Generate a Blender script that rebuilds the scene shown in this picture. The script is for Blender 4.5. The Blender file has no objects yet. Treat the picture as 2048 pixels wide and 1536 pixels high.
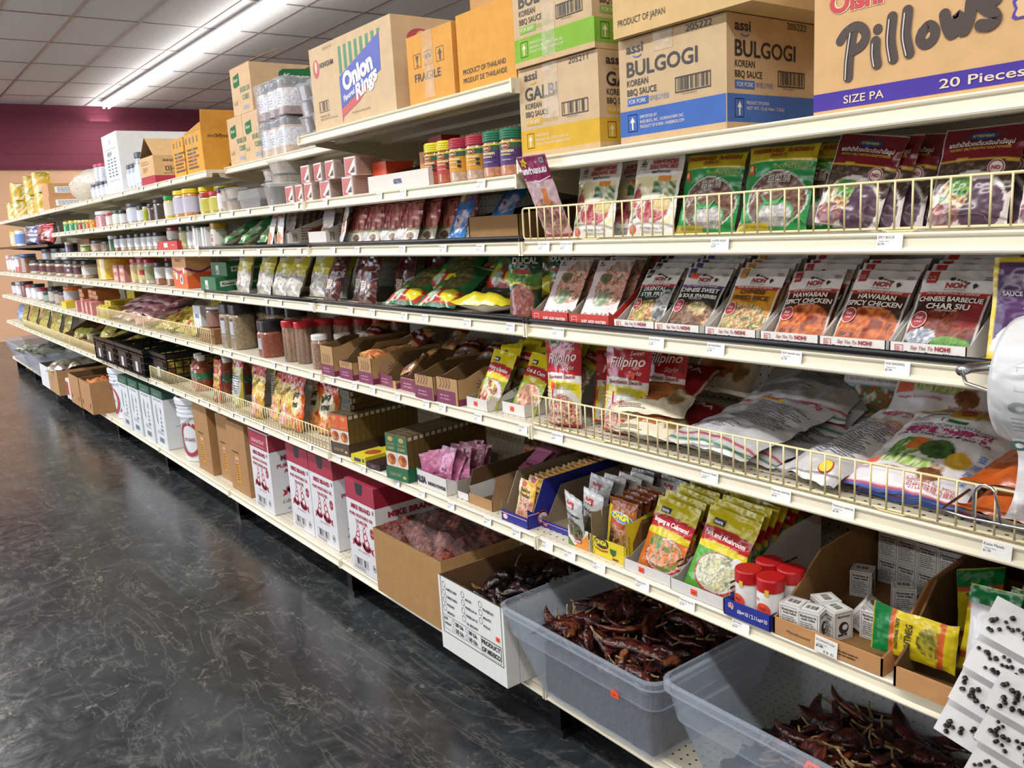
# Grocery aisle: a long cream gondola stocked with seasonings, dried chiles and cartons.
import bpy, math, random
import numpy as np
from mathutils import Matrix, Vector, Euler

random.seed(7)
rng = np.random.default_rng(7)
SC = bpy.context.scene
COL = SC.collection
PI = math.pi
R = math.radians

# ------------------------------------------------------------------ camera
cd = bpy.data.cameras.new('camera')
cd.sensor_fit = 'HORIZONTAL'; cd.sensor_width = 36.0
cd.lens = 36.0 * 1700.0 / 2048.0
cd.clip_start = 0.02
cam = bpy.data.objects.new('camera', cd); COL.objects.link(cam)
def cam_basis(yaw, pitch, roll):
    cy, sy = math.cos(yaw), math.sin(yaw)
    f = Vector((-sy * math.cos(pitch), cy * math.cos(pitch), -math.sin(pitch)))
    r = Vector((cy, sy, 0)); u = r.cross(f)
    return math.cos(roll) * r + math.sin(roll) * u, -math.sin(roll) * r + math.cos(roll) * u, f
r_, u_, f_ = cam_basis(R(53.166), R(10.845), R(-3.2406))
cam.matrix_world = Matrix(((r_.x, u_.x, -f_.x, 1.6326), (r_.y, u_.y, -f_.y, -1.2769), (r_.z, u_.z, -f_.z, 1.3776), (0, 0, 0, 1)))
SC.camera = cam

# ------------------------------------------------------------------ light
SC.view_settings.view_transform = 'Standard'; SC.view_settings.look = 'None'
SC.view_settings.gamma = 1.0; SC.view_settings.use_curve_mapping = False
SC.view_settings.exposure = -0.12
wd = bpy.data.worlds.new('world'); SC.world = wd; wd.use_nodes = True
wd.node_tree.nodes['Background'].inputs[0].default_value = (0.85, 0.92, 1.0, 1)
wd.node_tree.nodes['Background'].inputs[1].default_value = 0.35
def area(name, loc, rot, sx, sy, energy, col):
    l = bpy.data.lights.new(name, 'AREA'); l.shape = 'RECTANGLE'; l.size = sx; l.size_y = sy
    l.energy = energy; l.color = col
    o = bpy.data.objects.new(name, l); COL.objects.link(o); o.location = loc; o.rotation_euler = rot
    return o
WARM = (1.0, 0.985, 0.965)
area('tube_light_over_aisle', (-5.0, -1.55, 3.38), (0, 0, 0), 19.0, 0.16, 420, WARM)
area('tube_light_behind_gondola', (-5.0, 2.12, 3.34), (0, 0, 0), 16.0, 0.16, 300, WARM)
area('tube_light_next_aisle', (-5.0, -5.2, 3.38), (0, 0, 0), 19.0, 0.16, 420, WARM)
for _y, _e in ((-1.55, 170), (2.12, 90), (-5.2, 150)): area('ceiling_fill_light', (-5.0, _y, 3.28), (R(180), 0, 0), 19.0, 0.3, _e, WARM)      # added upward fill brightening the ceiling, standing in for spill from the tubes
area('shop_window_daylight', (-8.5, -7.6, 1.9), (R(90), 0, 0), 7.0, 2.6, 420, (0.72, 0.84, 1.0))

# ------------------------------------------------------------------ colours and materials
_hc = {}
def hx(s):
    if not isinstance(s, str): return s
    if s not in _hc:
        v = [int(s[i:i + 2], 16) / 255 for i in (0, 2, 4)]
        _hc[s] = tuple((x / 12.92 if x <= .04045 else ((x + .055) / 1.055) ** 2.4) for x in v)
    return _hc[s]
MATS = {}
def mat(name, rough=.5, metal=0., spec=.5, coat=0., bump=0., bscale=30., bdist=.002, var=0., vscale=40., alpha=None, trans=None, detail=3.):
    m = bpy.data.materials.new(name); m.use_nodes = True
    nt = m.node_tree; N = nt.nodes; L = nt.links; b = N['Principled BSDF']
    a = N.new('ShaderNodeAttribute'); a.attribute_name = 'col'
    b.inputs['Roughness'].default_value = rough; b.inputs['Metallic'].default_value = metal
    b.inputs['Specular IOR Level'].default_value = spec
    b.inputs['Coat Weight'].default_value = coat; b.inputs['Coat Roughness'].default_value = .08
    src = a.outputs['Color']
    tc = None
    if var or bump:
        tc = N.new('ShaderNodeTexCoord')
    if var:
        n = N.new('ShaderNodeTexNoise'); n.inputs['Scale'].default_value = vscale; n.inputs['Detail'].default_value = detail
        L.new(tc.outputs['Object'], n.inputs['Vector'])
        mr = N.new('ShaderNodeMapRange'); mr.inputs[1].default_value = .3; mr.inputs[2].default_value = .7
        mr.inputs[3].default_value = 1 - var; mr.inputs[4].default_value = 1 + var
        L.new(n.outputs['Fac'], mr.inputs[0])
        vm = N.new('ShaderNodeVectorMath'); vm.operation = 'SCALE'
        L.new(src, vm.inputs[0]); L.new(mr.outputs[0], vm.inputs['Scale']); src = vm.outputs[0]
    if bump:
        n2 = N.new('ShaderNodeTexNoise'); n2.inputs['Scale'].default_value = bscale; n2.inputs['Detail'].default_value = 2.
        n2.inputs['Distortion'].default_value = .6
        L.new(tc.outputs['Object'], n2.inputs['Vector'])
        bp = N.new('ShaderNodeBump'); bp.inputs['Strength'].default_value = bump; bp.inputs['Distance'].default_value = bdist
        L.new(n2.outputs['Fac'], bp.inputs['Height']); L.new(bp.outputs[0], b.inputs['Normal'])
    L.new(src, b.inputs['Base Color'])
    if trans is not None:                     # part of the light passes straight through (thin clear or milky plastic)
        t = N.new('ShaderNodeBsdfTransparent'); mx = N.new('ShaderNodeMixShader')
        mx.inputs[0].default_value = 1 - trans
        L.new(t.outputs[0], mx.inputs[1]); L.new(b.outputs[0], mx.inputs[2])
        L.new(mx.outputs[0], N['Material Output'].inputs[0])
    MATS[name] = m
    return m
mat('paper', .5, var=.03, vscale=60)
mat('card', .8, spec=.25, var=.06, vscale=25, bump=.15, bscale=120, bdist=.001)
mat('gloss', .2, spec=.5, bump=.28, bscale=22, bdist=.006, var=.03)
mat('matte_film', .38, spec=.4, bump=.12, bscale=18, bdist=.004)
mat('foil', .26, metal=.75, bump=.5, bscale=30, bdist=.006)
mat('plastic', .32, spec=.5)
mat('enamel', .34, spec=.5, var=.015, vscale=8)
mat('metal', .22, metal=1.)
mat('food', .7, var=.45, vscale=130, bump=.6, bscale=140, bdist=.004)
mat('jar', .5, coat=1., var=.35, vscale=110)
mat('skin', .3, spec=.5, var=.5, vscale=45, bump=.9, bscale=60, bdist=.006)
mat('clear', .12, spec=.8, bump=.5, bscale=18, bdist=.01, trans=.72)
mat('frost', .3, spec=.5, trans=.72)
mat('rubber', .42, spec=.5)
me = bpy.data.materials.new('lamp_tube'); me.use_nodes = True
_b = me.node_tree.nodes['Principled BSDF']; _b.inputs['Emission Color'].default_value = (1, .99, .96, 1); _b.inputs['Emission Strength'].default_value = 9.0
MATS['emit'] = me

# ------------------------------------------------------------------ mesh building
def A(x): return np.asarray(x, float)
class Fr:                                     # flat printing frame: point(u, v, d)
    def __init__(s, o, U, V):
        s.o, s.U, s.V = A(o), A(U), A(V); s.N = np.cross(s.U, s.V)
    def __call__(s, u, v, d=0.):
        u, v, d = np.broadcast_arrays(A(u), A(v), A(d))
        return s.o + u[..., None] * s.U + v[..., None] * s.V + d[..., None] * s.N
_gl = {}
def glyphs(t, bold, ital):
    k = (t, bold, ital)
    if k not in _gl:
        cu = bpy.data.curves.new('t', 'FONT'); cu.body = t; cu.size = 1.; cu.resolution_u = 3
        cu.offset = bold; cu.shear = ital
        ob = bpy.data.objects.new('t', cu)
        m = ob.to_mesh(); m.calc_loop_triangles()
        v = np.zeros(len(m.vertices) * 3); m.vertices.foreach_get('co', v); v = v.reshape(-1, 3)[:, :2]
        f = np.zeros(len(m.loop_triangles) * 3, int); m.loop_triangles.foreach_get('vertices', f)
        ob.to_mesh_clear(); bpy.data.objects.remove(ob); bpy.data.curves.remove(cu)
        if len(v): v = v - [v[:, 0].min(), 0]
        _gl[k] = (v / .73, f.reshape(-1, 3))
    return _gl[k]
EPS = .0005
class MB:
    def __init__(s): s.V = []; s.F = []; s.K = []; s.M = []; s.S = []; s.n = 0
    def add(s, V, F, col, m='paper', smooth=False):
        V = A(V).reshape(-1, 3); c = A(hx(col))
        s.V.append(V); s.K.append(np.broadcast_to(c, (len(V), 3)))
        n = s.n
        F = [tuple(int(i) + n for i in f) for f in F]
        s.F += F; s.M += [m] * len(F); s.S += [smooth] * len(F); s.n += len(V)
        return s
    def quad(s, a, b, c, d, col, m='paper'): return s.add([a, b, c, d], [(0, 1, 2, 3)], col, m)
    def box(s, x0, y0, z0, x1, y1, z1, col, m='paper', top=None, skip=''):
        p = [(x0, y0, z0), (x1, y0, z0), (x1, y1, z0), (x0, y1, z0), (x0, y0, z1), (x1, y0, z1), (x1, y1, z1), (x0, y1, z1)]
        for k, f in dict(f=(0, 1, 5, 4), r=(1, 2, 6, 5), b=(2, 3, 7, 6), l=(3, 0, 4, 7), t=(4, 5, 6, 7), d=(3, 2, 1, 0)).items():
            if k in skip: continue
            cc = col
            if k == 't' and top: cc = top
            s.quad(*[p[i] for i in f], cc, m)
        return s
    def obox(s, c, ax, ay, az, col, m='paper'):         # oriented box: centre and three half-axes
        c, ax, ay, az = A(c), A(ax), A(ay), A(az)
        p = [c + i * ax + j * ay + k * az for k in (-1, 1) for (i, j) in ((-1, -1), (1, -1), (1, 1), (-1, 1))]
        for f in ((0, 1, 5, 4), (1, 2, 6, 5), (2, 3, 7, 6), (3, 0, 4, 7), (4, 5, 6, 7), (3, 2, 1, 0)): s.quad(*[p[i] for i in f], col, m)
        return s
    def prism(s, pts, y0, y1, col, m='paper', axis='y'):   # polygon (x,z) swept along y, or (y,z) along x
        n = len(pts); mk = (lambda a, b, t: (a, t, b)) if axis == 'y' else (lambda a, b, t: (t, a, b))
        s.add([mk(a, b, y0) for a, b in pts], [tuple(range(n))], col, m); s.add([mk(a, b, y1) for a, b in pts], [tuple(range(n))[::-1]], col, m)
        for i in range(n):
            a, b = pts[i], pts[(i + 1) % n]
            s.quad(mk(*a, y0), mk(*a, y1), mk(*b, y1), mk(*b, y0), col, m)
        return s
    def lathe(s, prof, seg=20, m='plastic', c=(0, 0, 0), sq=0.):    # prof: (r, z, colour); sq > 0 squares the section
        t = np.linspace(0, 2 * PI, seg, endpoint=False)
        k = np.ones(seg)
        if sq: k = 1 / (np.abs(np.cos(t)) ** (2 + sq) + np.abs(np.sin(t)) ** (2 + sq)) ** (1 / (2 + sq))
        x, y = np.cos(t) * k, np.sin(t) * k
        for (r0, z0, c0), (r1, z1, c1) in zip(prof[:-1], prof[1:]):
            V = np.concatenate([np.stack([x * r0 + c[0], y * r0 + c[1], np.full(seg, z0 + c[2])], 1), np.stack([x * r1 + c[0], y * r1 + c[1], np.full(seg, z1 + c[2])], 1)])
            s.add(V, [(i, (i + 1) % seg, seg + (i + 1) % seg, seg + i) for i in range(seg)], c1, m, abs(r0 - r1) < abs(z0 - z1) * 1.6)
        return s
    def tube(s, pts, r, col, m='enamel', seg=6, closed=False, taper=None):
        P = A(pts); n = len(P); V = []
        T = np.gradient(P, axis=0)
        if closed: T = np.roll(P, -1, 0) - np.roll(P, 1, 0)
        T /= np.linalg.norm(T, axis=1)[:, None] + 1e-9
        up = A((0.31, 0.17, 0.93)) if abs(T[0] @ A((0, 0, 1))) < .9 else A((1, .2, 0))
        for i in range(n):
            a = np.cross(T[i], up); a /= np.linalg.norm(a) + 1e-9; b = np.cross(T[i], a)
            rr = r * (taper[i] if taper is not None else 1)
            V += [P[i] + rr * (math.cos(2 * PI * k / seg) * a + math.sin(2 * PI * k / seg) * b) for k in range(seg)]
        F = [(i * seg + k, i * seg + (k + 1) % seg, ((i + 1) % n) * seg + (k + 1) % seg, ((i + 1) % n) * seg + k) for i in range(n if closed else n - 1) for k in range(seg)]
        if not closed: F += [tuple(range(seg))[::-1], tuple((n - 1) * seg + k for k in range(seg))]
        return s.add(V, F, col, m, True)
    # ---- printing on a frame
    def rect(s, fr, u0, v0, u1, v1, col, m='paper', d=EPS, nu=1, nv=1):
        U, Vv = np.meshgrid(np.linspace(u0, u1, nu + 1), np.linspace(v0, v1, nv + 1))
        F = [(j * (nu + 1) + i, j * (nu + 1) + i + 1, (j + 1) * (nu + 1) + i + 1, (j + 1) * (nu + 1) + i) for j in range(nv) for i in range(nu)]
        return s.add(fr(U.ravel(), Vv.ravel(), d), F, col, m)
    def poly(s, fr, pts, col, m='paper', d=EPS):
        p = A(pts); return s.add(fr(p[:, 0], p[:, 1], d), [tuple(range(len(p)))], col, m)
    def ell(s, fr, cx, cy, rx, ry, col, m='paper', d=EPS, seg=20, rot=0.):
        t = np.linspace(0, 2 * PI, seg, endpoint=False); x, y = rx * np.cos(t), ry * np.sin(t)
        u = cx + x * math.cos(rot) - y * math.sin(rot); v = cy + x * math.sin(rot) + y * math.cos(rot)
        return s.add(fr(np.append(u, cx), np.append(v, cy), d), [(i, (i + 1) % seg, seg) for i in range(seg)], col, m)
    def ring(s, fr, cx, cy, rx, ry, w, col, m='paper', d=EPS, seg=22, a0=0., a1=2 * PI):
        t = np.linspace(a0, a1, seg + 1)
        u = np.concatenate([cx + rx * np.cos(t), cx + (rx - w) * np.cos(t)]); v = np.concatenate([cy + ry * np.sin(t), cy + (ry - w) * np.sin(t)])
        n = seg + 1
        return s.add(fr(u, v, d), [(n + i, i, i + 1, n + i + 1)[::-1] for i in range(seg)], col, m)
    def frame(s, fr, u0, v0, u1, v1, w, col, m='paper', d=EPS):
        for a in ((u0, v0, u1, v0 + w), (u0, v1 - w, u1, v1), (u0, v0 + w, u0 + w, v1 - w), (u1 - w, v0 + w, u1, v1 - w)): s.rect(fr, *a, col, m, d)
        return s
    def text(s, fr, t, u, v, h, col, w=None, bold=0., ital=0., al='l', m='paper', d=EPS * 2, rot=0.):
        g, f = glyphs(t, bold, ital)
        if not len(g): return s
        W = g[:, 0].max() * h
        sx = h if w is None else h * w / W
        if w is not None: W = w
        x = g[:, 0] * sx - (W / 2 if al == 'c' else W if al == 'r' else 0); y = g[:, 1] * h
        if rot: x, y = x * math.cos(rot) - y * math.sin(rot), x * math.sin(rot) + y * math.cos(rot)
        return s.add(fr(u + x, v + y, d), f, col, m)
    def barcode(s, fr, u0, v0, u1, v1, col='2a2622', bg=None, seed=1, box=0., n=26):
        rr = random.Random(seed)
        if bg: s.rect(fr, u0, v0, u1, v1, bg)
        if box: s.frame(fr, u0, v0, u1, v1, box, col, d=EPS * 2)
        p = u0 + (u1 - u0) * .07; e = u1 - (u1 - u0) * .07; st = (e - p) / n
        for i in range(n):
            if rr.random() < .68:
                w = st * rr.uniform(.3, .95); s.rect(fr, p + i * st, v0 + (v1 - v0) * .12, p + i * st + w, v1 - (v1 - v0) * .08, col, d=EPS * 2)
        return s
    def lines(s, fr, u0, v0, u1, v1, n, col, fill=.42, seed=3):          # blocks of print too small to read
        rr = random.Random(seed); st = (v1 - v0) / n
        for i in range(n):
            v = v1 - (i + 1) * st + st * (1 - fill) / 2; u = u0
            e = u0 + (u1 - u0) * rr.uniform(.7, 1)
            while u < e:
                w = min(e - u, st * rr.uniform(.8, 2.6)); s.rect(fr, u, v, u + w, v + st * fill, col, d=EPS * 2); u += w + st * .3
        return s
    def stroke(s, fr, pts, w, col, m='paper', d=EPS * 2, n=5, taper=1.):      # thick rounded pen line
        P = A(pts)
        if len(P) > 2:
            E = np.concatenate([[2 * P[0] - P[1]], P, [2 * P[-1] - P[-2]]]); Q = []
            for i in range(1, len(E) - 2):
                for t in np.arange(n) / n: Q.append(.5 * (2 * E[i] + (E[i + 1] - E[i - 1]) * t + (2 * E[i - 1] - 5 * E[i] + 4 * E[i + 1] - E[i + 2]) * t * t + (3 * E[i] - E[i - 1] - 3 * E[i + 1] + E[i + 2]) * t ** 3))
            P = A(Q + [P[-1]])
        T = np.gradient(P, axis=0); T /= np.linalg.norm(T, axis=1)[:, None] + 1e-9; N = np.stack([-T[:, 1], T[:, 0]], 1) * w / 2
        k = len(P)
        for i in range(k - 1):
            q = A([P[i] - N[i], P[i + 1] - N[i + 1], P[i + 1] + N[i + 1], P[i] + N[i]]); s.add(fr(q[:, 0], q[:, 1], d + 1.5e-5 * i), [(0, 1, 2, 3)], col, m)
        for p, e in ((P[0], -1), (P[-1], k)): s.ell(fr, p[0], p[1], w / 2, w / 2, col, m, d + 1.5e-5 * e, 14)
        return s
    def build(s, name, parent=None, loc=None, rot=None):
        m = bpy.data.meshes.new(name)
        V = np.concatenate(s.V); K = np.concatenate(s.K)
        m.vertices.add(len(V)); m.vertices.foreach_set('co', V.ravel())
        lt = np.array([len(f) for f in s.F]); ls = np.concatenate([[0], np.cumsum(lt)[:-1]])
        m.loops.add(int(lt.sum())); m.loops.foreach_set('vertex_index', np.array([i for f in s.F for i in f], dtype=np.int32))
        m.polygons.add(len(s.F)); m.polygons.foreach_set('loop_start', ls.astype(np.int32))
        keys = list(dict.fromkeys(s.M)); ix = {k: i for i, k in enumerate(keys)}
        for k in keys: m.materials.append(MATS[k])
        m.polygons.foreach_set('material_index', np.array([ix[k] for k in s.M], dtype=np.int32))
        m.polygons.foreach_set('use_smooth', np.array(s.S, dtype=bool))
        m.update(calc_edges=True); m.validate()
        ca = m.color_attributes.new('col', 'FLOAT_COLOR', 'POINT')
        ca.data.foreach_set('color', np.concatenate([K, np.ones((len(K), 1))], 1).astype(np.float32).ravel())
        o = bpy.data.objects.new(name, m); COL.objects.link(o)
        if parent: o.parent = parent
        if loc is not None: o.location = loc
        if rot is not None: o.rotation_euler = rot
        return o

# ------------------------------------------------------------------ things and copies
def tag(o, label, cat, group=None):
    o['label'] = label; o['category'] = cat
    if group: o['group'] = group
    elif 'group' in o: del o['group']
    return o
def empty(name, loc=(0, 0, 0), rot=(0, 0, 0)):
    o = bpy.data.objects.new(name, None); o.empty_display_size = .02; COL.objects.link(o); o.location = loc; o.rotation_euler = rot
    return o
def put(o, loc, rot=None, sc=None):
    o.location = loc
    if rot is not None: o.rotation_euler = rot
    if sc is not None: o.scale = (sc, sc, sc) if not isinstance(sc, tuple) else sc
    return o
def dup(o, label=None, loc=None, rot=None, sc=None, cat=None, group=None):     # the thing, its parts and their sub-parts
    c = o.copy(); COL.objects.link(c)
    for ch in list(o.children):
        d = ch.copy(); COL.objects.link(d); d.parent = c
        for g in list(ch.children):
            e = g.copy(); COL.objects.link(e); e.parent = d
    if label: c['label'] = label
    if cat: c['category'] = cat
    if group: c['group'] = group
    if loc is not None: put(c, loc, rot, sc)
    return c
def struct(o): o['kind'] = 'structure'; return o
ORD = 'first second third fourth fifth sixth seventh eighth ninth tenth eleventh twelfth thirteenth fourteenth fifteenth sixteenth'.split()
def orient(o, BL, BR, TL, sc=False):           # lay a packet so its lower edge runs BL-BR and it rises towards TL
    BL, BR, TL = Vector(BL), Vector(BR), Vector(TL); x = (BR - BL).normalized(); z = TL - BL; z = (z - x * z.dot(x)).normalized(); y = z.cross(x)
    p = (BL + BR) / 2; o.matrix_world = Matrix(((x.x, y.x, z.x, p.x), (x.y, y.y, z.y, p.y), (x.z, y.z, z.z, p.z), (0, 0, 0, 1)))
    return o
def nth(look, i, where): return '%s, %s from far end of %s' % (look, ORD[i], where)

# ------------------------------------------------------------------ printed artwork sampled on a grid
def vnoise(x, y, seed=0):
    r = np.random.default_rng(seed); T = r.random((64, 64))
    xi, yi = np.floor(x).astype(int), np.floor(y).astype(int); fx, fy = x - xi, y - yi
    fx, fy = fx * fx * (3 - 2 * fx), fy * fy * (3 - 2 * fy)
    g = lambda a, b: T[a % 64, b % 64]
    return (g(xi, yi) * (1 - fx) + g(xi + 1, yi) * fx) * (1 - fy) + (g(xi, yi + 1) * (1 - fx) + g(xi + 1, yi + 1) * fx) * fy
def art(ops, U, V, w, h):
    """Colours of a printed face. U, V in 0..1; sizes in ops are fractions, blob sizes in metres."""
    K = np.zeros(U.shape + (3,))
    X, Y = U * w, V * h
    for i, o in enumerate(ops):
        k = o[0]
        if k == 'bg': K[:] = hx(o[1])
        elif k == 'band': K[(V >= o[1]) & (V < o[2])] = hx(o[3])                   # v0 v1 col
        elif k == 'wave':                                                          # v0 v1 col amp freq
            off = o[4] * np.sin(U * o[5]); K[(V >= o[1] + off) & (V < o[2] + off)] = hx(o[3])
        elif k == 'rect': K[(U >= o[1]) & (U < o[3]) & (V >= o[2]) & (V < o[4])] = hx(o[5])
        elif k == 'ell': K[((U - o[1]) / o[3]) ** 2 + ((V - o[2]) / o[4]) ** 2 < 1] = hx(o[5])
        elif k == 'food':                                                          # cx cy rx ry palette size
            msk = ((U - o[1]) / o[3]) ** 2 + ((V - o[2]) / o[4]) ** 2 < 1
            P = A([hx(c) for c in o[5]]); sz = o[6]
            n = .65 * vnoise(X / sz, Y / sz, 11 + i) + .35 * vnoise(X / sz * 2.7, Y / sz * 2.3, 31 + i)
            n = np.clip((n - .22) / .56, 0, .9999); t = n * (len(P) - 1) * 1.0
            lo = np.minimum(t.astype(int), len(P) - 2); fr_ = (t - lo)[..., None]
            c = P[lo] * (1 - fr_) + P[lo + 1] * fr_
            K[msk] = c[msk]
        elif k == 'streak':                                                        # u0 v0 u1 v1 palette size angle
            msk = (U >= o[1]) & (U < o[3]) & (V >= o[2]) & (V < o[4])
            P = A([hx(c) for c in o[5]]); a = o[7]
            s_ = (X * math.cos(a) + Y * math.sin(a)) / o[6]; t_ = (-X * math.sin(a) + Y * math.cos(a)) / (o[6] * 6)
            n = np.clip((vnoise(s_, t_, 5 + i) - .15) / .7, 0, .9999); t = n * (len(P) - 1); lo = np.minimum(t.astype(int), len(P) - 2); fr_ = (t - lo)[..., None]
            c = P[lo] * (1 - fr_) + P[lo + 1] * fr_; K[msk] = c[msk]
    return K
class PouchFr:
    """Front of a filled pouch: x across, z up, bulging towards -y."""
    def __init__(s, w, h, t, kind='stand', bend=0., seed=0, wr=.0015):
        s.w, s.h, s.t, s.kind, s.bend, s.seed, s.wr = w, h, t, kind, bend, seed, wr
    def prof(s, a, b):
        f = 1 - np.abs(2 * a - 1) ** 2.6
        if s.kind == 'stand': g = np.clip(1.02 - b, 0, 1) ** .75 * np.clip(b * 14 + .55, 0, 1)
        elif s.kind == 'sachet': g = np.clip(b * 9, 0, 1) ** .6 * np.clip((.93 - b) * 3.2, 0, 1) ** .7
        else: g = np.clip(b * 7, 0, 1) ** .7 * np.clip((1 - b) * 7, 0, 1) ** .7
        return np.clip(f, 0, 1) * g
    def pt(s, u, v, side, d=0.):
        a, b = u / s.w, v / s.h
        th = s.prof(a, b) * s.t / 2
        n = (vnoise(a * 6 + 3, b * 8 + 5, s.seed) - .5) * 2 * s.wr + (vnoise(a * 15, b * 19, s.seed + 1) - .5) * s.wr
        pin = 1 - .35 * s.t / s.w * (s.prof(np.full_like(a, .5), b))
        x = (a - .5) * s.w * pin + (vnoise(b * 5, b * 0 + 2.3, s.seed + 2) - .5) * s.wr * 2
        y = side * (th + .0006 + d) + n + s.bend * b * b
        return np.stack([x, y, v + 0 * x], -1)
    def __call__(s, u, v, d=0.):
        u, v, d = np.broadcast_arrays(A(u), A(v), A(d))
        return s.pt(u, v, -1, d + .0004)
def pouch(name, w, h, t, ops, texts=None, kind='stand', m='gloss', back='b8b2a8', bend=0., seed=0, res=.0027, wr=.0015):
    """A packet standing on its bottom edge, origin at the middle of that edge."""
    fr = PouchFr(w, h, t, kind, bend, seed, wr); mb = MB()
    nu, nv = max(8, int(w / res)), max(8, int(h / res))
    U, V = np.meshgrid(np.linspace(0, 1, nu + 1), np.linspace(0, 1, nv + 1))
    F = [(j * (nu + 1) + i, j * (nu + 1) + i + 1, (j + 1) * (nu + 1) + i + 1, (j + 1) * (nu + 1) + i) for j in range(nv) for i in range(nu)]
    K = art(ops, U.ravel(), V.ravel(), w, h)
    mb.add(fr.pt(U.ravel() * w, V.ravel() * h, -1), F, K, m, True)
    nb = max(6, nu // 3), max(6, nv // 3)
    U, V = np.meshgrid(np.linspace(0, 1, nb[0] + 1), np.linspace(0, 1, nb[1] + 1))
    F = [(j * (nb[0] + 1) + i, (j + 1) * (nb[0] + 1) + i, (j + 1) * (nb[0] + 1) + i + 1, j * (nb[0] + 1) + i + 1) for j in range(nb[1]) for i in range(nb[0])]
    mb.add(fr.pt(U.ravel() * w, V.ravel() * h, 1), F, back, m, True)
    if texts: texts(mb, fr)
    return mb.build(name)
def sticker(o, loc, rot=(0, 0, 0), w=.016, h=.012, col='f0502c'):
    mb = MB(); mb.box(-w / 2, -.0004, -h / 2, w / 2, .0004, h / 2, col); fr = Fr((-w / 2, -.0004, -h / 2), (1, 0, 0), (0, 0, 1))
    mb.text(fr, random.choice(['4.99', '2.99', '1.99']), w * .2, h * .3, h * .35, '7a1a10')
    return mb.build('price_sticker', o, loc, rot)
# ------------------------------------------------------------------ room
def nodemat(name, fn):
    m = bpy.data.materials.new(name); m.use_nodes = True; MATS[name] = m
    fn(m.node_tree, m.node_tree.nodes, m.node_tree.links, m.node_tree.nodes['Principled BSDF']); return m
def _floor(nt, N, L, b):
    tc = N.new('ShaderNodeTexCoord')
    def noise(sc, det, rough=.6, dist=0., stretch=None):
        n = N.new('ShaderNodeTexNoise'); n.inputs['Scale'].default_value = sc; n.inputs['Detail'].default_value = det
        n.inputs['Roughness'].default_value = rough; n.inputs['Distortion'].default_value = dist
        if stretch:
            mp = N.new('ShaderNodeMapping'); mp.inputs['Scale'].default_value = stretch; mp.inputs['Rotation'].default_value = (0, 0, .5)
            L.new(tc.outputs['Object'], mp.inputs[0]); L.new(mp.outputs[0], n.inputs['Vector'])
        else: L.new(tc.outputs['Object'], n.inputs['Vector'])
        return n
    def ramp(src, pts):
        r = N.new('ShaderNodeValToRGB'); e = r.color_ramp.elements
        e[0].position, e[0].color = pts[0][0], (*hx(pts[0][1]), 1); e[1].position, e[1].color = pts[-1][0], (*hx(pts[-1][1]), 1)
        for p, c in pts[1:-1]:
            k = e.new(p); k.color = (*hx(c), 1)
        L.new(src, r.inputs[0]); return r
    n1 = noise(1.3, 9, .68, 1.4); n2 = noise(7., 8, .7, 2.5); n3 = noise(2.2, 5, .6, 1.6, (.5, 2.2, 1)); n4 = noise(.55, 4, .6, 1.5)
    r1 = ramp(n1.outputs['Fac'], [(.3, '191b1e'), (.48, '2b2e32'), (.58, '3d4145'), (.75, '565a5c')])
    r2 = ramp(n2.outputs['Fac'], [(.35, '1b1d20'), (.55, '33373a'), (.72, '6c6d66')])
    mx = N.new('ShaderNodeMixRGB'); mx.inputs[0].default_value = .45; L.new(r1.outputs[0], mx.inputs[1]); L.new(r2.outputs[0], mx.inputs[2])
    r4 = ramp(n4.outputs['Fac'], [(.5, '000000'), (.62, 'ffffff')])
    n5 = noise(26., 8, .75, 1.2); r5 = ramp(n5.outputs['Fac'], [(.52, '2a2d2f'), (.66, '8e8c82')])
    n6 = noise(2.1, 7, .72, 2.2); r6 = ramp(n6.outputs['Fac'], [(.56, '000000'), (.6, 'ffffff')])          # worn pale patches
    m2 = N.new('ShaderNodeMixRGB'); mt = N.new('ShaderNodeMath'); mt.operation = 'MULTIPLY'; mt.inputs[1].default_value = .75
    L.new(r6.outputs[0], mt.inputs[0]); L.new(mt.outputs[0], m2.inputs[0]); L.new(mx.outputs[0], m2.inputs[1]); L.new(r5.outputs[0], m2.inputs[2])
    r3 = ramp(n3.outputs['Fac'], [(.485, '000000'), (.5, 'ffffff'), (.515, '000000')])                    # thin pale trowel and scrape lines
    m3 = N.new('ShaderNodeMixRGB'); mt2 = N.new('ShaderNodeMath'); mt2.operation = 'MULTIPLY'; mt2.inputs[1].default_value = .2
    L.new(r3.outputs[0], mt2.inputs[0]); L.new(mt2.outputs[0], m3.inputs[0]); L.new(m2.outputs[0], m3.inputs[1]); m3.inputs[2].default_value = (*hx('8d8c86'), 1)
    L.new(m3.outputs[0], b.inputs['Base Color'])
    rr = ramp(n2.outputs['Fac'], [(.3, '5a5a5a'), (.7, '999999')]); L.new(rr.outputs[0], b.inputs['Roughness'])
    bp = N.new('ShaderNodeBump'); bp.inputs['Strength'].default_value = .12; bp.inputs['Distance'].default_value = .01
    L.new(n1.outputs['Fac'], bp.inputs['Height']); L.new(bp.outputs[0], b.inputs['Normal'])
nodemat('concrete', _floor)
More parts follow.
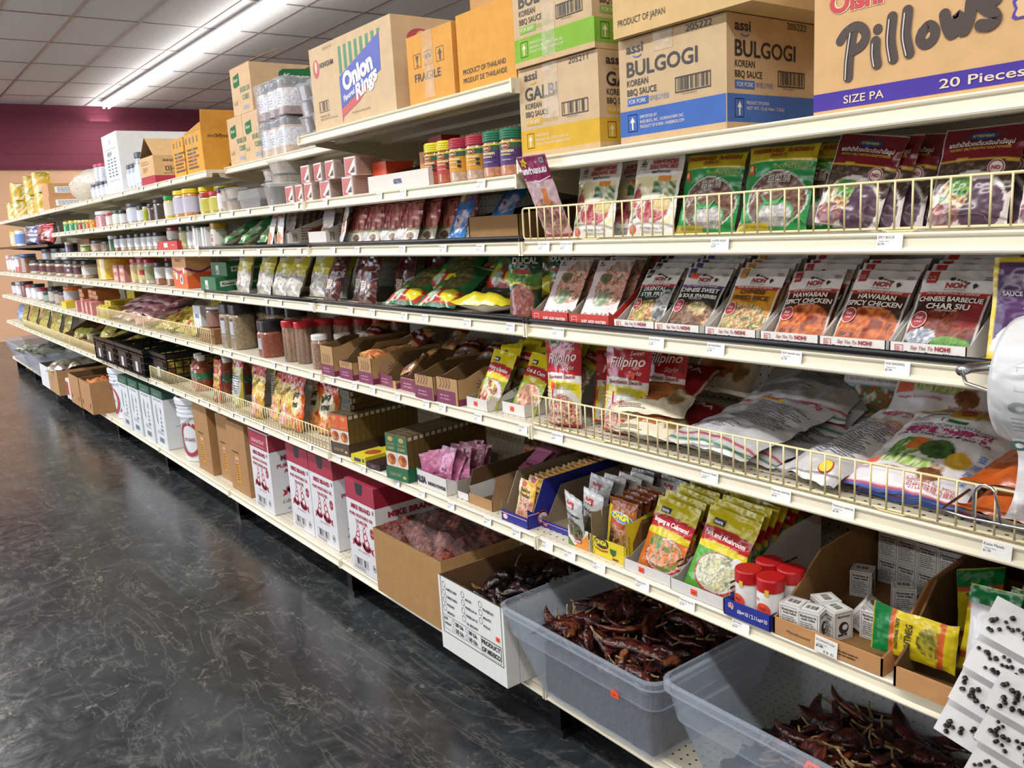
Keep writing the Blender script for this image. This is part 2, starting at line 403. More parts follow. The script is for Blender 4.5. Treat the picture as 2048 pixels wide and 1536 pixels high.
def holes(nt, N, L, b, col, sx, sy, axes, r, rough):
    tc = N.new('ShaderNodeTexCoord'); sp = N.new('ShaderNodeSeparateXYZ'); L.new(tc.outputs['Object'], sp.inputs[0])
    outs = []
    def mth(op, a, v=None):
        n = N.new('ShaderNodeMath'); n.operation = op
        for i, q in enumerate((a, v)):
            if q is None: continue
            if isinstance(q, (int, float)): n.inputs[i].default_value = q
            else: L.new(q, n.inputs[i])
        return n.outputs[0]
    for ax, st in zip(axes, (sx, sy)): outs.append(mth('SUBTRACT', mth('FRACT', mth('ADD', mth('MULTIPLY', sp.outputs[ax], 1 / st), 100.)), .5))
    d = mth('SQRT', mth('ADD', mth('MULTIPLY', outs[0], outs[0]), mth('MULTIPLY', outs[1], outs[1])))
    k = mth('LESS_THAN', d, r)
    mx = N.new('ShaderNodeMixRGB'); L.new(k, mx.inputs[0]); mx.inputs[1].default_value = (*hx(col), 1); mx.inputs[2].default_value = (*hx('1c1a17'), 1)
    L.new(mx.outputs[0], b.inputs['Base Color']); b.inputs['Roughness'].default_value = rough
nodemat('pegboard', lambda nt, N, L, b: holes(nt, N, L, b, 'b9b09a', .0254, .0254, (0, 2), .13, .55))
nodemat('deck', lambda nt, N, L, b: holes(nt, N, L, b, 'd3ccb8', .0254, .022, (0, 1), .13, .4))
def _ceil(nt, N, L, b):
    tc = N.new('ShaderNodeTexCoord'); n = N.new('ShaderNodeTexNoise'); n.inputs['Scale'].default_value = 90; n.inputs['Detail'].default_value = 4
    L.new(tc.outputs['Object'], n.inputs['Vector']); mr = N.new('ShaderNodeValToRGB')
    mr.color_ramp.elements[0].position = .35; mr.color_ramp.elements[0].color = (*hx('c9c4c3'), 1); mr.color_ramp.elements[1].position = .65; mr.color_ramp.elements[1].color = (*hx('dcd7d5'), 1)
    L.new(n.outputs['Fac'], mr.inputs[0]); L.new(mr.outputs[0], b.inputs['Base Color']); b.inputs['Roughness'].default_value = .9
nodemat('ceiling_tile', _ceil)
X0, X1, Y0, Y1, ZC = -13.35, 6.0, -9.0, 8.0, 3.506
def plane(name, pts, m, col='ffffff'):
    mb = MB(); mb.quad(*pts, col, m); return struct(mb.build(name))
plane('floor', [(X0, Y0, 0), (X1, Y0, 0), (X1, Y1, 0), (X0, Y1, 0)], 'concrete')
plane('ceiling', [(X0, Y0, ZC), (X0, Y1, ZC), (X1, Y1, ZC), (X1, Y0, ZC)], 'ceiling_tile')
mat('wall_paint', .7, spec=.3, var=.02, vscale=4)
mb = MB()
for z0, z1, c in ((0, 2.56, 'd9ab88'), (2.56, ZC, '743243')):
    mb.quad((X0, Y0, z0), (X0, Y1, z0), (X0, Y1, z1), (X0, Y0, z1), c, 'wall_paint')
for z in np.arange(2.78, 3.5, .2): mb.box(X0, Y0, z, X0 + .002, Y1, z + .004, '6a2d3d', 'wall_paint')     # faint courses
struct(mb.build('wall_end'))
mb = MB(); mb.box(X0, Y0, 2.545, X0 + .03, Y1, 2.60, '6d2c3d', 'wall_paint'); struct(mb.build('trim_1'))
plane('wall_back', [(X0, Y1, 0), (X1, Y1, 0), (X1, Y1, ZC), (X0, Y1, ZC)], 'wall_paint', 'd9c3ac')
plane('wall_front', [(X1, Y0, 0), (X0, Y0, 0), (X0, Y0, ZC), (X1, Y0, ZC)], 'wall_paint', 'd9c3ac')
plane('wall_side', [(X1, Y1, 0), (X1, Y0, 0), (X1, Y0, ZC), (X1, Y1, ZC)], 'wall_paint', 'd9c3ac')
mb = MB()
for i in range(-4, 14):
    x = -8.83 + 1.2192 * i
    if X0 < x < X1: mb.box(x - .012, Y0, ZC - .006, x + .012, Y1, ZC + .001, '8d8180', 'enamel', skip='t')
for i in range(-16, 13):
    y = .70 + .6096 * i
    if Y0 < y < Y1: mb.box(X0, y - .012, ZC - .007, X1, y + .012, ZC + .001, '8d8180', 'enamel', skip='t')
struct(mb.build('trim_2'))

# ------------------------------------------------------------------ fluorescent strips
def strip_light(x0, x1, y, label):
    t = empty('strip_light', ((x0 + x1) / 2, y, ZC)); h = (x1 - x0) / 2 - .01
    mb = MB(); mb.prism([(-.07, -.006), (.07, -.006), (.055, -.06), (-.055, -.06)], -h, h, 'e9e9e6', 'enamel', 'x')
    mb.build('housing', t)
    mb = MB(); mb.prism([(-.055, -.058), (-.105, -.045), (-.107, -.048), (-.055, -.062)], -h, h, 'efefec', 'enamel', 'x'); mb.prism([(.055, -.058), (.055, -.062), (.107, -.048), (.105, -.045)], -h, h, 'efefec', 'enamel', 'x')
    mb.build('reflector', t)
    for s in (-1, 1):
        mb = MB(); mb.tube([(-h + .03, s * .036, -.085), (0, s * .036, -.085), (h - .03, s * .036, -.085)], .015, 'ffffff', 'emit', 10)
        mb.build('tube', t)
        mb = MB()
        for e in (-1, 1): mb.box(e * h - .012, s * .036 - .015, -.105, e * h + .012, s * .036 + .015, -.058, 'f2f2f0', 'plastic')
        mb.build('lamp_holder', t)
    tag(t, label, 'light', 'ceiling strip lights'); return t
for i, (a, b) in enumerate(((-12.83, -11.33), (-11.33, -8.89), (-8.89, -6.45), (-6.45, -4.01), (-4.01, -1.57))):
    strip_light(a, b, 2.12, '%s twin tube ceiling light counting from the maroon end wall' % ORD[i])

# ------------------------------------------------------------------ gondola
W = 1.2192; YB = .53
CR = 'd9d2bc'
ZT, ZU, ZG, Z3, Z4, Z5, Z6, ZB = 1.52, 1.705, 1.487, 1.328, 1.13, .872, .578, .155
g = empty('gondola', (0, YB, 0))
g['label'] = 'cream steel gondola frame with pegboard back and black feet along aisle'; g['category'] = 'shelving frame'
def up_mesh():
    mb = MB(); mb.box(-.022, -.03, .0, .022, .03, 1.69, 'cfc7b0', 'enamel')
    for z in np.arange(.2, 1.66, .0254): mb.box(-.004, -.0306, z, .004, -.0304, z + .012, '24221e', 'enamel', skip='tdlrb')
    return mb
o0 = up_mesh().build('upright', g, (W, -.025, 0))
mb = MB(); mb.quad((0, 0, .09), (W, 0, .09), (W, 0, 1.69), (0, 0, 1.69), 'ffffff', 'pegboard'); mb.quad((W, .012, .09), (0, .012, .09), (0, .012, 1.69), (W, .012, 1.69), CR, 'enamel')
p0 = mb.build('back_panel', g, (0, 0, 0))
mb = MB(); mb.box(-.02, -.50, 0.02, .02, -.01, .105, '15171c', 'enamel'); mb.box(-.028, -.50, 0, .028, -.42, .022, '15171c', 'enamel'); mb.box(-.02, -.5, .02, .02, -.46, .12, '15171c', 'enamel')
f0 = mb.build('foot', g, (W, 0, 0))
for j in range(0, 10):
    for o, dx in ((o0, W), (p0, 0), (f0, W)):
        if j == 0: continue
        if o is p0 and j == 9: continue
        c = o.copy(); COL.objects.link(c); c.location = (dx - W * j, o.location.y, 0)
# shelves: one per bay and level
def shelf_mesh(y0, depth, lip='e2dbc4'):
    prof = [(depth, 0), (.012, 0), (.003, -.001), (0, -.004), (.001, -.007), (.004, -.009), (.0025, -.0225), (-.0035, -.026), (-.005, -.029), (-.004, -.032), (.002, -.035), (.02, -.035), (.022, -.016), (depth, -.016)]
    mb = MB(); a, b = .002, W - .002
    for i in range(len(prof)):
        p, q = prof[i], prof[(i + 1) % len(prof)]
        top = i == 0
        mb.quad((a, p[0], p[1]), (a, q[0], q[1]), (b, q[0], q[1]), (b, p[0], p[1]), 'd3ccb8' if i > 10 else lip, 'deck' if top else 'enamel')
    for x in (a, b): mb.add([(x, *p) for p in prof], [tuple(range(len(prof)))], lip, 'enamel')
    # short rolled ends of the price channel
    for x in (a, b - .006): mb.box(x, -.006, -.034, x + .006, .004, -.001, lip, 'enamel')
    mb.box(a + .03, .12, -.028, b - .03, .15, -.016, 'cfc7b0', 'enamel'); mb.box(a + .03, .3, -.028, b - .03, .33, -.016, 'cfc7b0', 'enamel')
    return mb
def bracket_mesh(depth):
    mb = MB(); mb.prism([(.05, -.017), (depth, -.017), (depth, -.105), (depth - .05, -.1), (.06, -.035)], 0, .003, 'cdc5ae', 'enamel', 'x'); return mb
SH = {}
def rail_mesh():
    mb = MB(); mb.tube([(.0, 0, 0), (W / 2, 0, 0), (W, 0, 0)], .0066, '14161f', 'rubber', 10)
    for x in (0, W - .014): mb.lathe([(0, -.0066, '0c0d12'), (.0074, -.0066, '0c0d12'), (.0074, .0066, '0c0d12'), (0, .0066, '0c0d12')], 10, 'rubber', (x + .007, 0, 0))
    return mb
RAIL = None
TAGS = []
def tag_mesh(t, p, w=.036, h=.027, seed=1):
    mb = MB(); fr = Fr((0, 0, 0), (1, 0, 0), (0, 0.12, .993))
    mb.rect(fr, 0, 0, w, h, 'f3f2ef', d=.0012); mb.rect(fr, w, 0, 0, h, 'dcdcda', d=.0006)
    mb.text(fr, t, .002, h - .0065, .0042, '3a3936', w=min(w - .005, len(t) * .0024), d=.0018)
    mb.text(fr, 'Regular Price', .004, h - .0115, .0022, '55534f', d=.0018); mb.text(fr, p, .002, h - .0165, .0036, '33312e', d=.0018)
    mb.barcode(fr, w * .38, .001, w * .8, .0078, '4a4845', seed=seed, n=20); mb.K[-1] = mb.K[-1]
    return mb
def shelf(j, z, label, y0=0., rail=False, tags=0, texts=None, seed=0):
    """Bay j spans X from -W*j to -W*(j-1)."""
    global RAIL
    t = empty('gondola_shelf', (-W * j, y0, z)); d = YB - y0 - .005
    k = round(y0, 3)
    if k not in SH:
        SH[k] = (shelf_mesh(y0, d).build('deck', t), bracket_mesh(d).build('bracket', t, (.004, 0, 0)))
        c = SH[k][1].copy(); COL.objects.link(c); c.location.x = W - .008
    else:
        for o, xs in ((SH[k][0], (0,)), (SH[k][1], (.004, W - .008))):
            for x in xs:
                c = o.copy(); COL.objects.link(c); c.parent = t; c.location = (x, 0, 0)
    if rail:
        if RAIL is None: RAIL = rail_mesh().build('bumper_rail', t, (0, .003, .0068))
        else:
            c = RAIL.copy(); COL.objects.link(c); c.parent = t
    rr = random.Random(seed + j * 13 + int(z * 100))
    if texts:
        for x, s, p in texts: tag_mesh(s, p, .042, .029, int(x * 900)).build('price_tag', t, (x, -.0025, -.032))
    else:
        if tags and not TAGS:
            for i, (s, p) in enumerate((('SEASONING MIX', '$1.99'), ('GROUND SPICE', '$3.49'), ('SOUP BASE', '$2.49'), ('WHOLE SPICE', '$4.99'))): TAGS.append(tag_mesh(s, p, seed=i).build('price_tag', t, (.1 + .25 * i, -.0025, -.032)))
            TAGS[0].location.x = .06
        elif tags:
            for i in range(tags):
                c = rr.choice(TAGS).copy(); COL.objects.link(c); c.parent = t
                c.location = ((i + rr.uniform(.15, .75)) * W / tags, -.0025, -.032)
    t['label'] = label; t['category'] = 'shelf'; t['group'] = 'gondola shelf boards'
    return t
BAY = ['in the bay with the produce bag roll', 'in the bay next to the bag roll bay', 'in third bay, at cinnamon jars and brown oil cartons', 'in fourth bay, above the white pail by brown cartons',
       'in fifth bay, around the black crates', 'in sixth bay, above the banana boxes', 'in seventh bay, above the foil bag carton', 'in eighth bay, above the milky bin of bags', 'in the last bay at the end wall']
LEV = {ZT: 'top shelf', ZU: 'raised extra top shelf', 1.70: 'shallow top shelf', 1.69: 'top shelf', ZG: 'second shelf from top', Z3: 'shelf at eye level', Z4: 'shelf under eye level', Z5: 'waist high shelf', Z6: 'knee high shelf', ZB: 'base deck near floor'}
def S(j, z, **k): return shelf(j, z, 'cream metal %s, %s' % (LEV[z], BAY[j]), **k)
S(0, ZT)
S(1, ZU, tags=0); S(2, 1.70, y0=.165, tags=0)
for j in range(3, 9): S(j, 1.69, y0=.08, tags=2)
for j in range(1, 6): S(j, ZG, tags=4 if j < 2 else 6)
S(0, Z3, texts=[(.062, 'CUP SEASONING', '$1.99'), (.142, 'Nam Powder Seasoning', '$2.29'), (.575, 'CHOPPED RADISH', '$2.99'), (.905, 'SPICY BUCUE', '$2.99')])
S(0, Z4, rail=True, texts=[(.1, 'RICE NOODLE BEEF', '$1.99'), (.41, 'sweet & sour', '$1.99'), (.563, 'NOH SEASONING', '$1.99'), (.73, 'NOH Hawaiian Spicy', '$1.99'), (.923, 'NOH SEASONING', '$2.99')])
S(0, Z5, texts=[(.078, 'Spaghetti Sauce', '$3.99'), (.545, 'Mushroom Season', '$7.99'), (.71, 'Mushroom seasoning', '$6.45'), (.835, 'Mushroom seasoning', '$5.99'), (1.085, 'Kasha Masala', '$1.99')])
S(0, Z6, texts=[(.02, 'BADIA', '$1.49'), (.105, 'BAY LEAVES', '$1.29'), (.21, 'ONGA', '$1.49'), (.35, 'Sinigang mix', '$1.99'), (.48, 'Mushroom soup mix', '$1.99'), (.618, 'ajinomoto', '$5.49')])
S(1, Z3, rail=True, tags=5); S(1, Z4, rail=True, tags=7); S(1, Z5, tags=8); S(1, Z6, tags=7)
S(2, Z3, rail=True, tags=6); S(2, Z4, rail=True, tags=6); S(2, Z5, tags=6); S(2, Z6, tags=5)
for j in range(3, 9):
    if j < 6: S(j, Z3, tags=7)
    for z in (Z4, Z5, Z6): S(j, z, tags=5)
for j in range(0, 9): S(j, ZB, tags=0)
# black shelf standing in for the two cream ones in the last bays
t = empty('black_shelf', (-9.45, .0, 1.40)); mb = MB(); mb.box(0, 0, -.012, 3.1, .5, 0, '15161a', 'enamel'); mb.box(0, -.004, -.02, 3.1, .0, .004, '1c1d22', 'enamel'); mb.build('deck', t)
for x in (.05, 1.5, 3.0):
    mb = MB(); mb.prism([(.02, -.012), (.5, -.012), (.5, -.07)], x, x + .006, '15161a', 'enamel', 'x'); mb.build('bracket', t)
tag(t, 'thin black metal shelf under yellow cans in the last bays', 'shelf')

# ------------------------------------------------------------------ wire fences
def fence_mesh(n=43, w=W - .01, h=.072, r=.0024, thin=.0018, seg=6):
    mb = MB(); c = .008; col = 'e6d7a6'
    arc = lambda cx, cz, a0: [(cx + c * math.cos(a0 + k * PI / 8), 0, cz + c * math.sin(a0 + k * PI / 8)) for k in range(5)]
    loop = arc(w - c, h - c, 0) + arc(c, h - c, PI / 2) + arc(c, c, PI) + arc(w - c, c, 1.5 * PI)
    mb.tube(loop, r, col, 'enamel', seg, closed=True)
    for i in range(1, n):
        x = w * i / n; mb.tube([(x, -.002, .0), (x, -.002, h / 2), (x, -.002, h)], thin, col, 'enamel', 5)
    for x in (w * .17, w * .75): mb.tube([(x, 0, .0), (x + .01, 0, -.004), (x + .05, 0, -.004), (x + .06, 0, .0)], r, col, 'enamel', 5)
    return mb
FE = tag(fence_mesh().build('wire_fence', None, (.002, .005, Z3 + .005)), 'cream wire shelf fence in front of the seasoning and radish packets', 'shelf fence', 'wire shelf fences')
dup(FE, 'cream wire shelf fence holding back spaghetti sauce and foil seasoning bags', (.002, .005, Z5 + .006))
for j, z, s in ((2, Z6, 'before spice bags hanging over brown oil cartons'), (3, Z6, 'before red bottles above the white pail'), (3, Z5, 'by the clear tubs and yellow packets'), (4, Z5, 'before pink packets and yellow cartons'),
                (5, Z6, 'before the brown tray boxes above banana boxes'), (6, Z6, 'above the foil bag carton'), (7, Z6, 'above the milky bin of bags')):
    dup(FE, 'cream wire shelf fence %s' % s, (-W * j + .004, .005, z + .006))
# ------------------------------------------------------------------ cartons, trays, jars
def faces(w, d, h):
    return dict(f=Fr((0, 0, 0), (1, 0, 0), (0, 0, 1)), r=Fr((w, 0, 0), (0, 1, 0), (0, 0, 1)), t=Fr((0, 0, h), (1, 0, 0), (0, 1, 0)), l=Fr((0, d, 0), (0, -1, 0), (0, 0, 1)))
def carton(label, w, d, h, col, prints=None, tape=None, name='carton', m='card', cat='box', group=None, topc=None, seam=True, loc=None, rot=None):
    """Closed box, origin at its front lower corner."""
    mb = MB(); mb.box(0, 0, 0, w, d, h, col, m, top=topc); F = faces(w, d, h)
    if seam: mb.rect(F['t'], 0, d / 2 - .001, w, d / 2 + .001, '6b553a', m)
    if prints: prints(mb, F)
    o = mb.build(name, None, loc, rot)
    if tape:                                  # (u0, width, how far it comes down the front)
        mb = MB(); u, tw, dn = tape
        mb.box(u, -.0012, h - dn, u + tw, 0, h + .0008, 'd9cbb0', 'clear', skip='b'); mb.box(u, 0, h, u + tw, d, h + .0012, 'd9cbb0', 'clear', skip='d')
        mb.build('tape', o)
    return tag(o, label, cat, group)
def tray(label, w, d, hf, side, hb, cout, cin, prints=None, name='display_tray', m='paper', cat='display box', group=None, t=.0018, bottom=True):
    """Open display box: low front, side walls given as (y, z) outline tops, back wall hb high."""
    mb = MB()
    mb.box(0, 0, 0, w, t, hf, cout, m)
    mb.quad((w - t, t + .0003, 0), (t, t + .0003, 0), (t, t + .0003, hf), (w - t, t + .0003, hf), cin, m)
    prof = [(0, 0)] + side + [(d, 0)]
    for x, xo in ((0, -.0003), (w - t, w + .0003)):
        mb.prism(prof, x, x + t, cin, m, 'x')
        P = [(xo, a, b) for a, b in prof]; mb.add(P if x else P[::-1], [tuple(range(len(P)))], cout, m)
    mb.box(0, d - t, 0, w, d, hb, cin, m)
    if bottom: mb.box(t, t, 0, w - t, d - t, t, cin, m)
    F = faces(w, d, hf); F['f'] = Fr((0, -.0001, 0), (1, 0, 0), (0, 0, 1)); F['r'] = Fr((w + .0004, 0, 0), (0, 1, 0), (0, 0, 1))
    if prints: prints(mb, F)
    return tag(mb.build(name), label, cat, group)
class CylFr:
    """Printing wrapped round a jar of radius r, u = 0 facing the aisle."""
    def __init__(s, r, a0=0.): s.r, s.a0 = r, a0
    def __call__(s, u, v, d=0.):
        u, v, d = np.broadcast_arrays(A(u), A(v), A(d)); a = u / s.r - PI / 2 + s.a0
        return np.stack([(s.r + d) * np.cos(a), (s.r + d) * np.sin(a), v + 0 * a], -1)
def jar(label, r, h, lidc, lidh, fill, bands=(), lr=None, m='jar', seg=18, sq=0., prints=None, name='spice_jar', cat='jar', group=None, neck=.006, ridged=False, labm='paper'):
    """Filled jar: body (with printed bands (z0, z1, colour)) and lid as parts."""
    o = empty(name); hb = h - lidh; lr = lr or r * .96
    pr = [(0, 0, fill), (r * .93, 0, fill), (r, .005, fill), (r, hb - .012, fill), (lr * .93, hb - .002, fill), (lr * .9, hb + neck * .2, fill)]
    mb = MB(); mb.lathe(pr, seg, m, sq=sq)
    for z0, z1, c in bands: mb.lathe([(r + .0006, z0, c), (r + .0006, z1, c)], seg, labm, sq=sq)
    if prints: prints(mb, CylFr(r + .0012))
    mb.build('body', o)
    mb = MB(); l2 = lr * 1.0
    if ridged:
        n = 4; pts = [(0, hb, lidc), (l2, hb, lidc)]
        for i in range(n):
            z = hb + lidh * (i + .15) / (n + .6); pts += [(l2, z, lidc), (l2 * 1.03, z + lidh * .06, lidc), (l2 * 1.03, z + lidh * .12, lidc), (l2, z + lidh * .18, lidc)]
        pts += [(l2 * .97, h - .003, lidc), (l2 * .9, h, lidc), (0, h, lidc)]
    else: pts = [(0, hb, lidc), (l2, hb, lidc), (l2 * 1.01, hb + .002, lidc), (l2 * 1.01, h - .003, lidc), (l2 * .95, h, lidc), (0, h, lidc)]
    mb.lathe(pts, seg, 'plastic', sq=sq); mb.build('lid', o)
    return tag(o, label, cat, group)
BR, DK = 'c9ab82', '2c2926'
# ------------------------------------------------------------------ cartons over the first two bays
def smile(mb, fr, cx, cy, r, col): mb.ring(fr, cx, cy, r, r * .62, r * .16, col, d=EPS * 2, a0=1.18 * PI, a1=1.82 * PI)
def assi(name, code, sub, bc, wide=1.):
    def p(mb, F):
        for k, W_ in (('f', .27), ('r', .30)):
            fr = F[k]; s = wide
            mb.rect(fr, 0, .0, W_ if k == 'f' else .3, .012, BR, 'card'); mb.rect(fr, 0, .012, .27 if k == 'f' else .30, .062, bc, 'card')
            mb.text(fr, 'assi', .022, .172, .019, DK, w=.046, bold=.02); smile(mb, fr, .052, .171, .015, bc)
            mb.text(fr, name, .022, .128, .029, DK, w=.032 * len(name) * (.82 if len(name) > 5 else .72), bold=.018)
            mb.text(fr, 'KOREAN', .022, .109, .0125, DK, w=.058, bold=.012); mb.text(fr, 'BBQ SAUCE', .022, .091, .0125, DK, w=.08, bold=.012)
            mb.rect(fr, .022, .071, .08, .086, bc, 'card'); mb.text(fr, sub, .027, .0745, .0085, 'e8e2d2', w=.047, d=EPS * 3)
            mb.text(fr, '돼지불고기양념', .083, .0745, .0085, bc, w=.05)
            mb.barcode(fr, .15, .079, .236, .108, DK, seed=len(name), box=.002)
            mb.text(fr, '1 00 91652 05222 4', .165, .074, .0034, DK)
            mb.text(fr, code, .178, .185, .0125, DK, w=.062)
            mb.frame(fr, .022, .02, .048, .054, .0014, 'd8c6a4'); mb.poly(fr, [(.033, .024), (.037, .024), (.037, .038), (.042, .038), (.035, .049), (.028, .038), (.033, .038)], 'e5dcc4', d=EPS * 2)
            for i, t_ in enumerate(('IMPORTED BY', 'RHEE BROS., INC. / KOREAN FARM, INC.', 'PRODUCT OF KOREA / RHEEBROS.COM') if k == 'f' else ('PRODUCT OF KOREA', 'NET WT. 12 (6.10oz / 2.5Lb)')): mb.text(fr, t_, .056, .044 - .0095 * i, .0062, 'e0d5bd', w=min(.115, .0042 * len(t_)))
    return p
Y_, G_, B_ = 'cda536', '7fae3e', '4468b0'
carton('cardboard carton with yellow band under the green banded carton', .270, .40, .2, 'c6ad8a', assi('GALBI', '205211', 'FOR BEEF', Y_), (.09, .05, .12), group='sauce cartons on the top shelf', loc=(-.006, .02, ZT + .001))
carton('cardboard carton with green band stacked on the yellow banded carton', .264, .40, .2, 'c4ab87', assi('BULGOGI', '205218', 'FOR BEEF', G_), (.1, .045, .19), group='sauce cartons on the top shelf', loc=(-.004, .012, ZT + .203))
carton('cardboard carton with blue band and large pork sauce print on two sides', .272, .40, .2, 'c3a985', assi('BULGOGI', '205222', 'FOR PORK', B_), (.095, .05, .035), group='sauce cartons on the top shelf', loc=(.328, .018, ZT + .001))
def p_japan(mb, F):
    f = F['f']; mb.text(f, 'PRODUCT OF JAPAN', .014, .021, .0125, DK, w=.125); mb.text(f, 'OPEN HERE', .098, .060, .0075, 'b8432e', w=.047, bold=.0)
    mb.poly(f, [(.148, .066), (.152, .062), (.160, .074), (.152, .068)], 'b8432e', d=EPS * 2); mb.barcode(f, .198, .05, .28, .085, DK, box=.0025, seed=4); mb.barcode(F['r'], .11, .035, .19, .06, DK, box=.002, seed=8)
carton('plain tan carton printed product of Japan on the blue banded carton', .335, .37, .2, 'cdae7a', p_japan, loc=(.333, .0, ZT + .203))
def p_pillow(mb, F):
    f = F['f']; b = '4a3a98'; mb.rect(f, 0, .005, .47, .032, b, 'card')
    mb.text(f, 'SIZE PA', .055, .0115, .0125, 'd7c6ae', w=.068, d=EPS * 3, bold=.01); mb.text(f, '20 Pieces', .208, .0115, .0135, 'd7c6ae', w=.117, d=EPS * 3, bold=.012)
    ST = dict(a=[(.069, .119), (.066, .1), (.063, .076), (.062, .051)], b=[(.047, .108), (.057, .119), (.073, .125), (.086, .119), (.091, .107), (.084, .095), (.069, .089)], c=[(.107, .096), (.107, .079), (.110, .063)], d=[(.11, .113), (.1101, .1135)], e=[(.133, .126), (.131, .094), (.136, .066)], g=[(.157, .13), (.155, .097), (.161, .070)],
              h=[(.18, .096), (.19, .103), (.199, .094), (.196, .082), (.185, .077), (.177, .085), (.18, .096)], i=[(.212, .113), (.216, .097), (.223, .084), (.229, .093), (.232, .107), (.236, .092), (.24, .085), (.247, .1), (.249, .122)], j=[(.282, .118), (.269, .125), (.262, .119), (.268, .109), (.279, .101), (.283, .092), (.274, .086), (.263, .088)])
    for n_, (k_, P_) in enumerate(ST.items()):
        w_ = .0155 if k_ == 'd' else .0165; mb.stroke(f, P_, w_ if k_ not in 'bh' else .0145, '43352f', d=EPS * 2 + 4e-4 * (n_ % 3))
        if k_ in 'aceg': mb.stroke(f, [(p[0] - .004, p[1] - .003) for p in P_], .0017, 'd9d2c8', d=EPS * 2 + 1.7e-3)
    mb.text(f, 'Oishi', .028, .152, .031, 'e7c9a4', w=.092, bold=.075, d=EPS * 2); mb.text(f, 'Oishi', .028, .152, .03, 'c23c40', w=.09, bold=.04, d=EPS * 3); mb.ring(f, .131, .157, .0045, .0045, .0008, 'c23c40')
    for cx, cy, c in ((.325, .1, b), (.33, .148, '3a2f2c')):
        P = [(cx + .022 * math.cos(a) * (1 + .18 * math.cos(5 * a)), cy + .018 * math.sin(a) * (1 + .18 * math.cos(5 * a))) for a in np.linspace(0, 2 * PI, 24, endpoint=False)]
        mb.poly(f, P, c, d=EPS * 2); mb.poly(f, [(cx + (a - cx) * .78, cy + (q - cy) * .78) for a, q in P], 'd6b483', d=EPS * 3)
carton('large tan snack carton with purple band and dark brown bubble lettering', .47, .42, .33, 'cfa878', p_pillow, loc=(.776, .02, ZT + .001))
# raised shelf
def p_onion(mb, F):
    f, r = F['f'], F['r']; g, b, rd = '2f7f52', '3d4fa8', 'b8474e'
    mb.ell(f, .045, .195, .022, .029, 'b0404a'); mb.ell(f, .047, .2, .0085, .019, 'd9bd9a', d=EPS * 2); mb.text(f, 'NONGSHIM', .072, .193, .0155, '38302c', w=.1, bold=.03)
    for i in range(8):
        x = .21 + i * .036; z0 = .148 + i * .0105; mb.poly(f, [(x, z0 + .004), (x + .018, z0 + .008), (x + .018, .235 + .0005 * i), (x, .235 + .0005 * i)], g)
    mb.poly(f, [(.205, .05), (.47, .125), (.475, .228), (.205, .146)], b, d=EPS * 1.5); mb.poly(f, [(.205, .006), (.213, .024), (.33, .058), (.42, .108), (.205, .049)], rd, d=EPS * 1.6)
    mb.text(f, 'Onion', .232, .098, .052, 'f0ebe2', w=.2, bold=.05, d=EPS * 3, rot=.2); mb.text(f, 'Rings', .31, .062, .043, 'f0ebe2', w=.15, bold=.04, ital=.2, d=EPS * 3, rot=.3); mb.text(f, 'Flavored', .228, .068, .018, 'f0ebe2', w=.075, bold=.02, d=EPS * 3, rot=.22)
    mb.barcode(f, .045, .057, .115, .091, '3a332d', seed=5, box=.0016, n=18); mb.text(f, '1.76oz (50g) x 20EA', .046, .041, .0062, '4a4038', w=.07); mb.text(f, 'TOTAL NET WT. 35.2oz (1kg)', .046, .031, .0062, '4a4038', w=.125)
    mb.text(f, '기름에 튀긴 과자', .1, .243, .009, '8f7c68', w=.07)
    mb.text(f, 'WITH NATURAL AND ARTIFICIAL FLAVORS', .27, .026, .0055, '5a4c40', w=.12)
    mb.ell(r, .095, .2, .046, .03, 'b0404a'); mb.ell(r, .1, .205, .02, .019, 'd9bd9a', d=EPS * 2); mb.text(r, 'NONGSHIM', .065, .145, .016, '38302c', w=.12, bold=.03); mb.poly(r, [(.06, .03), (.09, .03), (.09, .045), (.1, .045), (.075, .06), (.05, .045), (.06, .045)], '2b2622'); mb.text(r, 'PRODUCT OF USA', .05, .008, .011, '2b2622', w=.12)
carton('big tan onion snack carton with blue panel, green stripes on raised shelf', .545, .40, .262, 'cbb18e', p_onion, loc=(-1.118, .02, ZU + .001))
def p_frag(mb, F):
    f = F['f']; k = '2f2a22'
    for i, x in enumerate((.032, .088, .146)):
        mb.frame(f, x, .094, x + .038, .13, .0014, k)
        if i == 0: mb.poly(f, [(x + .011, .125), (x + .027, .125), (x + .022, .112), (x + .0205, .103), (x + .027, .098), (x + .011, .098), (x + .0175, .103), (x + .016, .112)], k)
        if i == 1: mb.ring(f, x + .019, .111, .014, .012, .008, k, a0=0, a1=PI); mb.rect(f, x + .018, .099, x + .020, .113, k)
        if i == 2: mb.poly(f, [(x + .015, .098), (x + .023, .098), (x + .023, .113), (x + .029, .113), (x + .019, .126), (x + .009, .113), (x + .015, .113)], k)
    mb.text(f, 'FRAGILE', .034, .058, .022, k, w=.13, bold=.008)
carton('mustard yellow carton marked fragile beside the onion snack carton', .225, .36, .18, 'd59a4a', p_frag, (.082, .05, .17), loc=(-.497, .02, ZU + .001), m='card')
def p_thai(mb, F): mb.text(F['f'], 'PRODUCT OF THAILAND', .02, .041, .0125, '2f2a22', w=.18, bold=.008); mb.text(F['f'], 'PRODUIT DE THAILANDE', .02, .02, .0125, '2f2a22', w=.182, bold=.008)
carton('mustard yellow carton printed product of Thailand at raised shelf end', .238, .36, .186, 'd59a48', p_thai, loc=(-.25, .02, ZU + .001))
carton('small brown carton perched on the mustard Thailand carton', .2, .2, .09, 'b98d5a', loc=(-.225, .05, ZU + .188))

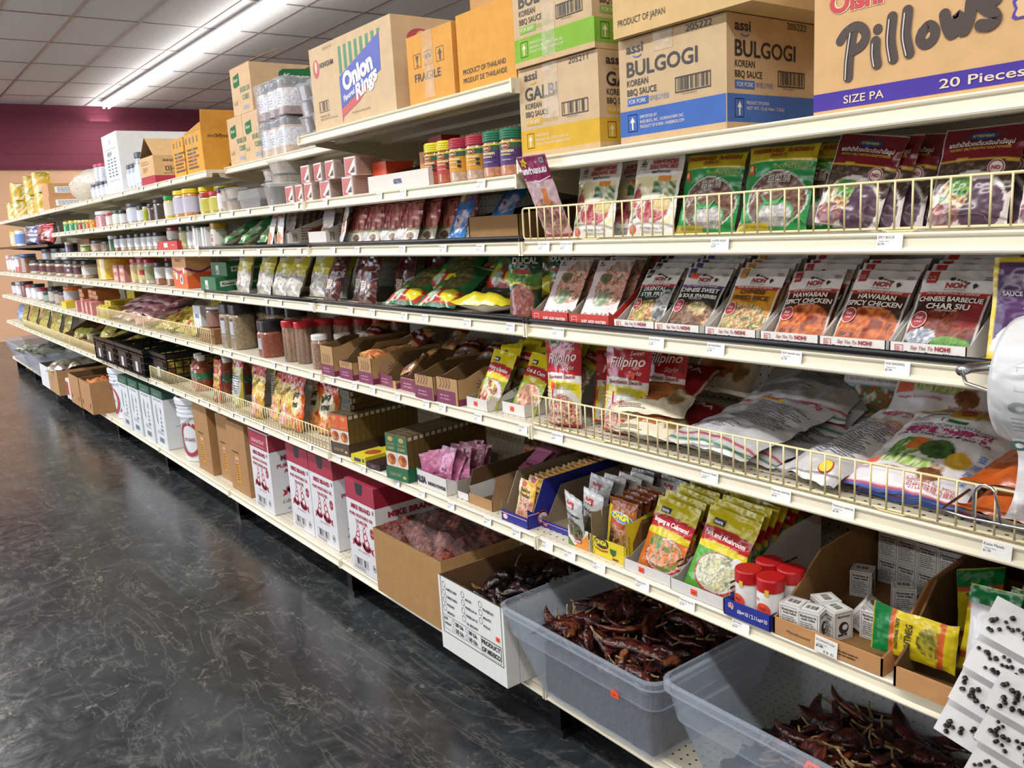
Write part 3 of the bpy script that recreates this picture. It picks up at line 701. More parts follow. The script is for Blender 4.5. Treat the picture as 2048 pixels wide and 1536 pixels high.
# ------------------------------------------------------------------ shallow top shelf, third bay
def leaf(mb, fr, u, v, w, h): mb.poly(fr, [(u, v + h * .15), (u + w * .25, v), (u + w, v + h * .12), (u + w, v + h * .8), (u + w * .98, v + h), (u + w * .7, v + h * .92), (u + w * .12, v + h * .86), (u, v + h * .7)], '2c6e44', 'card'); mb.text(fr, 'Knorr', u + w * .12, v + h * .42, h * .26, 'd9ceb4', w=w * .72, bold=.02, ital=.15, d=EPS * 3)
def p_bou(mb, F):
    f, r = F['f'], F['r']; leaf(mb, f, .03, .115, .075, .06); mb.text(f, 'BOUILLON', .105, .09, .022, '3f7d55', w=.115, bold=.02); mb.text(f, 'CUBES', .125, .056, .022, '3f7d55', w=.08, bold=.02)
    mb.text(f, '6 x 8', .02, .045, .018, '6f7d58', w=.04, bold=.01); mb.rect(f, .12, .015, .19, .032, '9fa0a8', 'card'); leaf(mb, r, .13, .1, .17, .09)
BY = 'bouillon cartons on the shallow top shelf'
carton('tan bouillon carton with green leaf logo under the open flapped carton', .186, .3, .206, 'cfae88', p_bou, group=BY, loc=(-2.405, .185, 1.702), seam=False)
carton('tan bouillon carton with green leaf logo, half hidden by wrapped jars', .186, .3, .206, 'cfae88', p_bou, group=BY, loc=(-2.215, .185, 1.702), seam=False)
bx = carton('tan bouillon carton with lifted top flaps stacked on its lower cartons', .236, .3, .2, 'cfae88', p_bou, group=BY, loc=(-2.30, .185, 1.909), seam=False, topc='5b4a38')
for y, a in ((0.0, 24), (.3, -24)):
    mb = MB(); mb.box(0, 0, 0, .236, .148, .003, 'b99a74', 'card'); mb.build('flap', bx, (0, y, .2) if y == 0 else (.236, y, .2), (R(a), 0, 0 if y == 0 else PI))
# shrink-wrapped jars in two packs and the little tubs beside them
def wrap_pack(label, x, y, z, lidc, fill, lab, nx=3, ny=2, r=.048, h=.148):
    t = empty('wrapped_jar_pack', (x, y, z))
    j0 = None
    for i in range(nx):
        for k in range(ny):
            px, py = (i - (nx - 1) / 2) * (2 * r + .002), r + .002 + k * (2 * r + .002)
            if j0 is None:
                mb = MB(); mb.lathe([(0, 0, fill), (r, 0, fill), (r, h * .22, fill), (r, h * .22, lab), (r, h * .7, lab), (r, h * .71, fill), (r * .92, h * .76, fill)], 18, 'jar', sq=1.)
                j0 = mb.build('jar', t, (px, py, 0)); mb = MB(); mb.lathe([(0, h * .76, lidc), (r * .95, h * .76, lidc), (r * .95, h * .985, lidc), (r * .88, h, lidc), (0, h, lidc)], 18, 'plastic'); l0 = mb.build('lid', j0)
                mb = MB(); mb.lines(Fr((-.03, -r - .0008, 0), (1, 0, 0), (0, 0, 1)), .004, h * .28, .056, h * .64, 5, 'a9acb4'); mb.build('label', j0)
            else:
                c = j0.copy(); COL.objects.link(c); c.location = (px, py, 0)
                for ch in list(j0.children):
                    d = ch.copy(); COL.objects.link(d); d.parent = c
    a, b = nx * (r + .002) + .003, 2 * ny * (r + .0015) + .004
    mb = MB(); n = 28; fz = [0, .03, .06, .1, .13, h + .001]
    def edge(q, zz):
        s = q / n * 4; k = int(s) % 4; f = s - int(s)
        P = [(-a, 0), (a, 0), (a, b), (-a, b)]; p0, p1 = P[k], P[(k + 1) % 4]
        w_ = .003 * math.sin(q * 2.1 + zz * 60) - (.006 if zz > h * .8 else 0) * abs(math.sin(q * 3.3)); cx, cy = p0[0] + (p1[0] - p0[0]) * f, p0[1] + (p1[1] - p0[1]) * f
        return (cx * (1 + w_ / a), b / 2 + (cy - b / 2) * (1 + w_ / b * 2), zz)
    V = [edge(q, zz) for zz in fz for q in range(n)] + [(0, b / 2, h + .002)]
    mb.add(V, [(i * n + q, i * n + (q + 1) % n, (i + 1) * n + (q + 1) % n, (i + 1) * n + q) for i in range(len(fz) - 1) for q in range(n)] + [((len(fz) - 1) * n + q, (len(fz) - 1) * n + (q + 1) % n, len(V) - 1) for q in range(n)], 'e9eef6', 'clear', True)
    mb.build('shrink_wrap', t)
    return tag(t, label, 'wrapped jars', 'shrink wrapped jar packs')
wrap_pack('shrink wrapped pack of pepper jars at the bottom by bouillon cartons', -1.90, .185, 1.702, '2a2c30', 'c7a77a', 'dfe0e6')
wrap_pack('shrink wrapped pack of black capped spice jars atop another wrapped pack', -1.885, .185, 1.852, '23262b', '7c4f3c', 'e6e6ea')
TUBG = 'clear spice tubs stacked by wrapped jars'
def tub(label, r, h, fill, lidc='e8ecf2', name='spice_tub', group=None, fh=.9):
    o = empty(name); mb = MB(); mb.lathe([(0, 0, fill), (r * .8, 0, fill), (r * (.8 + .18 * fh), h * .9 * fh, fill), (0, h * .9 * fh, fill)], 18, 'jar', sq=2.); mb.lathe([(r * .805, 0, 'dfe4ea'), (r * .99, h * .92, 'dfe4ea')], 18, 'clear', sq=2.); mb.build('body', o)
    mb = MB(); mb.lathe([(0, h * .9, lidc), (r * 1.1, h * .9, lidc), (r * 1.12, h * .94, lidc), (r * 1.04, h * .99, lidc), (r * .9, h, lidc), (0, h * .985, lidc)], 18, 'frost', sq=2.); mb.build('lid', o)
    return tag(o, label, 'tub', group)
tb = None
for ci, (tx, ty, cn) in enumerate(((-1.62, .21, 'middle'), (-1.50, .205, 'outer'), (-1.385, .215, 'last'))):
    for k in range(4 if ci else 4):
        lab = 'clear tub of ground brown spice, %s up in the %s column beside wrapped jars' % (ORD[k], cn)
        if tb is None: tb = put(tub(lab, .05, .062, '5b3527', group=TUBG), (tx, ty + .05, 1.702))
        else: dup(tb, lab, (tx + .004 * (k % 2), ty + .05 - .005 * (k % 2), 1.702 + k * .0615), (0, 0, .1 * k))

# ------------------------------------------------------------------ top shelf further along
Y3, Z3T = .10, 1.691
def p_or(mb, F):
    f, r = F['f'], F['r']; k = '4a3a22'
    for i in range(4): mb.rect(f, .02 + .055 * i, .142, .04 + .055 * i, .17, '7a5c2c', d=EPS * 2)
    for i, c in enumerate((k, k, '8f3a20', k, '8f3a20', k)): mb.lines(f, .03, .105 - .017 * i, .2, .119 - .017 * i, 1, c, .7, seed=i)
    mb.text(r, 'กะปิกุ้งแห้ง', .03, .155, .014, k, w=.14, bold=.02); mb.ell(r, .17, .06, .04, .032, '7a4a1e', d=EPS * 2); mb.text(r, 'แม่', .12, .012, .03, k, bold=.02)
OG = 'orange cartons on the top shelf'
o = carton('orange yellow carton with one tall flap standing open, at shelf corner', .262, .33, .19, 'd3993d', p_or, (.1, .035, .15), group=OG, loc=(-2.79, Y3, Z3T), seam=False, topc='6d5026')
mb = MB(); mb.box(0, 0, 0, .262, .003, .115, 'd3993d', 'card'); mb.build('flap', o, (0, .33, .19), (R(-12), 0, 0))
mb = MB(); mb.box(0, 0, 0, .003, .33, .09, 'd8a048', 'card'); mb.build('flap', o, (.259, 0, .19), (0, R(16), 0))
mb = MB(); mb.box(0, 0, 0, .262, .1, .003, 'b98742', 'card'); mb.build('flap', o, (0, .004, .19), (R(38), 0, 0))
carton('orange yellow carton, closed, behind the one with its flap up', .186, .33, .186, 'd3993d', p_or, (.07, .03, .12), group=OG, loc=(-3.0, Y3, Z3T), seam=False)
def p_gar(mb, F):
    f, r = F['f'], F['r']; mb.rect(f, 0, 0, .28, .045, 'a83a48', 'card'); mb.rect(r, 0, 0, .33, .042, 'a83a48', 'card')
    mb.text(f, '마늘가루', .06, .07, .024, 'a8604a', w=.09); mb.lines(f, .03, .105, .2, .13, 2, '9a7a5c'); mb.text(r, 'assi', .05, .118, .017, '5a4634', w=.06, bold=.02); mb.text(r, '마늘가루', .06, .062, .028, '4a3a2c', w=.17, bold=.02); mb.lines(r, .05, .048, .28, .058, 1, '7b634a')
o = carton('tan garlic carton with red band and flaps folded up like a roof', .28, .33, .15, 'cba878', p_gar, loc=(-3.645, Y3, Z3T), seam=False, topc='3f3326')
for x, a in ((.002, 38), (.278, -128)):
    mb = MB(); mb.box(0, 0, 0, .165, .32, .003, 'c6a272', 'card'); mb.build('flap', o, (x, .004, .15), (0, R(-a) if a > 0 else R(218), 0))
def clear_jar(label, r, h, lidc, fill, group, bands=()): return jar(label, r, h, lidc, h * .16, fill, bands, name='spice_jar', group=group, sq=1., seg=14)
TG = 'clear jars on the far top shelf'
j = put(clear_jar('tall clear grey lidded jar by the garlic carton', .055, .2, '4d545e', 'aab4c2', TG, ((.03, .13, 'cfd8e4'),)), (-3.76, Y3 + .06, Z3T))
for i in range(3): dup(j, nth('small grey lidded clear jar beside the tall white carton', i, 'three'), (-3.995 + .085 * i, Y3 + .05, Z3T), None, (.72, .72, .74))
mb = MB(); mb.ring(Fr((-3.9, Y3 - .012, Z3T + .08), (1, 0, 0), (0, 0, 1)), 0, 0, .06, .012, .003, '22252a')
def p_white(mb, F):
    f = F['f']; mb.frame(f, .06, .075, .34, .27, .003, '6a7378'); mb.text(f, 'NEW', .1, .225, .03, '6d8a86', w=.12, bold=.03)
    for i in range(6):
        for k in range(3): mb.lines(f, .085 + .085 * k, .1 + .02 * i, .145 + .085 * k, .113 + .02 * i, 1, '5c7378', .7, seed=i * 3 + k)
    mb.ell(f, .2, .31, .03, .016, 'aab3c6')
carton('tall white chile carton with boxed print, standing out above the shelf', .39, .46, .36, 'e6e8ea', p_white, m='paper', loc=(-4.47, Y3, Z3T), seam=False)
rj = put(clear_jar('red lidded clear jar', .06, .12, 'b8465a', 'c3ccd6', TG), (-4.86, Y3 + .07, Z3T + .105))
rj['label'] = 'red lidded clear jar stacked above others, on the bag side'; dup(rj, 'red lidded clear jar stacked above others, on the white carton side', (-4.68, Y3 + .06, Z3T + .095))
for i in range(4):
    dup(j, nth('low clear jar under the red lidded jars', i, 'four'), (-5.0 + .135 * i, Y3 + .055, Z3T), None, (.85, .85, .49))
# knotted bag, two small cartons, yellow cans
def blob(name, rx, ry, rz, col, m, seed, n=20, k=14, amp=.12, flat=True):
    V = []
    for i in range(k + 1):
        t = PI * i / k
        for q in range(n):
            a = 2 * PI * q / n; x, y, z = math.sin(t) * math.cos(a), math.sin(t) * math.sin(a), math.cos(t)
            s = 1 + amp * (float(vnoise(A(x * 3 + 10), A(y * 3 + z * 4 + 20), seed)) - .5) * 2 + amp * .5 * (float(vnoise(A(a * 4 + 9), A(z * 6 + 30), seed + 3)) - .5)
            zz = z * rz * s
            V.append((x * rx * s, y * ry * s, max(0, zz + rz) if flat else zz))
    F = [(i * n + q, i * n + (q + 1) % n, (i + 1) * n + (q + 1) % n, (i + 1) * n + q)[::-1] for i in range(k) for q in range(n)]
    return MB().add(V, F, col, m, True)
mat('thin_bag', .22, spec=.6, bump=.7, bscale=16, bdist=.02, trans=.18)
mb = blob('b', .46, .16, .125, 'ddd6c4', 'thin_bag', 5); mb.add(*[(q) for q in ([(0.05, 0, .2), (.1, -.03, .25), (-.06, .02, .26), (.02, .05, .24)], [(0, 1, 3), (0, 2, 3), (0, 1, 2)])], 'e8e6e2', 'thin_bag')
tag(mb.build('plastic_bag', None, (-5.62, Y3 + .17, Z3T)), 'bulging milky plastic bag of pale food beside red lidded jars', 'bag')
def p_sm(mb, F): mb.rect(F['r'], .05, .03, .3, .08, 'e4e6ea'); mb.lines(F['r'], .07, .035, .28, .075, 3, '5a6070')
c1 = carton('small brown carton with white label, lower of two by the yellow cans', .3, .36, .108, 'bd9168', p_sm, group='small labelled cartons by the cans', loc=(-6.9, Y3, Z3T), seam=False)
dup(c1, 'small brown carton with white label, upper of two by the yellow cans', (-6.92, Y3 + .01, Z3T + .109))
def can(label, r, h, cols):
    o = empty('food_can'); mb = MB(); a = art([('bg', cols[0]), ('food', .3, .5, .9, .9, cols, .05)], *np.meshgrid(np.linspace(0, 1, 25), np.linspace(0, 1, 9)), 2 * PI * r, h)
    t = np.linspace(0, 2 * PI, 25); zz = np.linspace(.006, h - .006, 9); TT, ZZ = np.meshgrid(t, zz)
    mb.add(np.stack([r * np.cos(TT).ravel(), r * np.sin(TT).ravel(), ZZ.ravel()], 1), [(i * 25 + q, i * 25 + q + 1, (i + 1) * 25 + q + 1, (i + 1) * 25 + q) for i in range(8) for q in range(24)], a.reshape(-1, 3), 'plastic', True); mb.build('label_band', o)
    mb = MB()
    for z in (.003, h - .003): mb.lathe([(0, z - .002, 'b9a94e'), (r, z - .003, 'b9a94e'), (r * 1.02, z, 'b9a94e'), (r, z + .003, 'b9a94e'), (0, z + .002, 'c9c2a0')], 20, 'metal')
    mb.build('rim', o); return tag(o, label, 'can', 'yellow cans above the end wall')
YC = ['d8a51e', 'e2b52a', 'e8e6e0', 'd9a91e', '5f8a34', 'e0b030']
cn = None
for i, (x, n) in enumerate(((-9.2, 1), (-8.75, 2), (-7.85, 2), (-7.35, 2))):
    for k in range(n):
        lab = 'yellow food can, %s of the %s stack from the end wall' % ('upper' if k else 'lower', ORD[i]) if n > 1 else 'yellow food can standing alone at the very end of the top shelf'
        if cn is None: cn = put(can(lab, .078, .178, YC), (x, Y3 + .09, Z3T))
        else: dup(cn, lab, (x, Y3 + .09, Z3T + .179 * k), (0, 0, i + k * 2.))
# ------------------------------------------------------------------ bay with the bag roll: shelf at eye level
MEAT = ['7a1f2c', 'a23a45', 'c9737a', '8a2a34', 'e8d2c8']
HERB = ['2f5a34', '4b8a4c', 'd8d2b0', 'c79a6a', '8a3038', '3d6b3c']
def t_pink(mb, fr):
    w, h = fr.w, fr.h
    mb.text(fr, 'ผงทำแหนม', w * .06, h * .795, .0135, 'f0e6ee', w=w * .88, bold=.05, rot=.03)
    mb.rect(fr, w * .74, h * .9, w * .92, h * .975, '6d6a72'); mb.ring(fr, w * .83, h * .94, .006, .006, .0015, 'd0ccd2', d=EPS * 3)
    st = [(w * .19 + (.014 if i % 2 == 0 else .008) * math.cos(i * PI / 5), h * .925 + (.013 if i % 2 == 0 else .007) * math.sin(i * PI / 5)) for i in range(10)]
    mb.poly(fr, st, 'e6c93a', d=EPS * 2); mb.text(fr, 'โลโบ', w * .12, h * .91, .006, '2a4a20', d=EPS * 4)
    mb.poly(fr, [(w * .02, h * .73), (w * .6, h * .7), (w * .98, h * .745), (w * .98, h * .755), (w * .6, h * .712), (w * .02, h * .742)], 'f0e6ee', d=EPS * 2)
orient(tag(pouch('seasoning_packet', .1, .205, .012, [('bg', 'd8b9be'), ('food', .5, .28, .5, .22, ['b05868', 'd7b3ae', '8c3346', '7d8a5a', 'c98a98'], .012), ('rect', .52, .42, .7, .62, 'd9843a'), ('band', 0, .06, 'a23c50'), ('band', .715, 1, '8c1f52')], t_pink, 'sachet', seed=3),
       'tall pink packet with magenta top leaning out over the fence', 'seasoning packet'), (.035, .05, Z3 + .004), (.13, .052, Z3 + .004), (.052, -.018, Z3 + .165))
def t_nam(mb, fr):
    w, h = fr.w, fr.h; rd = 'b5283a'
    mb.text(fr, 'NAM POWDER', w * .36, h * .905, .0095, rd, w=w * .52, bold=.035, ital=.2); mb.text(fr, 'SEASONING MIX', w * .31, h * .84, .0095, rd, w=w * .6, bold=.035, ital=.2); mb.text(fr, 'ผงทำแหนม', w * .4, h * .785, .006, '3a3634', w=w * .38, bold=.03)
    k = '4a4e58'; cx, cy = w * .17, h * .89; mb.ring(fr, cx, cy, .0085, .0095, .0014, k, a0=0, a1=PI); mb.rect(fr, cx - .009, cy - .003, cx + .009, cy - .001, k); mb.rect(fr, cx - .0006, cy + .009, cx + .0006, cy + .0155, k); mb.ell(fr, cx, cy + .003, .005, .003, k); mb.text(fr, 'Por Kwan', cx, cy - .010, .005, k, w=.02, al='c')
    mb.ell(fr, w * .15, h * .07, .0125, .0095, 'd8452a'); mb.text(fr, 'READY', w * .15, h * .075, .0038, 'f2d8a8', al='c', w=.015, d=EPS * 4); mb.text(fr, 'IN STORE', w * .15, h * .045, .0036, 'f2d8a8', al='c', w=.017, d=EPS * 4)
    mb.text(fr, 'Net Weight 2.4 oz. (70g)', w * .36, h * .075, .0055, '45423f', w=w * .5); mb.text(fr, 'PRODUCT OF THAILAND', w * .42, h * .03, .0038, '55524f', w=w * .4)
NAM = [('bg', 'e7e5e1'), ('rect', .04, .15, .96, .74, 'e4dcae'), ('food', .16, .56, .14, .1, ['c9b98a', 'd9d0a8', '9c7a5a'], .01), ('rect', .58, .56, .84, .74, 'd98a3c'), ('streak', .5, .4, .96, .68, ['2e5a3a', '5f8a54', 'd9d6b4', '3f6b46'], .006, .9), ('food', .13, .47, .13, .13, MEAT, .012), ('streak', .04, .15, .3, .36, ['3a4a3c', 'd6d4c6', '4f6b50'], .005, -.9), ('ell', .56, .33, .4, .2, 'e9e6df'), ('food', .53, .31, .35, .16, MEAT, .016), ('food', .74, .4, .16, .1, ['c9b07a', 'd8c690', 'a98a5a'], .01)]
nam = tag(pouch('seasoning_packet', .135, .165, .02, NAM, t_nam, 'sachet', seed=4), 'white packet of red meat and herbs print, beside the pink packet', 'seasoning packet', 'white sausage seasoning packets')
put(nam, (.2, .045, Z3 + .003), (R(-13), 0, R(1)))
dup(nam, 'white packet of red meat print, against the green radish bags', (.372, .047, Z3 + .003), (R(-13), R(2), R(-1)))
dup(nam, 'white meat print packet standing behind, between the two front ones', (.262, .09, Z3 + .002), (R(-12), R(-1), 0))
def t_rad(mb, fr):
    w, h = fr.w, fr.h; rd = '9c2a20'
    mb.text(fr, 'PRESERVED  RADISH', w * .5, h * .905, .0085, rd, w=w * .86, bold=.03, al='c'); mb.text(fr, '(SWEET)', w * .5, h * .845, .0075, rd, al='c', bold=.02)
    mb.text(fr, 'PRESERVED', w * .9, h * .765, .006, '9fae34', al='r'); mb.text(fr, 'CHOPPED RADISH', w * .95, h * .715, .0065, '9fae34', al='r', bold=.02)
    mb.rect(fr, w * .04, h * .655, w * .15, h * .775, 'a3301e'); mb.ell(fr, w * .095, h * .725, .006, .0055, 'd9a030', d=EPS * 3)
    mb.text(fr, '甜菜脯', w * .57, h * .56, .0125, 'd9d4c8', al='c', w=w * .32)
    for s in (-1, 1): mb.poly(fr, [(w * .52, h * .3), (w * (.52 + s * .17), h * .41), (w * (.52 + s * .1), h * .3)], '2c9a50', d=EPS * 3)
    mb.text(fr, 'NET WEIGHT 8 oz. (227 g)', w * .12, h * .035, .005, '6a5a10', w=w * .5)
RAD = [('bg', '1f8a44'), ('band', .81, 1, 'c9b424'), ('band', .8, .815, 'd8cc6a'), ('ell', .54, .36, .43, .335, 'd6d6d0'), ('food', .54, .36, .415, .32, ['4a332b', '6b4a3e', '5a3d33', '8a6a58'], .006), ('ell', .58, .2, .26, .16, '2f9a54'), ('food', .58, .19, .24, .14, ['b9b6b4', '8e8a8a', 'd4d2d0'], .007), ('band', 0, .055, '1f8a44'), ('rect', 0, 0, .5, .1, 'b8a424')]
rad = tag(pouch('radish_bag', .152, .158, .03, RAD, t_rad, 'pillow', m='gloss', seed=8), 'green bag of preserved radish next to the white meat print packets', 'radish bag', 'green preserved radish bags')
put(rad, (.512, .055, Z3 + .003), (R(-14), R(2), 0))
dup(rad, 'green bag of preserved radish next to the dark red soup packets', (.668, .052, Z3 + .003), (R(-14), R(2), 0), 1.0)
dup(rad, 'green radish bag behind the outer green radish bag', (.715, .088, Z3 + .002), (R(-13), R(3), 0)); dup(rad, 'rearmost green radish bag, only its edge showing by soup packets', (.742, .135, Z3 + .002), (R(-12), R(3), 0))
def t_soup(mb, fr):
    w, h = fr.w, fr.h
    mb.ell(fr, w * .5, h * .9, .022, .0065, '1c4a9a'); mb.text(fr, 'บางกอก', w * .5, h * .885, .0055, 'c9c040', al='c', w=.03, bold=.04, d=EPS * 4)
    mb.text(fr, 'ผงทำน้ำก๋วยเตี๋ยวเรือสำเร็จรูป', w * .5, h * .8, .007, 'dcd8d4', w=w * .8, al='c', bold=.03); mb.text(fr, 'INSTANT SPICY NOODLE SOUP POWDER', w * .5, h * .755, .0045, 'c9a23a', w=w * .76, al='c', bold=.02, ital=.2)
    mb.ell(fr, w * .77, h * .565, .0125, .0125, 'e6e0dc'); mb.ring(fr, w * .77, h * .565, .0112, .0112, .0018, 'a02a30', d=EPS * 3); mb.text(fr, 'NO', w * .77, h * .545, .0058, 'a02a30', al='c', bold=.05, d=EPS * 3)
SOUP = [('bg', 'c9bdb9'), ('food', .5, .5, .6, .28, ['3a2a26', '5a4238', '2c1f1c', '7a6a58'], .008), ('ell', .5, .22, .47, .32, 'd6cfcb'), ('food', .66, .2, .28, .26, ['4a3444', '5f4758', '3a2a34'], .02), ('food', .3, .3, .2, .16, HERB, .009), ('streak', .24, .36, .52, .5, ['3f7a3c', '7fb04a', '2f5a34', '9ac060'], .006, 1.9), ('food', .22, .12, .22, .12, ['5a2c30', '7d4648', '9c6a64', '46222a'], .012), ('band', .66, 1, '6d1622'), ('wave', .645, .665, 'c9a23a', .008, 5), ('rect', 0, 0, .02, 1, 'cfc8c6'), ('rect', .98, 0, 1, 1, 'cfc8c6')]
soup = tag(pouch('soup_packet', .122, .158, .018, SOUP, t_soup, 'sachet', seed=12), 'tilted dark red noodle soup packet beside the green radish bags', 'soup packet', 'dark red noodle soup packets')
orient(soup, (.757, .055, Z3 + .018), (.868, .055, Z3 - .001), (.806, .10, Z3 + .155))
for i, dx in enumerate((.03, .058, .085)): orient(dup(soup, 'dark red soup packet, %s behind the tilted front one' % ORD[i]), (.757 + dx, .068 + .018 * i, Z3 + .008), (.868 + dx, .068 + .018 * i, Z3 - .001), (.786 + dx, .112 + .02 * i, Z3 + .145))
orient(dup(soup, 'large dark red noodle soup packet in front of the bag roll', sc=(1.14, 1, 1)), (.945, .052, Z3 + .003), (1.08, .052, Z3 + .001), (.972, .105, Z3 + .14)); 
for i in range(2): orient(dup(soup, 'dark red soup packet behind the large one, %s back' % ORD[i]), (.965 + .03 * i, .085 + .03 * i, Z3 + .003), (1.09 + .03 * i, .085 + .03 * i, Z3 + .003), (.985 + .03 * i, .135 + .03 * i, Z3 + .145))
orient(dup(soup, 'dark red soup packet at the roll end of the fence'), (1.092, .05, Z3 + .003), (1.2, .05, Z3 + .003), (1.11, .1, Z3 + .15))

# ------------------------------------------------------------------ shelf under eye level: display boxes of mixes
def t_duc(mb, fr): w, h = fr.w, fr.h; mb.text(fr, 'DUCAL', w * .5, h * .8, .016, 'cfd2cc', al='c', w=w * .74, bold=.04); mb.ell(fr, w * .42, h * .68, w * .28, .006, 'a8332c')
duc = tag(pouch('bean_pouch', .095, .172, .045, [('bg', '1d4a30'), ('wave', .5, .7, '4f8a34', .05, 6), ('food', .4, .22, .42, .27, ['7a4540', '8f5a50', '6a3a36'], .02), ('wave', .46, .5, 'b8a040', .04, 6), ('band', .72, 1, '173f2a')], t_duc, 'stand', seed=21), 'dark green bean pouch standing on the shelf joint', 'bean pouch', 'dark green bean pouches')
put(duc, (-.078, .06, Z4 + .002), (R(-5), R(2), R(38))); dup(duc, 'dark green bean pouch tucked behind the red noodle soup display box', (-.03, .14, Z4 + .002), (R(-6), 0, R(8)))
def sides(hf, hb, d, y0=.012): return [(0, hf), (y0, hf), (d - .01, hb), (d, hb)]
def p_pho(mb, F):
    f = F['f']; mb.frame(f, .012, .005, .03, .021, .0012, 'f0d8d0'); mb.text(f, 'Home Taste', .014, .012, .003, 'f0d8d0', w=.014); mb.text(f, 'JUST ADD WATER!', .046, .0085, .0062, 'f4e8e2', w=.082, bold=.04); mb.rect(f, .045, .004, .12, .0048, 'f0d8d0')
def t_pho(mb, fr): w, h = fr.w, fr.h; mb.text(fr, 'Gia Vi Phở Bò', w * .1, h * .07, .012, '8c5a64', w=w * .78, bold=.01, ital=.15); mb.text(fr, 'Lotus', w * .07, h * .9, .006, '4a4642', bold=.02); mb.ell(fr, w * .11, h * .955, .003, .003, '4a4642')
PHO = [('bg', 'cfc6c2'), ('band', .0, .45, 'd8d3d2'), ('ell', .62, .52, .5, .34, 'd6c6c6'), ('food', .66, .6, .46, .34, ['c98a70', 'd9b09a', 'b5524a', 'e0c8b4', '8a4a3c', '5a7a4a'], .009), ('food', .42, .7, .18, .08, ['3c4a34', '55663f', '7a5a40'], .012), ('food', .5, .36, .24, .12, ['4f6a4c', '7d8f6a', 'c9c4b4'], .01), ('streak', .5, .8, .98, .98, ['c9a89a', '9a8a6a', 'd4b8b0', '6a7a58'], .01, .6)]
pt = tray('red fronted noodle soup display box at the shelf joint', .138, .2, .027, [(0, .036), (.012, .028), (.19, .14), (.2, .14)], .14, 'c23428', '9c9080', p_pho, group='red noodle soup display boxes'); put(pt, (-.016, .03, Z4 + .001))
dup(pt, 'red fronted noodle soup display box next to the stir fry mixes', (.123, .03, Z4 + .001))
pho = tag(pouch('soup_packet', .118, .16, .01, PHO, t_pho, 'sachet', m='matte_film', seed=31), 'x', 'soup packet', 'noodle soup packets in red boxes')
for b, (x, nm) in enumerate(((.053, 'shelf joint'), (.192, 'stir fry'))):
    for k in range(4):
        lab = 'noodle bowl packet, %s in the red box on the %s side' % (('front one', 'second back', 'third back', 'rearmost')[k], nm)
        o = pho if (b, k) == (0, 0) else dup(pho); o['label'] = lab
        put(o, (x + .004 * (k % 2), .05 + .028 * k, Z4 + .006 + .004 * k), (R(-30), R((-1, 1.5, -2, 1)[k]), 0))
    sticker(o, (.045, -.006, .146), (0, R(20), 0))
def p_noh(mb, F):
    f = F['f']; rd = '9c2a38'; mb.frame(f, .009, .004, .023, .018, .0011, 'c0605a'); mb.lines(f, .011, .006, .021, .016, 3, 'c0605a'); mb.text(f, 'Say Yes To', .035, .0118, .0062, rd, w=.036, ital=.3, bold=.01); mb.text(f, 'NOH!', .074, .0118, .0068, rd, w=.024, bold=.045); mb.text(f, 'Taste the Flavors of Hawaii', .026, .003, .0056, '2a2a34', w=.086, bold=.03)
def t_noh(l1, l2, tab, band, dark, l3='SEASONING MIX', al=.5, ty=.52):
    def p(mb, fr):
        w, h = fr.w, fr.h
        mb.rect(fr, w * .06, h * .83, w * .2, h * .985, tab, nv=3); mb.text(fr, 'Say YES', w * .13, h * .9, .0032, 'e8dcd0', al='c', w=w * .1, d=EPS * 4); mb.text(fr, 'to NOH!', w * .13, h * .865, .0034, 'e8dcd0', al='c', w=w * .11, bold=.03, d=EPS * 4)
        mb.text(fr, 'NOH', w * .5, h * .765, .0105, '9c2430', al='c', w=w * .28, bold=.035); mb.text(fr, 'Foods of Hawaii', w * .5, h * .73, .0036, '55504c', al='c', w=w * .3, ital=.2)
        for dx, dy, r in ((-.06, .885, .0034), (.02, .875, .0018), (.07, .862, .0016), (.12, .85, .002), (.17, .835, .0022)): mb.ell(fr, w * (.48 + dx), h * dy, r * 1.3, r, '3a3a3a', seg=9)
        mb.poly(fr, [(w * .72, h * .815), (w * .755, h * .835), (w * .8, h * .8), (w * .745, h * .76)], '2f2f2f', d=EPS * 2)
        mb.lines(fr, w * .84, h * .87, w * .97, h * .92, 2, '6a6662'); mb.text(fr, 'TASTE THE FLAVORS OF HAWAII!', w * .5, h * .672, .0042, 'e6cfc4', al='c', w=w * .74, bold=.02, d=EPS * 4)
        for i, s in enumerate((l1, l2)): mb.text(fr, s, w * .5, h * (.585 - .09 * i), .0098 if len(s) < 14 else .0085, dark, al='c', w=min(w * .88, .0088 * len(s)), bold=.03, d=EPS * 4)
        mb.text(fr, l3, w * .5, h * .465, .0036, dark, al='c', d=EPS * 4)
        mb.ell(fr, w * .16, h * .36, .0135, .0145, 'a8323a', d=EPS * 2); mb.ring(fr, w * .16, h * .36, .0142, .0152, .0012, 'e8e0d8', d=EPS * 3); mb.text(fr, 'Easy', w * .16, h * .37, .0055, 'efe4dc', al='c', bold=.02, ital=.2, d=EPS * 4); mb.text(fr, '2 Steps', w * .16, h * .325, .0032, 'efe4dc', al='c', d=EPS * 4)
    return p
def noh(top, food, ban): return [('bg', 'dcd9d4'), ('band', .655, .705, ban), ('band', .02, .655, top)] + food + [('rect', 0, 0, .035, .7, 'd2cfca'), ('rect', .965, 0, 1, .7, 'd2cfca')]
CHK = ['7a2c14', 'b5521e', 'd07a34', '8f3c18', 'c9682a', '5a2010']
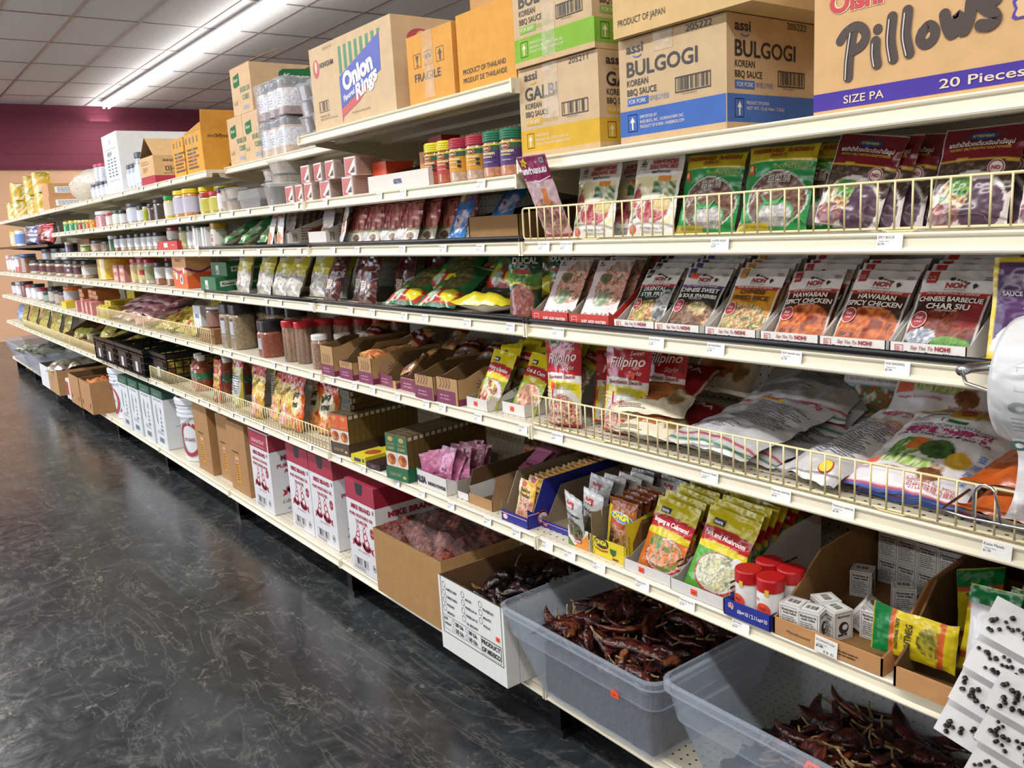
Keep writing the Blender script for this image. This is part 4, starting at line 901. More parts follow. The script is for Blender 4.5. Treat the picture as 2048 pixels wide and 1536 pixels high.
NOHS = [(.275, .119, 'stir fry mix', 'dark green', noh('24382e', [('food', .5, .2, .5, .23, ['c9b04a', '5a7a34', 'b8502a', 'd8c890', '3f5a2c', 'a33a20'], .012), ('food', .85, .36, .2, .26, ['4a4c4e', 'd0d0cc', '8a8c8c', '2c2e30'], .012)], 'a83038'), t_noh('ORIENTAL', 'STIR FRY', '2c3a32', 0, 'e6e4de'), 'mixed vegetables'),
        (.396, .128, 'sparerib mix', 'purple', noh('2a241f', [('food', .55, .2, .5, .24, ['4a2c1e', '6a4430', '8a6444', '3a2016', 'c9a070'], .01), ('food', .6, .36, .2, .08, ['d8cf9a', '9a8a54', 'e0d8b4'], .008)], '4a3c80'), t_noh('CHINESE SWEET', '& SOUR SPARERIBS', '4a3f84', 0, 'efece6'), 'brown ribs'),
        (.531, .128, 'fried rice mix', 'orange', noh('c98a1e', [('food', .5, .2, .48, .24, ['c9b46a', '6a8a3c', 'b5482c', 'e0d6a8', '8a6a34', '3f6030'], .008), ('ell', .5, -.02, .5, .08, 'b8bcc0')], 'a8362c'), t_noh('CHINESE', 'FRIED RICE', 'c98a2c', 0, '4a2c1a'), 'colourful rice'),
        (.662, .12, 'spicy chicken mix', 'red', noh('3f2218', [('food', .5, .2, .5, .3, CHK, .02)], 'a8362e'), t_noh('HAWAIIAN', 'SPICY CHICKEN', 'b03038', 0, 'f0e6da'), 'chicken legs, beside fried rice'),
        (.785, .126, 'spicy chicken mix', 'red', noh('3f2218', [('food', .5, .2, .5, .3, CHK, .02)], 'a8362e'), t_noh('HAWAIIAN', 'SPICY CHICKEN', 'b03038', 0, 'f0e6da'), 'chicken legs, beside char siu'),
        (.913, .13, 'char siu mix', 'red', noh('3a1a18', [('food', .5, .3, .5, .2, ['5a1c14', '8a3420', '3a1210', 'a8502e', '6a2418'], .012), ('rect', .7, .3, .97, .6, '8a2a2c'), ('food', .25, .16, .22, .1, ['c9ccd4', '5a6478', 'e4e4e4'], .01), ('food', .68, .1, .26, .08, ['3f7a2c', '6aa03c', '2c5a20'], .006), ('band', 0, .03, 'd8cfae')], 'a8322e'), t_noh('CHINESE BARBECUE', 'CHAR SIU', 'b8302c', 0, 'f0e6da'), 'dark roast pork')]
BX = None
for i, (x, w, nm, tab, ops, tx, look) in enumerate(NOHS):
    lab = 'white display box holding %s packets showing %s' % (nm, look)
    if BX is None: BX = put(tray(lab, .122, .22, .0215, sides(.0215, .147, .22), .147, 'e2e0dd', 'b9b3aa', p_noh, group='white seasoning mix display boxes'), (x, .03, Z4 + .001))
    else: dup(BX, lab, (x, .03, Z4 + .001))
    p = tag(pouch('seasoning_packet', w - .012, .148, .012, ops, tx, 'sachet', m='matte_film', seed=40 + i, bend=.004), 'front packet of %s with %s tab, showing %s' % (nm, tab, look), 'seasoning packet', 'seasoning packets in white boxes')
    cx = x + .061; put(p, (cx, .055, Z4 + .006), (R(-35 + (i % 3)), R((-2, 1, 0, -3, 1.5, 0)[i]), R((0, 0, -2, 2, 0, 0)[i])))
    for k in range(2 if i == 4 else 3): dup(p, '%s packet with %s tab, %s behind its front packet, %s' % (nm, tab, ORD[k], look.split(',')[-1].strip()), (cx + .003 * ((k % 2) * 2 - 1), .074 + .02 * k + (.008 if k == 0 else .004), Z4 + .013 + .007 * k), (R(-32), R((1, -1, 2)[k]), 0))
    if i == 1: sticker(p, (-.03, -.004, .125), (0, 0, 0))
def t_pur(mb, fr):
    w, h = fr.w, fr.h; mb.rect(fr, w * .28, h * .77, w * .62, h * .86, 'c9a23a', d=EPS * 1); mb.poly(fr, [(w * .3, h * .82), (w * .35, h * .94), (w * .47, h * .94), (w * .52, h * .82), (w * .46, h * .76), (w * .35, h * .76)], 'a83a34', d=EPS * 2); mb.text(fr, '李錦記', w * .41, h * .83, .006, 'e0b040', al='c', d=EPS * 4); mb.rect(fr, w * .54, h * .8, w * .98, h * .92, 'a83a34', d=EPS * 2); mb.text(fr, 'AHG', w * .6, h * .82, .012, 'e8e0d8', bold=.04, d=EPS * 4)
    mb.text(fr, 'SAUCE FOR', w * .1, h * .64, .0065, 'e4e0e4', w=w * .32, bold=.02); mb.text(fr, 'SPICY', w * .46, h * .635, .0105, 'e4e0e4', w=w * .3, bold=.04); mb.text(fr, '魚香茄子', w * .3, h * .53, .0105, 'e4e0e4', w=w * .52)
put(tag(pouch('sauce_pouch', .155, .155, .02, [('bg', 'd9bf2a'), ('rect', .05, .05, .96, .95, '4a2a58'), ('ell', .75, .12, .72, .38, 'e2e0dc'), ('food', .75, .12, .62, .3, ['b5482c', '6a8a34', 'd8b070', '8a3020', 'c9a050', '3f6a2c'], .012), ('band', 0, .12, 'd9bf2a')], t_pur, 'stand', seed=50), 'purple sauce pouch with yellow border standing over the bag roll', 'sauce pouch'), (1.135, .035, Z4 + .002), (R(-9), 0, 0))
# ------------------------------------------------------------------ waist high shelf: pouches and foil bags behind the fence
def t_spag(mb, fr):
    w, h = fr.w, fr.h; wh = 'ece4de'
    mb.ell(fr, w * .3, h * .93, .02, .0135, wh); mb.ring(fr, w * .3, h * .93, .0188, .0125, .0012, '1f5a3c', d=EPS * 3); mb.text(fr, 'UFC', w * .3, h * .912, .0105, '1f5a3c', al='c', w=.026, bold=.06, d=EPS * 4)
    mb.text(fr, 'Sweet', w * .58, h * .83, .011, wh, w=w * .3, ital=.3, rot=.12); mb.text(fr, 'Filipino', w * .12, h * .69, .024, wh, w=w * .8, ital=.35, bold=.012, rot=.1); mb.text(fr, 'Style', w * .56, h * .62, .0115, wh, w=w * .3, ital=.3, rot=.1)
    mb.text(fr, 'Spaghetti Sauce', w * .13, h * .522, .0095, '8a2a30', w=w * .76, bold=.02, ital=.12, rot=.04)
    mb.rect(fr, w * .04, h * .3, w * .3, h * .44, 'c42a34'); [mb.text(fr, s, w * .06, h * (.405 - .042 * i), .0062, wh, w=w * .21, bold=.03, d=EPS * 4) for i, s in enumerate(('NATURALLY', 'HAS', 'LYCOPENE'))]
    mb.lines(fr, w * .38, h * .41, w * .92, h * .49, 5, '8a8a2a')
SPAG = [('bg', 'd8c81e'), ('ell', .55, .14, .5, .3, 'c9c9c4'), ('food', .55, .1, .44, .26, ['8a1c20', 'b52a2a', 'd8c0a0', '6a1418', 'e6d8c4', '9c2426'], .005), ('band', 0, .035, 'a81c26'), ('band', .565, 1, 'b01c2a'), ('wave', .495, .575, 'dedad6', .015, 4), ('rect', 0, 0, .03, 1, 'b01c2a'), ('rect', .97, .05, 1, .55, 'cfc9a4')]
sp = tag(pouch('sauce_pouch', .128, .222, .05, SPAG, t_spag, 'stand', seed=60), 'red and yellow spaghetti sauce pouch at the fence end', 'sauce pouch', 'spaghetti sauce pouches')
put(sp, (.066, .055, Z5 + .002), (R(-3), R(-2), R(4)), (1, 1, 1)); sticker(sp, (-.012, -.027, .1), (0, R(10), 0), .012, .017)
sp2 = dup(sp, 'larger spaghetti sauce pouch against the lying soup stock bags', (.232, .09, Z5 + .002), (R(-6), R(3), R(12)), 1.0); sp2.children[0].location = (.022, -.018, .14); sp2.children[0].rotation_euler = (0, R(15) + PI / 2, 0)
dup(sp, 'spaghetti sauce pouch behind the larger one', (.262, .175, Z5 + .002), (R(-8), R(4), R(10)), 1.0); dup(sp, 'spaghetti sauce pouch turned sideways between the two front pouches', (.14, .15, Z5 + .002), (R(-3), R(9), R(62)), (1, 1, .8))
def t_das(mb, fr):
    w, h = fr.w, fr.h; mb.text(fr, 'DASIDA', w * .5, h * .74, .021, 'ded6d2', al='c', w=w * .72, bold=.015); mb.text(fr, '다시다', w * .2, h * .63, .013, 'ded6d2', w=w * .34, ital=.2)
    mb.rect(fr, w * .3, h * .13, w * .62, h * .3, 'b5703c', nu=4, nv=4); mb.lines(fr, w * .33, h * .15, w * .6, h * .28, 6, '7a4a2a'); mb.lines(fr, w * .1, h * .03, w * .5, h * .08, 3, '6a5a4a')
DAS = [('bg', '8a1822'), ('band', 0, .36, 'd8d0b8'), ('ell', .45, .33, .42, .17, '9c5a30'), ('ell', .42, .32, .3, .12, 'c07a40'), ('food', .8, .25, .1, .14, ['d8d0b8', 'b59a6a', '8a6a44'], .02), ('rect', 0, 0, .03, 1, 'c9bfae'), ('rect', .97, 0, 1, 1, 'c9bfae'), ('band', .93, 1, '7a141e')]
SG = 'dark red soup stock bags'
das = tag(pouch('soup_stock_bag', .19, .25, .045, DAS, t_das, 'pillow', m='matte_film', seed=66, res=.005, wr=.003), 'dark red soup stock bag lying on top with its brown bowl print to the fence', 'stock bag', SG)
orient(das, (.238, .06, Z5 + .062), (.385, .105, Z5 + .06), (.232, .25, Z5 + .115))
orient(dup(das, 'dark red soup stock bag lying underneath at the fence, cream end out'), (.235, .03, Z5 + .025), (.44, .045, Z5 + .025), (.21, .30, Z5 + .045))
orient(dup(das, 'dark red soup stock bag leaning on the back with large white lettering'), (.213, .315, Z5 + .075), (.418, .325, Z5 + .07), (.235, .39, Z5 + .15), )
def t_foil(n):
    def p(mb, fr):
        w, h = fr.w, fr.h
        if n == 0: mb.text(fr, '香菇雞湯調味料', w * .18, h * .83, .0125, 'b8344a', w=w * .72, bold=.03, rot=-.05); mb.text(fr, 'MUSHROOM SEASONING', w * .2, h * .79, .0055, '4a62a0', w=w * .55, rot=-.03); mb.rect(fr, w * .28, h * .74, w * .55, h * .775, 'd8b43a', nu=3); mb.text(fr, '全素食用', w * .3, h * .742, .008, 'a8302c', w=w * .2, d=EPS * 4); mb.lines(fr, w * .35, h * .36, w * .93, h * .72, 15, '6a6a70'); mb.lines(fr, w * .08, h * .2, w * .6, h * .33, 6, '74747a')
        else: mb.rect(fr, w * .28, h * .88, w * .72, h * .91, '2f2a4a', nu=3); mb.text(fr, '香菇粉', w * .25, h * .79, .015, 'b0506a', w=w * .5, bold=.03); mb.lines(fr, w * .12, h * .22, w * .9, h * .66, 20, '64646c'); mb.lines(fr, w * .55, h * .62, w * .95, h * .72, 5, 'b0506a'); mb.ell(fr, w * .72, h * .1, .016, .016, 'b8402c'); mb.ell(fr, w * .72, h * .1, .0135, .0135, 'e6c83a', d=EPS * 3)
    return p
FO = [('bg', 'cfd0d4'), ('band', .93, 1, '9c2430'), ('band', .9, .91, '2c6a44'), ('band', .02, .032, 'd8d8d8'), ('band', .035, .06, '2c7a4c'), ('band', .06, .09, 'c9c9cc'), ('band', .09, .11, 'b02a34')]
mat('silver_film', .3, metal=.25, bump=.6, bscale=20, bdist=.01)
fo = tag(pouch('seasoning_bag', .25, .3, .055, FO, t_foil(0), 'pillow', m='silver_film', seed=70, res=.006, wr=.005), 'silver white seasoning bag with red and green stripes at the fence', 'seasoning bag', 'silver white mushroom seasoning bags')
orient(fo, (.41, .045, Z5 + .028), (.635, .015, Z5 + .026), (.375, .27, Z5 + .07))
orient(dup(fo, 'silver white bag underneath the striped one, poking out towards the middle'), (.43, .085, Z5 + .008), (.67, .06, Z5 + .008), (.42, .33, Z5 + .03))
orient(dup(fo, 'silver white bag lying deep in the shelf, red stripe up, by the pegboard'), (.47, .24, Z5 + .03), (.70, .25, Z5 + .035), (.44, .44, Z5 + .115))
orient(dup(fo, 'silver white bag with red seal lying over the deepest striped bag'), (.50, .22, Z5 + .07), (.66, .25, Z5 + .065), (.48, .40, Z5 + .125))
orient(tag(pouch('seasoning_bag', .15, .31, .045, [('bg', 'd4d2d4'), ('band', .7, .74, 'c9b88a'), ('band', .74, 1, 'dad8d6')], t_foil(1), 'pillow', m='silver_film', seed=73, res=.006, wr=.005), 'narrow silver bag of fine print with round yellow seal, slanting to the fence', 'seasoning bag', 'silver white mushroom seasoning bags'), (.685, .045, Z5 + .018), (.822, .015, Z5 + .016), (.735, .31, Z5 + .085))
def t_mush(mb, fr):
    w, h = fr.w, fr.h; mb.ell(fr, w * .55, h * .9, .0095, .0085, 'a82430'); mb.text(fr, '素', w * .55, h * .88, .008, 'e8dcd4', al='c', d=EPS * 4); mb.text(fr, '香菇調味料', w * .12, h * .72, .021, 'c02a48', w=w * .84, bold=.04); mb.text(fr, 'Mushroom Seasoning', w * .08, h * .6, .0105, '2a2a34', w=w * .88, bold=.04, ital=.2); mb.text(fr, 'Gia Vị Trích Chất Nấm Các Hương', w * .12, h * .53, .0055, '55555c', w=w * .7)
orient(tag(pouch('seasoning_bag', .165, .19, .03, [('bg', 'dcdad8'), ('band', .1, .5, '9fb4c0'), ('food', .45, .3, .5, .18, ['1f6a3c', '2f8a4c', 'b83a2c', '3f7a3a', 'd8d8c8'], .014)], t_mush, 'pillow', m='matte_film', seed=76), 'white mushroom seasoning bag standing at the back with pink characters', 'seasoning bag'), (.62, .345, Z5 + .035), (.78, .355, Z5 + .035), (.655, .40, Z5 + .18))
def t_tw(mb, fr):
    w, h = fr.w, fr.h
    mb.rect(fr, w * .4, h * .78, w * .62, h * .95, 'd8b430', nu=3, nv=3); mb.frame(fr, w * .4, h * .78, w * .62, h * .95, .0012, '8a7a20', d=EPS * 3); mb.ell(fr, w * .51, h * .87, .014, .016, 'a8502a', d=EPS * 3); mb.text(fr, 'Taiwan', w * .06, h * .78, .007, '9c3a4a', w=w * .18, ital=.2); mb.text(fr, 'Family', w * .06, h * .745, .007, '9c3a4a', w=w * .18, ital=.2)
    mb.rect(fr, w * .36, h * .72, w * .58, h * .75, '2f6a3c', nu=3); mb.text(fr, 'MUSHROOM SEASONING', w * .12, h * .665, .0085, '3a6a6a', w=w * .74); mb.text(fr, '香菇顆粒調味料', w * .12, h * .595, .0155, 'a82a6a', w=w * .74, bold=.04); mb.text(fr, 'Gia Vị Tinh chất Đông Cô', w * .08, h * .555, .008, '3a3030', w=w * .8, bold=.02)
    mb.text(fr, 'Weight: 2.11 oz (400g)', w * .06, h * .14, .0055, 'b8483a', w=w * .4); mb.text(fr, 'Substitute for MSG', w * .52, h * .09, .006, 'b8483a', w=w * .38); mb.text(fr, '可代替味精及雞粉', w * .54, h * .05, .009, 'b8343a', w=w * .38)
    for i, s in enumerate('臺灣風味'): mb.text(fr, s, w * .9, h * (.42 - .085 * i), .0125, '3a74b8', al='c')
    for a, c in ((-.05, '3a5aa8'), (-.025, 'e0e0e0'), (0, 'b8343a')): mb.stroke(fr, [(w * .14, h * (.85 + a)), (w * .26, h * (.88 + a)), (w * .37, h * (.86 + a))], .003, c)
TW = [('bg', 'd8d6d8'), ('ell', .5, .99, .6, .16, 'd4b83a'), ('band', .955, 1, 'c2502c'), ('food', .3, .4, .16, .11, ['3f6a2c', '6a9a3c', '4f7a30', 'd8e0c0'], .008), ('streak', .3, .36, .44, .52, ['d9782c', 'c9682a', 'e0903c'], .02, .8), ('food', .55, .42, .14, .1, ['2f4a24', '466a34', '1f341a'], .02), ('food', .76, .36, .1, .08, ['d8b030', 'c99a24', 'e0c050'], .02), ('food', .5, .24, .24, .06, ['6a4430', 'c9b49a', '8a6248'], .01), ('streak', .2, .2, .62, .3, ['6a9a34', '9ac060', 'd8e4b0', '4f7a2c'], .006, .1), ('food', .66, .17, .1, .07, ['6a3c22', '8a5a34', '54301c'], .02), ('rect', .02, .18, .2, .28, 'd8684a'), ('band', .155, .165, 'c9502c'), ('band', .0, .018, '3a5aa8'), ('band', .02, .035, 'b8343a')]
TWG = 'white vegetable print seasoning bags'
tw = tag(pouch('seasoning_bag', .225, .275, .05, TW, t_tw, 'pillow', m='matte_film', seed=80, res=.0035, wr=.004), 'white seasoning bag printed with vegetables, sloping down to the fence', 'seasoning bag', TWG)
orient(tw, (.822, .045, Z5 + .02), (1.035, .035, Z5 + .02), (.775, .275, Z5 + .10)); sticker(tw, (-.012, -.026, .09))
orient(dup(tw, 'white vegetable print bag underneath the sloping one'), (.85, .05, Z5 + .008), (1.06, .05, Z5 + .006), (.83, .3, Z5 + .05))
orient(dup(tw, 'white vegetable print bag behind, its red seam across the middle'), (.79, .27, Z5 + .09), (.98, .30, Z5 + .085), (.80, .345, Z5 + .19))
orient(dup(tw, 'rearmost white vegetable print bag with the yellow emblem showing'), (.80, .33, Z5 + .11), (1.0, .36, Z5 + .11), (.80, .39, Z5 + .23))
for i in range(2):
    o = tag(pouch('spice_powder_bag', .2, .2, .05, [('bg', 'b5521c'), ('food', .5, .5, .5, .5, ['b5521c', 'c9642a', '9c4014'], .03)], None, 'pillow', seed=84 + i, res=.008, wr=.006), ('orange spice powder bag at the fence under the bag roll', 'second orange powder bag lying on the one under the bag roll')[i], 'spice bag', 'orange spice powder bags')
    orient(o, (1.035 - .0 * i, .03 + .02 * i, Z5 + .026 + .038 * i), (1.215, .03 + .02 * i, Z5 + .026 + .036 * i), (1.03, .22, Z5 + .04 + .04 * i))

# ------------------------------------------------------------------ produce bag roll on its chrome holder
t = empty('produce_bag_roll', (1.155, -.1, 1.14)); rr = .0825
mb = MB(); N = 36; prof = [(0, .0), (.0, .07), (.003, .08), (.01, rr), (.25, rr)]
V = [(x, r * math.cos(2 * PI * q / N), r * math.sin(2 * PI * q / N)) for x, r in prof for q in range(N)]
mb.add(V, [(i * N + q, i * N + (q + 1) % N, (i + 1) * N + (q + 1) % N, (i + 1) * N + q) for i in range(len(prof) - 1) for q in range(N)], 'dadde0', 'thin_bag', True)
class RollFr:
    def __call__(s, u, v, d=0.):
        u, v, d = np.broadcast_arrays(A(u), A(v), A(d)); a = v / rr; return np.stack([u + 0 * a, -(rr + d) * np.cos(a), (rr + d) * np.sin(a)], -1)
fr = RollFr(); mb.frame(fr, .035, -.0, .085, .03, .0008, 'b9bec2', 'thin_bag'); mb.poly(fr, [(.03, .03), (.06, .05), (.09, .03)], 'c3c8cb', 'thin_bag'); mb.text(fr, 'OPEN', .028, -.028, .014, '8f9a98', w=.08, bold=.07, m='thin_bag'); mb.lines(fr, .03, -.06, .1, -.034, 4, 'b4babd', seed=2)
mb.build('roll', t)
mb = MB(); n, k = 10, 12                                           # the loose bag hanging from the roll
V = []
for j in range(k + 1):
    s = j / k; z = -.05 - .155 * s
    for i in range(n + 1):
        u = i / n; V.append((.012 + u * .2 + .018 * math.sin(s * 3 + u * 4), -.062 + .03 * s + .012 * math.sin(u * 11 + s * 5) + .006 * math.sin(u * 23 + s * 9), z + .05 * s * (.5 - u) * (1 if u < .5 else 0) + .008 * math.sin(u * 14)))
mb.add(V, [(j * (n + 1) + i, j * (n + 1) + i + 1, (j + 1) * (n + 1) + i + 1, (j + 1) * (n + 1) + i) for j in range(k) for i in range(n)], 'e4e6e8', 'thin_bag', True); mb.text(Fr((.03, -.073, -.075), (1, 0, 0), (0, .1, .99)), 'OPEN', 0, 0, .011, '2c4a40', w=.07, bold=.06); mb.build('loose_bag', t)
mb = MB(); mb.tube([(-.0, .1, -.0), (-.055, .1, -.005), (-.09, .075, -.008), (-.09, .05, -.008)], .008, 'c9ccd0', 'metal', 10); mb.tube([(-.09, .05, -.008), (-.075, .035, -.022), (-.02, .02, -.03), (.0, 0, 0), (.25, 0, 0)], .0028, 'd5d7da', 'metal', 8); mb.build('holder', t)
mb = MB(); mb.tube([(-.075, .06, -.185), (-.07, -.035, -.19), (-.03, -.04, -.19), (.09, -.045, -.185)], .0022, 'd5d7da', 'metal', 8); mb.tube([(-.022, -.043, -.185)] + [(-.006 + .014 * math.cos(PI - a), -.05, -.15 + .014 * math.sin(a)) for a in np.linspace(0, PI, 7)] + [(.012, -.043, -.185)], .002, 'd5d7da', 'metal', 8); mb.build('hook_bar', t)
tag(t, 'roll of clear produce bags on a chrome holder hung over the fence', 'bag roll')

# ------------------------------------------------------------------ knee high shelf: display boxes and packets
BLU = '20268a'
def p_oet(mb, F):
    f, r = F['f'], F['r']; mb.rect(f, 0, .022, .112, .0245, 'd8a8b4'); mb.ell(f, .018, .014, .012, .009, 'c9505a'); mb.ell(f, .018, .014, .0095, .0068, 'd8d8e4', d=EPS * 3); mb.rect(r, 0, .036, .06, .039, 'd8a8b4'); mb.ell(r, .05, .022, .018, .02, 'b8343c'); mb.ell(r, .05, .022, .0145, .014, 'dcdce4', d=EPS * 3); mb.text(r, 'Dr.Oetker', .05, .018, .007, '2a3a8a', al='c', w=.026, d=EPS * 5, bold=.03)
oe = put(tray('royal blue baking powder display box full of packets', .115, .34, .03, [(0, .055), (.02, .042), (.06, .125), (.34, .13)], .13, BLU, '8f7f6a', p_oet), (-.168, .012, Z6 + .001))
def t_oet(mb, fr): w, h = fr.w, fr.h; mb.ell(fr, w * .28, h * .9, .011, .0075, 'b8506a'); mb.text(fr, 'Baking', w * .16, h * .72, .011, '33291c', w=w * .62, bold=.02); mb.text(fr, 'Powder', w * .16, h * .61, .011, '33291c', w=w * .62, bold=.02)
OET = [('bg', 'd8a83a'), ('food', .55, .3, .55, .34, ['a8623a', 'd8a088', '8a4a24', 'e0c4b0', 'c98a5a'], .012), ('rect', 0, 0, .12, 1, 'd8cfae'), ('food', .7, .75, .2, .1, ['d8a83a', 'e0b850', 'e6d090'], .02)]
op = None
for k in range(14):
    lab = 'front baking powder packet facing out of the royal blue box' if k == 0 else 'baking powder packet on edge in the royal blue box, %s behind the front one' % ORD[k - 1]
    if op is None: op = put(tag(pouch('baking_powder_packet', .074, .112, .008, OET, t_oet, 'sachet', seed=90), lab, 'packet', 'baking powder packets in the royal blue box'), (-.108, .036, Z6 + .004), (R(-12), R(3), R(-4)))
    else: dup(op, lab, (-.111, .05 + .02 * k, Z6 + .004 + .0005 * k), (R(-14), R((-2, 2, 1)[k % 3]), 0))
put(tray('empty royal blue display tray beside the full baking powder box', .108, .3, .019, [(0, .03), (.02, .021), (.07, .1), (.3, .105)], .105, BLU, '8f7f6a', lambda mb, F: (mb.rect(F['f'], 0, .013, .105, .0145, 'd8a8b4'), mb.ell(F['f'], .014, .0095, .009, .0055, 'c9707a'))), (-.047, .055, Z6 + .001))
def p_bad(mb, F):
    f = F['f']; mb.rect(f, 0, .002, .075, .05, 'dcd8d0'); mb.poly(f, [(.02, .0), (.075, .0), (.075, .045), (.06, .03)], 'd88a30', d=EPS * 2); mb.poly(f, [(.0, .0), (.025, .0), (.0, .022)], '5a7a3c', d=EPS * 2); mb.rect(f, .024, .012, .05, .024, 'b03a40', d=EPS * 3); mb.text(f, 'badia', .0265, .0145, .006, 'e4d8d0', w=.021, d=EPS * 5, bold=.03)
put(tray('small white display box of bay and lemon herb packets beside the yellow box', .08, .2, .03, [(0, .05), (.02, .03), (.06, .07), (.2, .085)], .085, 'dcd8d0', '9a8f80', p_bad), (.094, .025, Z6 + .001))
def t_bad(mb, fr): w, h = fr.w, fr.h; mb.rect(fr, w * .22, h * .72, w * .6, h * .85, 'b03a40', nv=2); mb.text(fr, 'badia', w * .26, h * .755, .007, 'e8dcd4', w=w * .3, bold=.03, d=EPS * 4); mb.text(fr, 'Dry Lemon', w * .18, h * .58, .0085, '2f2f2f', w=w * .7, bold=.04); mb.text(fr, 'Grass', w * .34, h * .5, .0065, '3a3a3a', w=w * .34)
bd = tag(pouch('herb_packet', .08, .125, .022, [('bg', 'bfc2c4'), ('food', .5, .24, .45, .26, ['4a5a34', '6a6248', '3c3a30', '8a7a5a'], .014), ('band', .9, 1, 'd4d7d9'), ('band', 0, .03, 'c9ccce')], t_bad, 'sachet', m='gloss', seed=95), 'clear herb packet leaning out at the front of its small white box', 'herb packet', 'clear herb packets')
orient(bd, (.082, .04, Z6 + .02), (.15, .03, Z6 + .01), (.028, .035, Z6 + .115))
orient(dup(bd, 'clear herb packet slanting just behind the one leaning out'), (.105, .065, Z6 + .02), (.17, .06, Z6 + .012), (.05, .07, Z6 + .125))
orient(dup(bd, 'clear herb packet standing highest, in the middle of its box'), (.04, .115, Z6 + .03), (.125, .12, Z6 + .02), (.012, .14, Z6 + .15))
for i in range(10): dup(bd, 'clear grey herb packet in the shaded row behind the yellow box, %s from the front' % ORD[i], (.10 + .012 * (i % 3) + .006 * i, .155 + .028 * i, Z6 + .02), (R(-16), R((-3, 2, 0)[i % 3]), R(-6)), (1.15, 1, 1.0))
for i in range(6): dup(bd, 'clear grey herb packet right behind yellow packets, %s from the front' % ORD[i], (.215 + .004 * i, .24 + .036 * i, Z6 + .015), (R(-15), R((2, -2)[i % 2]), R(-6)), (1.15, 1, 1.05))
def zig(mb, fr, u, h, c): mb.stroke(fr, [(u + (.0025 if i % 2 else -.0025), h * i / 12) for i in range(13)], .0012, c, n=2)
def p_onga(mb, F):
    f, r = F['f'], F['r']; zig(mb, f, .006, .09, '4a3a20'); zig(mb, f, .112, .05, '4a3a20')
    mb.ell(f, .034, .035, .024, .014, '2a2624', rot=-.1); mb.text(f, 'ONGA', .034, .03, .012, 'e0cc3a', al='c', w=.04, bold=.06, d=EPS * 3); mb.poly(f, [(.062, .028), (.084, .028), (.082, .016), (.073, .01), (.064, .016)], '3a5a34'); mb.rect(f, .07, .002, .09, .007, '8a3a1c'); mb.stroke(f, [(.014, .019), (.034, .015), (.054, .018)], .0035, 'a8402a')
    mb.poly(r, [(.02, .05), (.05, .1), (.18, .1), (.18, .02), (.02, .02)], '7a5a34'); mb.rect(r, .05, .05, .15, .09, '5a3c22', d=EPS * 2); mb.ell(r, .08, .033, .04, .013, '2a2624', d=EPS * 3); mb.text(r, 'ONGA', .08, .027, .013, 'd8c8a8', al='c', w=.064, bold=.06, d=EPS * 5); zig(mb, r, .008, .07, '4a3a20')
on = put(tray('bright yellow zigzag edged display box with brown seasoning pouches', .118, .19, .045, [(0, .105), (.02, .1), (.19, .13)], .13, 'd8c424', '8a7a64', p_onga), (.18, .025, Z6 + .001))
def t_onga(mb, fr): w, h = fr.w, fr.h; mb.ell(fr, w * .54, h * .7, w * .4, h * .085, 'c8d4dc', rot=-.08); mb.ell(fr, w * .54, h * .7, w * .375, h * .07, '3a7aa8', rot=-.08, d=EPS * 2.5); mb.text(fr, 'ONGA', w * .54, h * .665, .0135, 'e6d42c', al='c', w=w * .62, bold=.06, d=EPS * 4); mb.stroke(fr, [(w * .2, h * .6), (w * .55, h * .555), (w * .85, h * .55)], .006, 'b8402c'); mb.text(fr, 'Noodles', w * .38, h * .46, .0055, 'd8c8a0', w=w * .3, ital=.2)
ONG = [('bg', '9c5a24'), ('rect', 0, 0, .14, 1, 'd4bc2a'), ('food', .58, .22, .3, .2, ['8a5a34', 'c9a070', '6a4020', 'b58a54', '4a2c18'], .008), ('ell', .22, .3, .1, .18, '3c2c20'), ('band', .88, 1, '7a3c18')]
og = tag(pouch('seasoning_pouch', .092, .135, .014, ONG, t_onga, 'sachet', seed=99), 'front brown seasoning pouch in the yellow zigzag box', 'seasoning pouch', 'brown pouches in the yellow box')
put(og, (.243, .05, Z6 + .004), (R(-9), R(2), 0))
for k in range(4): dup(og, 'brown seasoning pouch %s behind the front one in the yellow zigzag box' % ORD[k], (.245, .069 + .024 * k, Z6 + .005 + .002 * k), (R(-9), R((-1, 1)[k % 2]), 0))
def t_nora(l1, l2, band):
    def p(mb, fr):
        w, h = fr.w, fr.h; mb.rect(fr, w * .16, h * .8, w * .4, h * .88, '1f2848', nu=2, nv=2); mb.text(fr, 'nora', w * .19, h * .82, .008, 'd8dce0', w=w * .18, bold=.06, d=EPS * 5)
        mb.text(fr, l1, w * .08, h * .665, .0105, 'efe2dc', w=min(w * .84, .0075 * len(l1)), bold=.03, rot=-.04, d=EPS * 4); mb.text(fr, l2, w * .34, h * .585, .0058, 'e6cf60', w=w * .48, ital=.2, rot=-.03, d=EPS * 4)
    return p
def nora_ops(food, mid): return [('bg', 'cfc21c'), ('band', 0, .5, mid), ('wave', .57, .75, 'b01c26', .03, 3.4), ('wave', .56, .575, 'd8b43a', .03, 3.4), ('ell', .56, .25, .44, .25, 'a83a30'), ('ell', .56, .26, .41, .225, 'c9ccd0')] + food + [('band', .94, 1, 'c9bc1c')]
NG = 'yellow soup mix packets'
def tr_n(mb, F): mb.lines(F['r'], .02, .012, .25, .06, 4, '4a4642')
mat_w = 'd6d4d2'
n1 = put(tray('torn white display tray of tamarind shrimp soup packets', .142, .34, .026, [(0, .026), (.02, .026), (.2, .115), (.34, .125)], .125, mat_w, '9f9a94', tr_n, group='white trays of yellow soup packets'), (.302, .012, Z6 + .001)); sticker(n1, (.055, -.001, .014))
